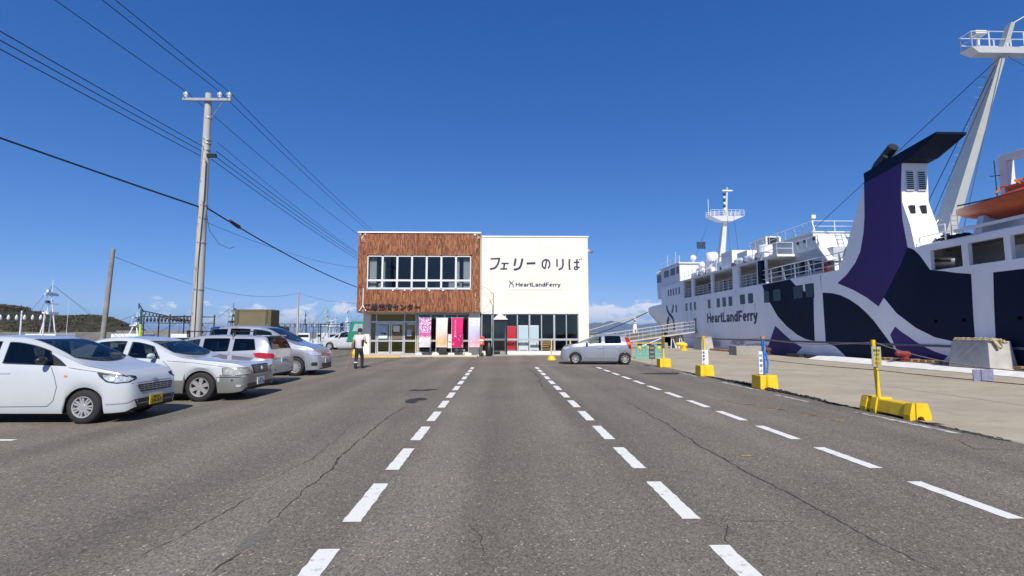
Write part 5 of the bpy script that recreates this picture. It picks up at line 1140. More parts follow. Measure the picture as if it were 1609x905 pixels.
sp(MB().cyl((25.6, 24.4, 16.62), (25.6, 24.4, 17.5), .06).box(25.3, 25.9, 24.2, 24.6, 17.4, 17.6), 'radar_scanner', SHW); sp(MB().cyl((XC, 23.9, 17.7), (28.4, 23.2, 18.6), .03), 'gaff', SHW)
for a_, b_ in (((XC-.2, 24.3, 16.2), (22.2, 33.5, 8.9)), ((XC+.2, 24.3, 16.2), (29.5, 17, 5.6)), ((XC-.2, 24.2, 16.2), (21.8, 22.5, 5.6)), ((XC-.25, 24.8, 15.2), (24.6, 28.5, 5.6)), ((XC-.2, 24.6, 15.9), (23.8, 28.6, 5.6))):
    sp(MB().cyl(a_, b_, .022, None, 5), 'stay_wire', M('wire_blue_grey', (.05, .07, .11), .5))
lad = MB()
for i in range(22):
    t = i/22; c_ = mb_.lerp(mt_, t*.85); lad.cyl((c_.x-.5, c_.y+.6-.4*t, c_.z), (c_.x-.2, c_.y+.6-.4*t, c_.z), .018, None, 4)
sp(lad, 'mast_rungs', STEEL)
# bridge
sp(MB().box(HX+.1, 2*XC-HX-.1, 52.4, 58.4, 7.02, 9.0), 'bridge_house', SHW); sp(MB().box(HX-.05, 2*XC-HX, 52.2, 58.6, 9.0, 9.12), 'bridge_roof', SHW)
sp(MB().hexa([(HX+.1, 58.4, 5.6), (HX+2.4, 58.4, 5.6), (HX+2.4, 60.0, 5.6), (HX+.1, 60.0, 5.6)], [(HX+.1, 58.4, 8.7), (HX+2.4, 58.4, 8.7), (HX+2.4, 60.3, 8.7), (HX+.1, 60.3, 8.7)]), 'bridge_wing', SHW)
sp(MB().hexa([(HX-.05, 58.4, 8.7), (HX+2.5, 58.4, 8.7), (HX+2.5, 60.5, 8.7), (HX-.05, 60.5, 8.7)], [(HX+.3, 58.4, 9.1), (HX+2.2, 58.4, 9.1), (HX+2.2, 60.1, 9.1), (HX+.3, 60.1, 9.1)]), 'wing_roof', SHW)
for y0, y1 in ((55.9, 57.4), (53.9, 55.2), (52.7, 53.3)): sp(MB().box(HX+.06, HX+.11, y0, y1, 7.95, 8.7), 'bridge_window', SWIN)
for y0, y1 in ((58.6, 59.3), (59.5, 60.0)): sp(MB().box(HX+.06, HX+.11, y0, y1, 7.6, 8.5), 'bridge_window', SWIN)
rail([(HX+.1, 52.4, 9.12), (HX+.1, 58.3, 9.12)], .75, 2, 1.2, .025)
for y in (57, 54.3): sp(MB().cyl((HX+.4, y, 9.12), (HX+.4, y, 10.6), .02, None, 5), 'whip_antenna', SHW)
sp(MB().sphere((21.4, 53.5, 9.75), .36, 14, 10).cyl((21.4, 53.5, 9.1), (21.4, 53.5, 9.5), .12), 'satellite_dome', SHW, smooth=60)
sp(MB().sphere((21.6, 51.6, 8.7), .4, 14, 10).cyl((21.6, 51.6, 7.02), (21.6, 51.6, 8.5), .25), 'satellite_dome', SHW, smooth=60)
sp(MB().lathe([(.001, 9.0), (.6, 9.0), (.66, 9.15), (.66, 9.75), (.55, 9.95), (.001, 10.0)], c=(22.4, 51.0, 0), n=20).cyl((22.4, 51.0, 7.02), (22.4, 51.0, 9.0), .36, .32, 16), 'radome', SHW, smooth=40)
def raft(y, z=7.3, x=20.1, r=.29, L=1.25):
    o = sp(MB().lathe([(.001, -L/2-.12), (r*.7, -L/2-.08), (r, -L/2+.1), (r, -.04), (r*1.05, -.04), (r*1.05, .04), (r, .04), (r, L/2-.1), (r*.7, L/2+.08), (.001, L/2+.12)], c=(x, y, z+r*.6), n=16, axis='y'), 'life_raft_canister', SHW, smooth=40)
    sp(MB().box(x-.3, x+.3, y-.5, y-.4, 7.02, z+.1).box(x-.3, x+.3, y+.4, y+.5, 7.02, z+.1), 'canister_cradle', SHDK, o)
for y in (46.2, 47.9, 49.6, 36.9, 38.7, 40.3): raft(y)
for y in (44.8, 37.8): raft(y, 7.6, 20.9)
sp(MB().box(20.2, 21.6, 41.9, 44.0, 7.02, 8.7), 'deck_box', SHW); sp(MB().box(22.3, 23.6, 40.2, 42.4, 8.64, 9.6), 'vent_trunk', SHW); sp(MB().box(22.45, 23.45, 40.18, 40.2, 8.85, 9.5), 'vent_opening', BLACKP)
sp(MB().box(20.0, 21.2, 38.9, 40.6, 7.02, 8.2), 'deck_box', SHW, bevel=.04); sp(MB().cyl((20.4, 45.6, 7.02), (20.4, 45.6, 8.9), .05).cyl((20.4, 45.6, 8.3), (20.4, 44.4, 8.6), .04), 'provision_davit', SHW); sp(MB().box(21.4, 23.4, 46.4, 48.8, 7.02, 8.4), 'deck_box', SHW, bevel=.05)
rail([(HX+.1, 44.4, 7.02), (HX+.1, 52.2, 7.02)], .8, 2, 1.1, .02)
sp(MB().lathe([(.001, 7.6), (.55, 7.6), (.55, 8.15), (.001, 8.2)], c=(20.2, 36.6, 0), n=18).cyl((20.2, 36.6, 7.02), (20.2, 36.6, 7.6), .2), 'liferaft_drum', SHW, smooth=40)
sp(MB().box(20.0, 20.5, 41.3, 41.7, 7.02, 7.5), 'fire_box', M('red_box', (.5, .03, .03), .5))
sp(MB().box(HX-.01, HX+.3, 35.65, 36.15, 5.2, 7.0), 'navy_post', NAVY)
# foremast
fb, ft = Vector((XC, 59.6, 7.0)), Vector((XC, 57.0, 15.6))
sp(MB().hexa(quadm(fb, .42, .48), quadm(ft, .2, .24)), 'fore_mast', MAST); sp(MB().cyl((XC, 56.9, 15.6), (XC, 56.3, 18.2), .2, .1, 8), 'top_mast', MAST)
sp(MB().hexa([(26.2, 56.6, 14.7), (27.5, 56.6, 14.7), (27.5, 57.6, 14.7), (26.2, 57.6, 14.7)], [(24.8, 56.4, 15.3), (28.9, 56.4, 15.3), (28.9, 57.8, 15.3), (24.8, 57.8, 15.3)]), 'crosstree', SHW)
rail([(24.85, 56.4, 15.3), (28.85, 56.4, 15.3)], .7, 3, .5, .022); rail([(24.85, 57.7, 15.3), (28.85, 57.7, 15.3)], .7, 3, .5, .022)
sp(MB().cyl((24.85, 57.0, 15.3), (24.85, 57.0, 17.4), .035, None, 5), 'whip_antenna', SHW); sp(MB().box(XC-.6, XC+.6, 56.15, 56.35, 18.2, 18.35).cyl((XC, 56.25, 18.2), (XC, 56.25, 18.7), .05), 'radar_scanner', SHW)
for i in range(6): sp(MB().box(XC-.42, XC-.18, 56.35, 56.55, 16.0+i*.36, 16.18+i*.36), 'signal_lamp', BLACKP if i % 2 else SHW)
for a_, b_ in (((XC-.7, 60.5, 14.9), (22.5, 57.0, 9.1)), ((XC-.7, 53.5, 14.9), (23.5, 47.0, 7.1)), ((XC-.7, 55, 14.9), (24, 50, 7.1))): sp(MB().cyl(a_, b_, .022, None, 5), 'stay_wire', M('wire_blue_grey', (.05, .07, .11), .5))
sp(MB().box(XC-2.2, XC-1.1, 60.3, 60.33, 12.0, 12.9), 'signal_flag', M('flag_grey', (.2, .22, .28), .8))
# bow gear and mooring lines
for a_, b_, dz in (((20.2, 66.5, 4.4), (5.5, 62, .4), .25), ((20.2, 66.8, 4.3), (11.5, 74, .4), .3)):
    A, B = Vector(a_), Vector(b_); sp(MB().tube([A.lerp(B, t/10) - Vector((0, 0, dz*4*(t/10)*(1-t/10))) for t in range(11)], .06, 6), 'mooring_line', ROPE if dz < .28 else DROPE)

# ================================================================== quay furniture
GW = thing('gangway', 'long white railed boarding ramp sloping up to the ship door', 'gangway', (14, 47.5, 0))
GWM = M('gangway_paint', (.50, .50, .49), .5, var=.1, scale=3)
A0, A1 = Vector((8.6, 46.9, .12)), Vector((18.7, 46.9, 1.58))
part(MB().beam(A0 + Vector((0, .75, 0)), A1 + Vector((0, .75, 0)), 1.4, .1), 'walkway', M('gangway_deck', (.33, .28, .20), .8), GW)
for yy in (0, 1.5):
    for h in (0, .38, .72, 1.05):
        part(MB().beam(A0 + Vector((0, yy, h)), A1 + Vector((0, yy, h)), .05 if h in (0, 1.05) else .028, .10 if h == 0 else .03), 'hand_rail', GWM, GW)
    for i in range(9): q = A0.lerp(A1, i/8) + Vector((0, yy, 0)); part(MB().cyl(q, q + Vector((0, 0, 1.05)), .018, None, 6), 'rail_post', GWM, GW)
for px in (16.6, 17.4):
    for sg in (-.25, .25): part(MB().cyl((px+sg, 46.9, 0), (px, 47.4, 1.3), .03, None, 6), 'trestle_leg', WHITE, GW)
part(MB().beam((13.2, 46.8, .1), (15.8, 46.8, 1.15), .06, .06), 'brace', WHITE, GW)
part(MB().box(18.5, 19.3, 47.8, 48.9, 1.5, 1.6), 'landing', SHDK, GW)
part(MB().tube([(18.5, 47.8, 1.6), (18.5, 47.8, 2.6), (18.5, 48.9, 2.6), (18.5, 48.9, 1.6)], .025).tube([(18.5, 47.8, 2.1), (18.5, 48.9, 2.1)], .02), 'landing_rail', BLACKP, GW)
CBL = M('cast_block_concrete', (.40, .395, .38), .9, var=.14, scale=2.2, bump=.3, bscale=30, dirt=(.22, .22, .22), dscale=1.8, dthr=(.55, .8))
def cblock(label, x0, x1, y0, y1, z, h, tp, rope=False, mat=CBL):
    t = thing('mooring_block', label, 'concrete block', ((x0+x1)/2, (y0+y1)/2, z)); a_, b_ = (x1-x0)/2, (y1-y0)/2
    MB().hexa([(-a_, -b_, 0), (a_, -b_, 0), (a_, b_, 0), (-a_, b_, 0)], [(-a_+tp, -b_+tp, h), (a_-tp, -b_+tp, h), (a_-tp, b_-tp, h), (-a_+tp, b_-tp, h)]).build('block', mat, t, bevel=.02)
    return t
cblock('tall tapered concrete block with hemp rope on top near the stern', 18.12, 19.2, 17.9, 19.6, .20, 1.02, .11)
rp = thing('hemp_rope', 'thick tan hemp rope laid over the top of the concrete block', 'rope', (18.3, 18.7, 1.22)); rnd = random.Random(6)
for s_ in range(2):
    pts = [(18.26 + .05*s_ + .02*math.sin(i*2.1), 19.42 - i*.115, 1.255 + .05*s_ + .012*math.sin(i*3)) for i in range(14)]
    pts += [(18.36+.05*s_, 17.93-.02*s_, 1.25), (18.42+.06*s_, 17.9, 1.12), (18.5+.05*s_, 17.86, .98)]
    part(MB().tube(pts, .042, 7), 'rope_strand', ROPE, rp, smooth=60)
for j in range(5): part(MB().tube([(18.40+j*.07+.05*math.cos(t), 18.0+.10*math.sin(t)-.04*j, 1.27+.03*math.sin(2*t+j)-max(0, j-2)*.05) for t in [i*.63 for i in range(11)]], .028, 6), 'rope_coil', ROPE, rp, smooth=60)
cblock('pale tapered concrete block at the foot of the gangway', 17.0, 18.0, 47.6, 48.9, 0, 1.3, .14)
cblock('grey tapered concrete block with rope near the ship door', 17.6, 18.7, 42.8, 44.6, 0, 1.15, .12)
cblock('low long concrete block beside the purple hull mark', 15.9, 17.9, 32.9, 34.0, 0, .62, .01, mat=CONC)
def bollard(label, loc, mat, s=1, rz=0):
    t = thing('mooring_bollard', label, 'bollard', loc, rz)
    MB().lathe([(.30*s, 0), (.30*s, .04*s), (.17*s, .10*s), (.15*s, .30*s), (.18*s, .42*s), (.001, .43*s)], n=16).build('stem', mat, t, smooth=40)
    MB().cyl((.1*s, 0, .40*s), (-.42*s, 0, .47*s), .17*s, .14*s, 14).sphere((-.42*s, 0, .47*s), .14*s, 12, 8).sphere((.1*s, 0, .40*s), .175*s, 12, 8).build('horn', mat, t, smooth=50)
bollard('bright yellow bent bollard on the quay beside the gangway', (15.6, 41.6, 0), YEL, 1.15)
bollard('rust red bollard on the white kerb close to the hull', (18.55, 22.2, .2), M('red_oxide', (.22, .025, .022), .6, var=.2, scale=5), .85)
bollard('small brown bollard beside the low concrete block', (18.2, 33.2, 0), M('rusty_iron', (.09, .045, .03), .8, var=.3, scale=6), .9)
TIM = M('weathered_timber', (.27, .16, .085), .9, var=.3, scale=5, stretch=(1, .2, 1)); 
def sleepers(label, x, y0, n, z, step=.36):
    t = thing('timber_fender', label, 'timber', (x, y0, z)); rnd = random.Random(n)
    for i in range(n): MB().box(-.45, .0, i*step, i*step+step*.72, 0, .13+rnd.uniform(0, .03)).build('timber', TIM, t, bevel=.012)
    MB().box(-.02, .06, 0, n*step, .02, .1).build('chafing_strip', DARK, t)
sleepers('row of short timbers on the kerb right of the rope block', 18.9, 14.6, 8, .2); sleepers('row of short timbers left of the rope block', 18.9, 20.0, 6, .2)
sleepers('row of short timbers beside the red bollard', 18.9, 22.6, 4, .2); sleepers('long row of timbers lying before the lettered hull', 18.6, 37.5, 12, 0, .42)
for (lab, y0, y1) in (('black rubber fender below the pale hull foot', 27.6, 29.6), ('black rubber fender right of the low concrete block', 30.2, 31.6)):
    t = thing('rubber_fender', lab, 'fender', (18.75, y0, 0)); MB().prism([(-.3, 0), (.3, 0), (.2, .2), (-.2, .2)], lambda a_, b_, d: (a_, d, b_), 0, y1-y0).build('fender', RUBBER, t, bevel=.03)
# yellow guard blocks with posts and chains
GRP = 'yellow guard blocks along the lot edge'
def guard(label, y, style):
    t = thing('guard_post', label, 'barrier', (7.30, y, 0), group=GRP)
    MB().hexa([(-.25, -.25, 0), (.25, -.25, 0), (.25, .25, 0), (-.25, .25, 0)], [(-.235, -.235, .38), (.235, -.235, .38), (.235, .235, .38), (-.235, .235, .38)]).build('block', YEL, t, bevel=.025)
    return t
BLUT = M('blue_tape', (.03, .16, .50), .5); PADB = M('olive_padding', (.16, .13, .03), .8, var=.3, scale=8)
g2 = guard('yellow block with blue wrapped post and white sign board', 13.55, 0); MB().cyl((0, 0, .36), (0, 0, 1.42), .045, None, 12).build('post', BLUT, g2, smooth=40); MB().cyl((0, 0, 1.36), (0, 0, 1.44), .06, None, 12).build('post_cap', M('copper_cap', (.45, .25, .08), .4), g2, smooth=40)
bd = MB().box(-.17, -.06, -.07, -.055, .40, 1.02).build('sign_board', PAPER, g2); MB().tube([(.05, -.03, 1.0), (.09, -.05, .7), (.06, -.04, .42)], .025, 6).build('hanging_tape', BLUT, g2)
def vtext(txt, parent, x, y, ztop, size, mat, gap=1.25):
    for i, ch_ in enumerate(txt):
        me = text_mesh('sign_character', ch_, size, size, extrude=.001, bold=.02); o = link('sign_character', me, mat, parent); o.location = (x, y, ztop - (i+1)*size*gap)
SBL = M('sign_blue_print', (.03, .05, .30), .6)
vtext('駐車禁止', bd, -.155, -.0725, 1.0, .085, SBL, 1.6)
g3 = guard('yellow block with yellow post and white vertical sign board', 17.55, 1); MB().cyl((0, 0, .36), (0, 0, 1.42), .042, None, 12).build('post', YEL, g3, smooth=40)
bd = MB().box(-.10, .12, -.07, -.055, .40, .92).build('sign_board', PAPER, g3); MB().box(.03, .118, -.074, -.07, .41, .91).build('sign_stripe', WHITE, bd); vtext('駐車禁止', bd, -.085, -.0725, .9, .09, SBL, 1.35)
g4 = guard('farthest yellow block with padded yellow post', 21.95, 2); MB().cyl((0, 0, .36), (0, 0, 1.42), .042, None, 12).build('post', YEL, g4, smooth=40); MB().cyl((0, 0, .85), (0, 0, 1.35), .07, None, 10).build('padding', PADB, g4, smooth=40)
# nearest: long moulded block
g1 = thing('guard_post', 'long moulded yellow block with yellow post and caution plate', 'barrier', (7.40, 8.62, 0), group=GRP)
MB().prism([(-.18, .04), (.18, .04), (.13, .27), (-.13, .27)], lambda a_, b_, d: (a_, d, b_), .14, 1.06).build('block', YEL, g1, bevel=.015)
MB().prism([(-.195, .09), (-.195, 0), (-.075, 0), (-.05, .055), (0, .075), (.05, .055), (.075, 0), (.195, 0), (.195, .09), (.14, .295), (-.14, .295)], lambda a_, b_, d: (a_, d, b_), 0, .145).build('end_block', YEL, g1, bevel=.012)
MB().prism([(-.20, 0), (.20, 0), (.20, .08), (.145, .30), (-.145, .30), (-.20, .08)], lambda a_, b_, d: (a_, d, b_), .80, .95).build('post_socket', YEL, g1, bevel=.012)
MB().prism([(-.195, 0), (.195, 0), (.195, .09), (.14, .295), (-.14, .295), (-.195, .09)], lambda a_, b_, d: (a_, d, b_), 1.05, 1.22).build('end_block', YEL, g1, bevel=.012)
MB().cyl((-.06, .87, .28), (-.10, .87, 1.40), .038, None, 14).build('post', YEL, g1, smooth=40)
pl = MB().box(-.185, .0, .812, .825, .88, 1.27).build('caution_plate', M('grey_plate', (.30, .32, .30), .5), g1); MB().box(-.165, -.02, .806, .812, .905, 1.245).build('plate_face', M('yellow_plate_face', (.42, .36, .07), .5), pl)
for i, (s_, x_, w_) in enumerate((('関係者', -.165, .16), ('以外', -.15, .13), ('立入', -.14, .11), ('禁止', -.15, .13))):
    me = text_mesh('plate_text', s_, .052, w_*.8, extrude=.001, bold=.008); o = link('plate_text', me, M('plate_red', (.35, .05, .02), .6) if i == 3 else PBLK, pl); o.location = (x_*.85-.015, .8035, 1.17 - i*.08)
def chain(label, A, B, sag, r=.008, mat=None):
    A, B = Vector(A), Vector(B); n = 16
    o = MB().tube([A.lerp(B, i/n) - Vector((0, 0, 4*sag*(i/n)*(1-i/n))) for i in range(n+1)], r, 5).build('barrier_rope', mat or M('barrier_cord', (.26, .22, .17), .9)); tag(o, label, 'rope', 'ropes strung between the yellow posts'); return o
chain('upper rope from the farthest yellow post to the second farthest', (7.30, 21.95, 1.36), (7.30, 17.55, 1.38), .02); chain('upper rope between the white sign post and the blue wrapped post', (7.30, 17.55, 1.38), (7.30, 13.55, 1.38), .05)
chain('upper rope between the blue wrapped post and the caution plate post', (7.30, 13.55, 1.38), (7.31, 9.49, 1.36), .10); chain('upper rope sagging out of frame from the caution plate post', (7.31, 9.49, 1.36), (7.5, 4.4, 1.36), .36)
LOW = M('dark_cord', (.06, .05, .045), .9)
chain('lower dark rope between the blue wrapped post and the caution plate post', (7.30, 13.55, .80), (7.31, 9.49, .82), .02, .007, LOW); chain('lower dark rope leaving the frame from the caution plate post', (7.31, 9.49, .82), (7.5, 4.4, .86), .03, .007, LOW)
hs = thing('hanging_sign', 'small blue grey plate hanging from the sagging rope', 'sign', (7.42, 7.45, .78)); MB().box(-.16, .16, -.006, .006, .02, .20).build('plate', M('blue_grey_plate', (.20, .20, .30), .6, var=.25, scale=20), hs); MB().cyl((-.1, 0, .2), (-.1, 0, .27), .004, None, 5).build('hook', STEEL, hs); MB().cyl((.1, 0, .2), (.1, 0, .27), .004, None, 5).build('hook', STEEL, hs)
hs2 = thing('hanging_sign', 'dark tall plate hanging beside the farthest yellow post', 'sign', (6.85, 22.2, 0)); MB().cyl((0, 0, .0), (0, 0, 1.1), .012, None, 6).build('rod', STEEL, hs2); MB().box(-.13, .13, -.02, -.012, .35, .98).build('plate', M('charcoal_plate', (.05, .052, .056), .6), hs2)
for i in range(3): MB().box(-.09, .09, -.024, -.02, .42+i*.19, .50+i*.19).build('plate_band', M('grey_band', (.22, .22, .22), .6), hs2)
hs3 = thing('hanging_sign', 'small grey plate on the rope far beside the gangway', 'sign', (12.6, 37.5, 0)); MB().cyl((0, 0, 0), (0, 0, .75), .02, None, 6).build('rod', STEEL, hs3); MB().box(-.22, .22, -.02, .0, .35, .75).build('plate', M('mid_grey_plate', (.28, .27, .28), .6), hs3)
TEAL = M('teal_plastic', (.05, .50, .40), .45)
def frame_stand(x, y, label):
    t = thing('barricade_stand', label, 'barricade', (x, y, 0), group='teal animal shaped barricade stands')
    MB().tube([(-.24, 0, 0), (-.17, 0, .55), (-.10, 0, .80), (.10, 0, .80), (.17, 0, .55), (.24, 0, 0)], .045, 8).build('frame', TEAL, t, smooth=60)
    MB().tube([(-.21, .0, .25), (.21, .0, .25)], .035, 8).build('cross_bar', TEAL, t, smooth=60); MB().sphere((0, 0, .62), .1, 10, 8, (1, .4, 1)).build('badge', YEL, t, smooth=60); MB().box(-.13, .13, -.05, .05, .78, .86).build('pole_clip', BLACKP, t); MB().box(-.3, .3, -.16, .16, 0, .05).build('foot', TEAL, t, bevel=.015)
for i, (dx, dy) in enumerate(((-.05, .0), (.55, .1), (1.1, -.05))): frame_stand(8.35 + dx, 29.2 + dy, ('leftmost teal barricade stand close to the silver hatchback', 'middle teal barricade stand of the three', 'rightmost teal barricade stand of the three')[i])
pb = MB().tube([(7.9, 29.2, .90), (9.9, 29.2, .90)], .025, 6).build('barricade_pole', YEL); tag(pb, 'thin yellow pole lying across the teal stands', 'pole')
# ================================================================== poles and wires
POLEM = M('pole_concrete', (.42, .41, .385), .85, var=.12, scale=3, bump=.15, bscale=60, dirt=(.30, .28, .25), dscale=2, dthr=(.55, .8), stretch=(1, 1, .25))
PORC = M('porcelain', (.75, .75, .74), .25); WIRE = M('power_cable', (.016, .016, .018), .6)
def upole(label, loc, h, r0, r1, lean=(0, 0), arm=False, mat=POLEM):
    t = thing('utility_pole', label, 'utility pole', loc); a_, b_ = Vector((0, 0, 0)), Vector((lean[0], lean[1], h))
    MB().cyl(a_, b_, r0, r1, 20).build('pole_shaft', mat, t, smooth=40)
    if arm:
        MB().beam((-.82, -.14, h-.28), (.82, -.14, h-.28), .09, .09).build('cross_arm', STEEL, t); MB().cyl((.12, -.1, h-.95), (.55, -.14, h-.33), .014, None, 6).build('arm_brace', STEEL, t)
        for x in (-.74, .42, .74):
            MB().lathe([(.02, h-.24), (.02, h-.20), (.055, h-.19), (.055, h-.13), (.075, h-.12), (.075, h-.06), (.05, h-.04), (.03, h), (.001, h)], c=(x, -.14, 0), n=14).build('insulator', PORC, t, smooth=40)
        for z in (h-.9, h-1.7, h-1.82, h-2.05, h-4.0, h-4.45, h-5.3, h-6.9): 
            rr = r0 + (r1-r0)*z/h + .006; MB().cyl((0, 0, z), (0, 0, z+.045), rr, None, 20).build('pole_band', STEEL, t, smooth=40)
        for i in range(9):
            z = 2.2 + i*.75; rr = r0 + (r1-r0)*z/h; s = 1 if i % 2 else -1; MB().cyl((s*.05, -rr, z), (s*.05, -rr-.10, z+.02), .009, None, 5).build('step_bolt', STEEL, t)
        MB().tube([(.08, -.13, 7.4), (.09, -.135, 6.2), (.06, -.155, 5.0), (.04, -.17, 3.8), (.05, -.175, 2.4), (.06, -.18, .2)], .013, 6).build('riser_cable', WIRE, t)
        MB().box(.06, .36, -.1, .0, h-2.3, h-2.18).build('cable_clamp', BLACKP, t)
    return t
PX, PY = -10.17, 16.7
upole('tall concrete utility pole with cross arm behind the parked cars', (PX, PY, 0), 9.85, .185, .105, (-.04, 0), True)
upole('plain leaning concrete pole behind the white sedan', (-19.85, 25, 0), 5.75, .13, .085, (.25, 0), mat=M('weathered_pole', (.24, .23, .215), .9, var=.2, scale=3)); upole('distant grey pole among the fishing boat masts', (-22.9, 56, 0), 6.1, .13, .09)
def wire(label, A, B, sag, r, n=28, group='overhead wires'):
    A, B = Vector(A), Vector(B)
    o = MB().tube([A.lerp(B, i/n) - Vector((0, 0, 4*sag*(i/n)*(1-i/n))) for i in range(n+1)], r, 6).build('overhead_wire', WIRE); return tag(o, label, 'wire', group)
for x, nm in ((-.74, 'leftmost insulator'), (.42, 'middle insulator'), (.74, 'rightmost insulator')):
    wire('power wire reaching the %s from the upper frame edge' % nm, (PX+x, -22, 9.75), (PX+x, PY-.14, 9.86), .45, .011); wire('power wire running from the %s to the terminal roof' % nm, (PX+x, PY-.14, 9.86), (PX+x-.1, 60, 9.6), .7, .011)
for i, (dx, dz) in enumerate(((-.2, .0), (-.12, .14), (-.04, .28))):
    nm = ('lowest', 'middle', 'highest')[i]
    wire('%s of three parallel cables coming from the left frame edge' % nm, (PX+dx, -22, 7.45+dz), (PX+dx, PY, 7.62+dz), .35, .012); wire('%s of three parallel cables beyond the tall pole' % nm, (PX+dx+.3, PY+.1, 7.55+dz), (PX+dx, 60, 7.0+dz), .6, .012)
wire('thin sagging wire above the three parallel cables', (PX+.35, PY, 8.1), (PX-.2, 60, 7.9), .9, .008)
for i in range(2): wire(('thick dark cable low on the tall pole from the left', 'second thick dark cable twisting beside the first')[i], (PX-.12, -22, 5.45+.07*i), (PX-.1, PY, 5.80+.02*i), .38+.05*i, .022)
wire('thick dark cable sloping from the tall pole to the terminal', (PX+.1, PY, 5.8), (-9.21, 33.9, 4.42), .28, .026); wire('thin wire from the tall pole to the brown tiles', (PX+.1, PY, 5.3), (-9.21, 33.2, 5.9), .35, .007)
sc_ = thing('cable_closure', 'black splice box on the thick cable right of the pole', 'cable box', (PX+.35, PY+1.3, 5.52)); MB().cyl((-.02, -.25, .06), (.03, .3, -.05), .055, .075, 10).build('closure', BLACKP, sc_, smooth=40)
o = MB().tube([(PX+.12, PY, 5.55), (PX+.25, PY, 5.0), (PX+.55, PY+.1, 4.55), (PX+.85, PY+.2, 4.42), (PX+.95, PY+.3, 4.5)], .008, 5).build('overhead_wire', WIRE); tag(o, 'loose drooping wire end beside the tall pole', 'wire', 'overhead wires')
wire('thin far wire between the leaning pole and the distant pole', (-19.62, 25, 5.4), (-22.9, 56, 6.0), 1.1, .012); wire('thin far wire from the distant pole to the terminal', (-22.9, 56, 6.0), (-9.22, 40, 4.0), .5, .010)

# ================================================================== vehicles behind
OLV = M('olive_canvas', (.115, .10, .055), .85, var=.12, scale=3, bump=.2, bscale=20)
tr = thing('covered_truck', 'small truck with olive brown cargo box seen above the parked cars', 'truck', (-13.28, 26.6, 0))
MB().box(-.98, .98, 0, 1.05, 1.2, 2.78).build('cargo_box', OLV, tr, bevel=.07)
for x in (-.76, .76): MB().box(x-.055, x+.055, -.035, .0, 1.2, 2.74).build('strap_post', M('olive_frame', (.07, .065, .04), .7), tr, bevel=.012); MB().beam((x, -.06, 1.5), (x+.09, -.06, 1.98), .07, .03).build('stake', M('pale_stake', (.45, .34, .22), .8), tr)
MB().box(-.70, .70, -.02, .0, 1.3, 2.62).build('rear_panel', M('olive_panel', (.15, .13, .075), .8, var=.08, scale=2), tr); MB().box(-.4, .4, .0, 3.0, .6, 1.2).build('chassis', BLACKP, tr); MB().box(-.8, .8, 1.3, 2.9, .7, 1.9).build('cab', OLV, tr, bevel=.12)
for x in (-.7, .7):
    for yy in (.6, 2.4): MB().lathe([(.001, -.1), (.2, -.1), (.3, -.07), (.3, .07), (.2, .1), (.001, .1)], c=(x, yy, .3), n=20, axis='x').build('wheel', RUBBER, tr, smooth=40)
GRN = M('green_cab_paint', (.012, .20, .115), .4, coat=.5)
gt = thing('green_truck', 'green truck cab with mirror arms at the terminal corner', 'truck', (-11.2, 41, 0))
MB().hexa([(-1.2, -1.1, .75), (1.0, -1.1, .75), (1.0, 1.1, .75), (-1.2, 1.1, .75)], [(-.85, -1.05, 2.45), (1.0, -1.05, 2.45), (1.0, 1.05, 2.45), (-.85, 1.05, 2.45)]).build('cab', GRN, gt, bevel=.08)
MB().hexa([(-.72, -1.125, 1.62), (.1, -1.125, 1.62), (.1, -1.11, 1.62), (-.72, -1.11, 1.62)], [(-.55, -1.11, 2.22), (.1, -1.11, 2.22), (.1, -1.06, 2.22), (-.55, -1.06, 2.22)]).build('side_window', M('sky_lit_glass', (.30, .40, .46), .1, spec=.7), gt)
MB().tube([(-.8, -1.1, 2.3), (-1.45, -1.3, 2.32), (-1.5, -1.3, 1.75), (-1.0, -1.1, 1.5)], .022, 6).build('mirror_arm', BLACKP, gt); MB().box(-1.6, -1.42, -1.4, -1.2, 2.02, 2.3).build('mirror', BLACKP, gt, bevel=.03); MB().box(-1.57, -1.42, -1.4, -1.22, 1.75, 1.95).build('mirror', BLACKP, gt, bevel=.03)
MB().box(1.1, 6.0, -1.1, 1.1, .9, 1.15).build('load_bed', GRN, gt)
for x in (-.3, 4.6):
    for yy in (-.9, .9): MB().lathe([(.001, -.14), (.3, -.14), (.48, -.1), (.48, .1), (.3, .14), (.001, .14)], c=(x, yy, .48), n=20, axis='y').build('wheel', RUBBER, gt, smooth=40)

# ================================================================== walking person
def skin_mesh(name, pts, edges, sub=2):
    me = bpy.data.meshes.new(name); me.from_pydata([p[:3] for p in pts], edges, []); o = bpy.data.objects.new(name, me); COL.objects.link(o)
    m = o.modifiers.new('skin', 'SKIN'); m.use_smooth_shade = True; s = o.modifiers.new('sub', 'SUBSURF'); s.levels = sub; s.render_levels = sub
    for i, p in enumerate(pts):
        sv = me.skin_vertices[0].data[i]; sv.radius = (p[3], p[4] if len(p) > 4 else p[3]); sv.use_root = (i == 0)
    dg = bpy.context.evaluated_depsgraph_get(); out = bpy.data.meshes.new_from_object(o.evaluated_get(dg)); bpy.data.objects.remove(o); out.name = name
    out.polygons.foreach_set('use_smooth', [True]*len(out.polygons)); return out
PE = thing('person', 'person in pale shirt and dark trousers walking towards the terminal', 'person', (-6.08, 21.4, 0))
SKN = M('skin', (.36, .20, .13), .55)
J = dict(pel=(0, 0, .90), wa=(0, .0, 1.05), ch=(0, .02, 1.28), nk=(0, .03, 1.44), hd0=(.0, .05, 1.53), hd1=(.0, .06, 1.64))
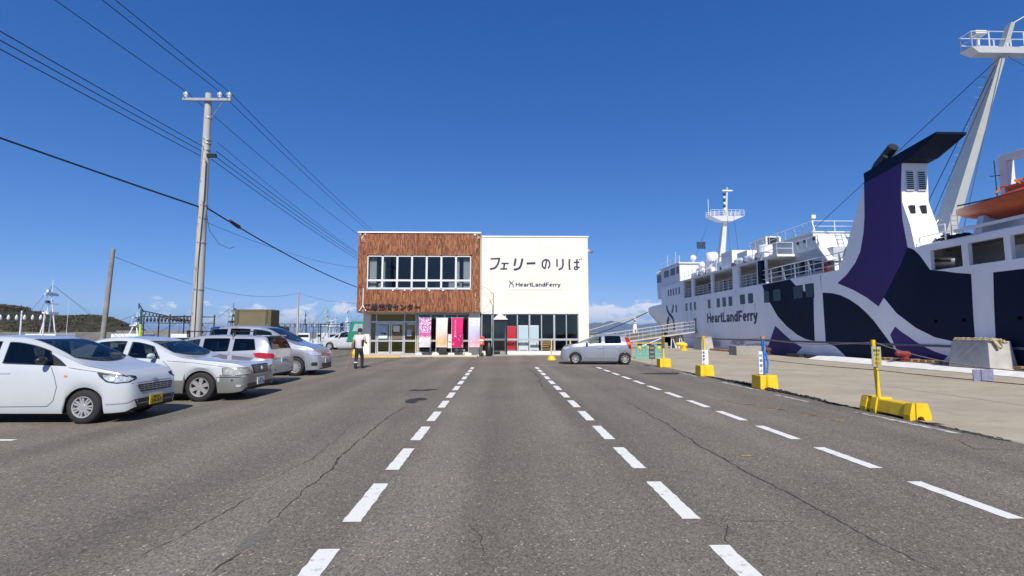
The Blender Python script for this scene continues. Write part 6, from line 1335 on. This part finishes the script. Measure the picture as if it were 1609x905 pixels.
body = [(0,0,.90,.12,.09), (0,0,1.05,.11,.08), (0,.02,1.28,.13,.09), (0,.03,1.42,.08,.07), (0,.05,1.50,.055), (0,.06,1.57,.085,.095), (0,.06,1.65,.075,.085),
        (-.19,.02,1.36,.06), (-.26,.0,1.10,.045), (-.29,.06,.86,.034), (.19,.02,1.36,.06), (.255,.02,1.12,.045), (.24,.24,1.08,.035),
        (-.09,-.02,.82,.085), (-.10,-.02,.47,.06), (-.10,-.16,.09,.042), (-.10,-.04,.035,.04), (.09,.0,.82,.085), (.10,.14,.48,.06), (.11,.12,.10,.042), (.11,.24,.04,.04)]
be = [(0,1),(1,2),(2,3),(3,4),(4,5),(5,6),(2,7),(7,8),(8,9),(2,10),(10,11),(11,12),(0,13),(13,14),(14,15),(15,16),(0,17),(17,18),(18,19),(19,20)]
link('body', skin_mesh('body', body, be), SKN, PE)
def hand(cx, cy, cz, d, s):
    """palm with four curled fingers and a thumb; d points along the forearm"""
    d = Vector(d).normalized(); u = Vector((0, 1, 0)) if abs(d.y) < .7 else Vector((0, 0, 1)); u = (u - d*u.dot(d)).normalized(); v = d.cross(u)*s; c_ = Vector((cx, cy, cz)); pts = [(*c_, .022, .014), (*(c_+d*.045), .034, .014), (*(c_+d*.085), .036, .013)]; ed = [(0, 1), (1, 2)]
    mb = MB()
    for i, (o_, L_) in enumerate(((-.03, .062), (-.01, .072), (.011, .068), (.03, .052))):
        a_ = c_ + d*.085 + u*o_; b_ = a_ + d*L_*.55; e_ = b_ + (d*.45 + v*.75).normalized()*L_*.5; mb.cyl(a_, b_, .0095, .009, 7).cyl(b_, e_, .009, .007, 7)
    a_ = c_ + d*.03 + u*-.03; b_ = a_ + (d*.6 - u*.7).normalized()*.035; mb.cyl(a_, b_, .011, .0095, 7).cyl(b_, b_ + (d*.8 + v*.6).normalized()*.03, .0095, .008, 7)
    m2 = skin_mesh('palm', pts, ed, 1); n0 = len(mb.v); mb.add([v_.co for v_ in m2.vertices], [tuple(p.vertices) for p in m2.polygons]); bpy.data.meshes.remove(m2); mb.build('hand', SKN, PE, smooth=60)
hand(-.29, .065, .85, (-.05, .15, -1), 1); hand(.24, .25, 1.08, (-.1, 1, .1), -1)
link('shirt', skin_mesh('shirt', [(0,0,.80,.175,.14), (0,0,.95,.182,.142), (0,0,1.08,.178,.138), (0,.02,1.30,.19,.135), (0,.03,1.415,.10,.085), (-.185,.02,1.37,.085), (-.235,.01,1.19,.072), (.185,.02,1.37,.085), (.235,.02,1.19,.072)], [(0,1),(1,2),(2,3),(3,4),(3,5),(5,6),(3,7),(7,8)]), M('pale_shirt', (.56, .52, .55), .85, var=.06, scale=9), PE)
MB().hexa([(.125, -.125, .95), (.185, -.09, .95), (.19, .06, .95), (.17, .06, .95)], [(.12, -.12, 1.22), (.185, -.09, 1.22), (.195, .05, 1.22), (.17, .05, 1.22)]).build('shirt_panel', M('dark_panel_cloth', (.03, .03, .04), .85), PE, bevel=.01)
link('trousers', skin_mesh('trousers', [(0,0,.97,.15,.12), (0,0,.86,.15,.12), (-.085,-.02,.76,.10), (-.10,-.02,.47,.082), (-.10,-.15,.12,.068), (-.10,-.165,.03,.066), (.085,.0,.76,.10), (.10,.14,.48,.082), (.11,.12,.12,.068), (.11,.115,.03,.066)], [(0,1),(1,2),(2,3),(3,4),(4,5),(1,6),(6,7),(7,8),(8,9)]), M('black_trousers', (.018, .018, .026), .85), PE)
for c_ in ((-.10, -.105, .27),): MB().lathe([(.078, -.022), (.083, 0), (.078, .022)], c=c_, n=14).build('reflective_band', PAPER, PE, smooth=60)
for x, yy in ((-.10, -.10), (.11, .18)): MB().sphere((x, yy, .05), .06, 12, 8, (.85, 2.1, .8)).build('shoe', BLACKP, PE, smooth=60)
MB().sphere((0, .055, 1.625), .098, 14, 10, (.95, 1.05, .95)).build('hair', M('black_hair', (.012, .011, .011), .7, bump=.5, bscale=60), PE, smooth=60)
MB().lathe([(.001, 1.735), (.06, 1.725), (.09, 1.69), (.103, 1.635), (.103, 1.62)], c=(0, .06, 0), n=16).hexa([(-.07, .15, 1.63), (.07, .15, 1.63), (.06, .24, 1.615), (-.06, .24, 1.615)], [(-.07, .15, 1.64), (.07, .15, 1.64), (.06, .24, 1.625), (-.06, .24, 1.625)]).build('cap', M('dark_cap', (.015, .015, .018), .8), PE, smooth=40)
for sg in (-1, 1): MB().sphere((sg*.088, .06, 1.575), .024, 8, 6, (.5, 1, 1.3)).build('ear', SKN, PE, smooth=60)
MB().sphere((0, .155, 1.565), .016, 8, 6, (.8, 1, 1.4)).build('nose', SKN, PE, smooth=60)
for sg in (-1, 1): MB().sphere((sg*.034, .148, 1.60), .011, 8, 6).build('eye', PAPER, PE, smooth=60)
MB().box(-.025, .025, .145, .152, 1.528, 1.536).build('mouth', M('lip', (.28, .10, .08), .5), PE)
st = thing('litter_picker', 'thin tan stick slanting to the ground from the person', 'stick', (-6.4, 21.45, 0)); MB().cyl((.03, .0, .84), (-.22, -.05, .01), .013, None, 8).build('shaft', M('tan_stick', (.36, .21, .10), .6), st); MB().cyl((.05, .0, .90), (.03, 0, .83), .02, None, 8).build('grip', BLACKP, st)
bg_ = thing('yellow_bag', 'small yellow bag hanging at the person left thigh', 'bag', (-6.30, 21.42, .50)); MB().lathe([(.001, 0), (.06, .01), (.085, .08), (.075, .2), (.03, .29), (.02, .33)], n=12).build('bag', M('yellow_vinyl', (.65, .50, .05), .5, bump=.5, bscale=14), bg_, smooth=60)

# ================================================================== harbour and far scenery
bw = MB().box(-260, 24, 182, 190, -3, 1.6).build('breakwater', M('breakwater_concrete', (.17, .165, .15), .9, var=.25, scale=.3)); tag(bw, 'long low grey breakwater behind the fishing boats', 'breakwater')
bw2 = MB().hexa([(20, 262, -3), (190, 262, -3), (190, 272, -3), (20, 272, -3)], [(22, 264, 1.0), (190, 264, 1.5), (190, 270, 1.5), (22, 270, 1.0)]).build('breakwater', M('dark_breakwater', (.09, .088, .08), .95, var=.3, scale=.3)); tag(bw2, 'dark breakwater carrying the white lighthouse', 'breakwater')
lw_ = MB().box(-46, -24.6, 60, 60.5, -3, 1.75).build('harbour_wall', M('dark_wall_concrete', (.20, .19, .175), .9, var=.2, scale=.6)); tag(lw_, 'grey concrete harbour wall behind the white sedan', 'wall')
LH = thing('lighthouse', 'white lighthouse tower on the distant breakwater beside the ship', 'lighthouse', (73.4, 267, 1.05))
MB().lathe([(1.35, 0), (1.3, 1), (.95, 5.4), (.9, 5.6)], n=20).build('tower', WHITE, LH, smooth=40); MB().lathe([(.001, 5.55), (1.5, 5.6), (1.5, 5.9), (.001, 5.9)], n=20).build('gallery', WHITE, LH, smooth=30); MB().lathe([(.6, 5.9), (.6, 7.4), (.001, 7.4)], n=12).build('lantern', M('lantern_glass', (.12, .14, .16), .1), LH, smooth=30); MB().lathe([(.85, 7.4), (.7, 7.9), (.3, 8.4), (.1, 8.9), (.001, 9.0)], n=16).build('dome', WHITE, LH, smooth=40)
MB().tube([(1.45*math.cos(t), 1.45*math.sin(t), 6.7) for t in [i*.5236 for i in range(13)]], .06, 5).build('gallery_rail', WHITE, LH); MB().box(-.45, .45, -1.42, -1.2, 0, 2).build('door', M('rust_door', (.3, .12, .06), .7), LH)
BW_ = M('boat_white', (.66, .68, .70), .5, var=.06, scale=2); BGR = M('boat_green_frame', (.035, .085, .065), .6); BBL = M('boat_black_steel', (.03, .033, .038), .6); LIME = M('lime_paint', (.45, .62, .05), .5); BULB = M('lamp_bulb_glass', (.62, .66, .68), .15, spec=.7)
def fishing_boat(label, x, y, rz, L=13, mast=5.2, style=0, rack=BBL, mm=BW_, lamps=14, rackz=3.2, seed=1):
    t = thing('fishing_boat', label, 'boat', (x, y, -2.2), rz, 'fishing boats in the harbour'); rnd = random.Random(seed); W = 3.2
    n = 10; vs = []
    for i in range(n+1):
        u = i/n; f = (1-u**3)**.8 if u < 1 else 0.02
        yy = -L/2 + L*u; sh = .5 + .9*u*u
        vs += [(-W/2*f*.75, yy, -.3), (-W/2*f, yy, 1.0+sh), (W/2*f, yy, 1.0+sh), (W/2*f*.75, yy, -.3)]
    MB().add(vs, [(i*4+j, (i+1)*4+j, (i+1)*4+(j+1) % 4, i*4+(j+1) % 4) for i in range(n) for j in range(4)] + [(0, 1, 2, 3), (n*4+3, n*4+2, n*4+1, n*4)]).build('hull', BW_, t, smooth=35)
    MB().box(-1.1, 1.1, -3.2, -.4, 1.4, 3.6).build('wheelhouse', BW_, t, bevel=.06); MB().box(-1.12, 1.12, -3.0, -.6, 2.75, 3.25).build('wheelhouse_window', SWIN, t)
    z0 = 3.6
    # tripod mast with yards
    for dx, dy in ((-.45, -2.4), (.45, -2.4), (0, -1.4)): MB().cyl((dx, dy, z0), (dx*.25, -2.0, z0+mast*.62), .055, .045, 6).build('mast_leg', mm, t)
    MB().cyl((0, -2.0, z0+mast*.55), (0, -2.0, z0+mast), .05, .03, 6).build('mast_pole', mm, t)
    for k_ in range(3):
        zz = z0 + mast*(.35+.2*k_); wd = 1.0-.22*k_; MB().beam((-wd, -2.0, zz), (wd, -2.0, zz), .07, .06).build('yard', mm, t); MB().box(.25, .5, -2.1, -1.9, zz+.06, zz+.3).build('deck_light', BBL if k_ % 2 else mm, t)
    MB().box(-.55, .55, -2.3, -1.7, z0+mast*.36, z0+mast*.40).build('lookout', mm, t); MB().box(-.7, .7, -2.08, -1.98, z0+mast*.7, z0+mast*.74).build('radar_bar', BW_, t)
    for k_ in range(3): xx = rnd.uniform(-.9, .9); yy = rnd.uniform(-3, -.6); MB().cyl((xx, yy, 3.6), (xx, yy, 3.6+rnd.uniform(1.5, mast*.95)), .018, .008, 5).build('whip_antenna', mm if k_ else BBL, t)
    for s_ in (-1, 1): MB().cyl((0, -2.0, z0+mast*.9), (s_*1.2, -L/2+.5, 2.0), .012, None, 4).build('stay', BBL, t); MB().cyl((0, -2.0, z0+mast*.9), (s_*.3, L/2-.8, 2.9), .012, None, 4).build('stay', BBL, t)
    if lamps:                                            # squid lamps under a rack along the boat
        for s_ in (-1, 1):
            MB().beam((s_*1.0, -L/2+.6, rackz+2.2), (s_*1.0, L/2-1.5, rackz+2.2), .09, .09).build('lamp_rack', rack, t); MB().beam((s_*1.0, -L/2+.6, rackz+1.6), (s_*1.0, L/2-1.5, rackz+1.6), .05, .05).build('lamp_rack', rack, t)
            for yy in (-L/2+.7, -.2, L/2-1.6): MB().cyl((s_*1.0, yy, 1.6), (s_*1.0, yy, rackz+2.4), .06, None, 6).build('rack_post', mm if style == 1 else rack, t)
        for i in range(lamps):
            yy = -L/2+1.0+(L-2.9)*i/(lamps-1)
            MB().lathe([(.02, .0), (.05, -.05), (.10, -.22), (.10, -.34), (.05, -.46), (.001, -.48)], c=(-1.0, yy, rackz+2.15), n=8).build('squid_lamp', BULB if style != 2 else BBL, t, smooth=60)
    return t
fishing_boat('fishing boat with row of white lamps before the hill', -44, 42, R(-90), 13, 1.2, 1, lamps=16, rackz=3.1, seed=1)
fishing_boat('fishing boat with tall white lattice mast and wide yards', -41.1, 48, R(-90), 12, 5.2, 0, lamps=0, seed=2)
fishing_boat('dark squid boat with lamp rack between pole and white sedan', -30.4, 46.6, R(90), 7.5, 2.2, 2, rack=BBL, mm=BBL, lamps=15, rackz=3.0, seed=3)
fishing_boat('low white boat left of the leaning pole', -38.5, 50, R(95), 10, 2.2, 0, lamps=0, seed=4)
fishing_boat('dark masted boat seen beside the olive truck', -40.5, 72, R(80), 11, 4.4, 2, mm=BBL, lamps=0, seed=5)
fishing_boat('dark masted boat seen right of the olive truck', -41.5, 100, R(100), 11, 4.6, 2, mm=BBL, lamps=9, seed=6)
lp = M('pale_green_boat_frame', (.40, .52, .30), .6)
for i, (x, y, ms, mm_, lab) in enumerate(((-41, 112, 6.4, lp, 'boat with pale green mast frame in the far cluster'), (-38.5, 118, 6.8, BW_, 'tallest white masted boat of the far cluster'), (-35.2, 122, 5.6, BW_, 'white masted boat in the middle of the far cluster'), (-33.5, 116, 6.2, BW_, 'white masted boat above the white minivan'), (-43.2, 124, 4.6, BW_, 'leftmost boat of the far cluster'), (-37, 104, 3.6, BW_, 'low white boat in front of the far cluster'))):
    fishing_boat(lab, x, y, R(70+17*i), 11, ms, 0, mm=mm_, lamps=8 if i in (2, 5) else 0, seed=10+i)
mk = thing('lamp_mast', 'lime footed green mast with slanting boom of dark lamps', 'mast', (-33.1, 46, -2.2)); MB().cyl((0, 0, 0), (0, 0, 4.5), .13, .11, 12).build('post', LIME, mk, smooth=40); MB().cyl((0, 0, 4.5), (0, 0, 5.9), .12, .09, 10).beam((-.25, 0, 6.3), (.25, 0, 5.6), .08, .08).beam((-.25, 0, 5.9), (-.25, 0, 6.4), .08, .08).build('upper_post', BGR, mk, smooth=40); MB().beam((0, 0, 5.75), (4.6, 0, 4.75), .08, .1).build('lamp_boom', BBL, mk)
for i in range(13): MB().lathe([(.02, 0), (.06, -.1), (.06, -.2), (.001, -.26)], c=(.4+i*.33, 0, 5.62-i*.072), n=8).build('squid_lamp', BBL, mk)
# wooded headland on the left
HILL = M('brown_scrub_hill', (.060, .048, .026), .95, var=.45, scale=.05, bump=.8, bscale=.3, dirt=(.04, .055, .02), dscale=.04, dthr=(.45, .6))
def hnoise(x, y): return .5*math.sin(x*.043+1.3)+.3*math.sin(x*.11+y*.07)+.2*math.sin(x*.27-y*.13+.5)
top = pchip([(-760, 34), (-620, 30), (-480, 27), (-425, 24.5), (-401, 23.3), (-389, 22.3), (-382, 18.2), (-371, 18.4), (-358, 15.4), (-347, 14.4), (-333, 15.2), (-317, 14.1), (-314, 11.3), (-309.6, 8.2), (-303.6, 8.4), (-302, 4), (-300, -2.3)])
vs = []; nx, ny = 150, 14
for i in range(nx+1):
    x = -760 + 460*(i/nx)**.8
    for j in range(ny+1):
        v = j/ny; y_ = 370 + 70*v; sh = math.sin(math.pi*v)**.55 if 0 < v < 1 else 0
        vs.append((x, y_, -2.4 + (top(x)+2.4 - 1.2)*sh + hnoise(x, y_)*.5*sh))
hl = MB().add(vs, [(i*(ny+1)+j, (i+1)*(ny+1)+j, (i+1)*(ny+1)+j+1, i*(ny+1)+j+1) for i in range(nx) for j in range(ny)]).build('headland', HILL, smooth=180); tag(hl, 'brown wooded headland beyond the harbour', kind='structure')
rnd = random.Random(21); cl = MB()
for i in range(9000):
    x = rnd.uniform(-520, -304); v = rnd.uniform(.03, .6); y_ = 370+70*v; sh = math.sin(math.pi*v)**.55; z = -2.4 + (top(x)+2.4 - 1.2)*sh + hnoise(x, y_)*.5*sh
    if top(x) < 7.5 and rnd.random() < .7: continue
    s_ = rnd.uniform(.5, 1.25)*(1 + .4*hnoise(x*3, y_))
    for k_ in range(7):
        c_ = Vector((x+rnd.gauss(0, .8)*s_, y_+rnd.gauss(0, .8)*s_, z+rnd.uniform(0, 1.5)*s_)); d1 = Vector((rnd.uniform(-1, 1), rnd.uniform(-1, 1), rnd.uniform(-1, 1))).normalized()*s_*.42; d2 = d1.orthogonal().normalized()*s_*.36
        cl.add([c_-d1, c_+d2, c_+d1, c_-d2], [(0, 1, 2, 3)])
wd_ = cl.build('headland_wood', island_mat('bare_scrub_leaves', [(0, (.050, .040, .021)), (.35, (.080, .056, .030)), (.6, (.042, .052, .020)), (.8, (.090, .064, .038)), (1, (.030, .040, .016))], .9)); tag(wd_, 'brown and green scrub wood covering the headland', 'wood', kind='stuff')
# blue mountains across the water
mr = pchip([(600, 40), (1600, 180), (2300, 200), (2900, 230), (3400, 340), (3700, 370), (4000, 330), (4400, 270), (4900, 285), (5500, 300), (6300, 240), (7600, 190), (9500, 120), (12500, 30)])
vs = []; nx, ny = 120, 12; rnd = random.Random(3)
for i in range(nx+1):
    x = 600 + 11900*i/nx
    for j in range(ny+1):
        v = j/ny; sh = 1-abs(2*v-1)**1.3; rg = 1 + .10*math.sin(i*.9+j*1.7)+.07*math.sin(i*2.3-j)
        vs.append((x + 160*math.sin(j*1.3+i*.4), 15000+3600*v, -4 + mr(x)*sh*rg + (8*math.sin(i*1.7) if j == ny//2 else 0)))
mo = MB().add(vs, [(i*(ny+1)+j, (i+1)*(ny+1)+j, (i+1)*(ny+1)+j+1, i*(ny+1)+j+1) for i in range(nx) for j in range(ny)]).build('mountain_range', M('mountain_forest', (.05, .06, .06), .95, var=.3, scale=.002), smooth=180); tag(mo, 'blue mountain range across the water', kind='structure')
# sea air
hz = MB().box(-46000, 46000, -3200, 46000, -4.5, 470).build('haze', None); tag(hz, 'thin blue sea haze', kind='stuff')
hm = bpy.data.materials.new('sea_haze'); hm.use_nodes = True; hn = hm.node_tree; hn.nodes.remove(hn.nodes['Principled BSDF'])
pv = hn.nodes.new('ShaderNodeVolumePrincipled'); pv.inputs['Color'].default_value = (.50, .70, 1, 1); pv.inputs['Density'].default_value = 5.5e-5; pv.inputs['Anisotropy'].default_value = .1
hn.links.new(pv.outputs[0], hn.nodes['Material Output'].inputs['Volume']); hz.data.materials.append(hm)
S.cycles.volume_bounces = 0; S.cycles.max_bounces = 8; S.cycles.transparent_max_bounces = 16
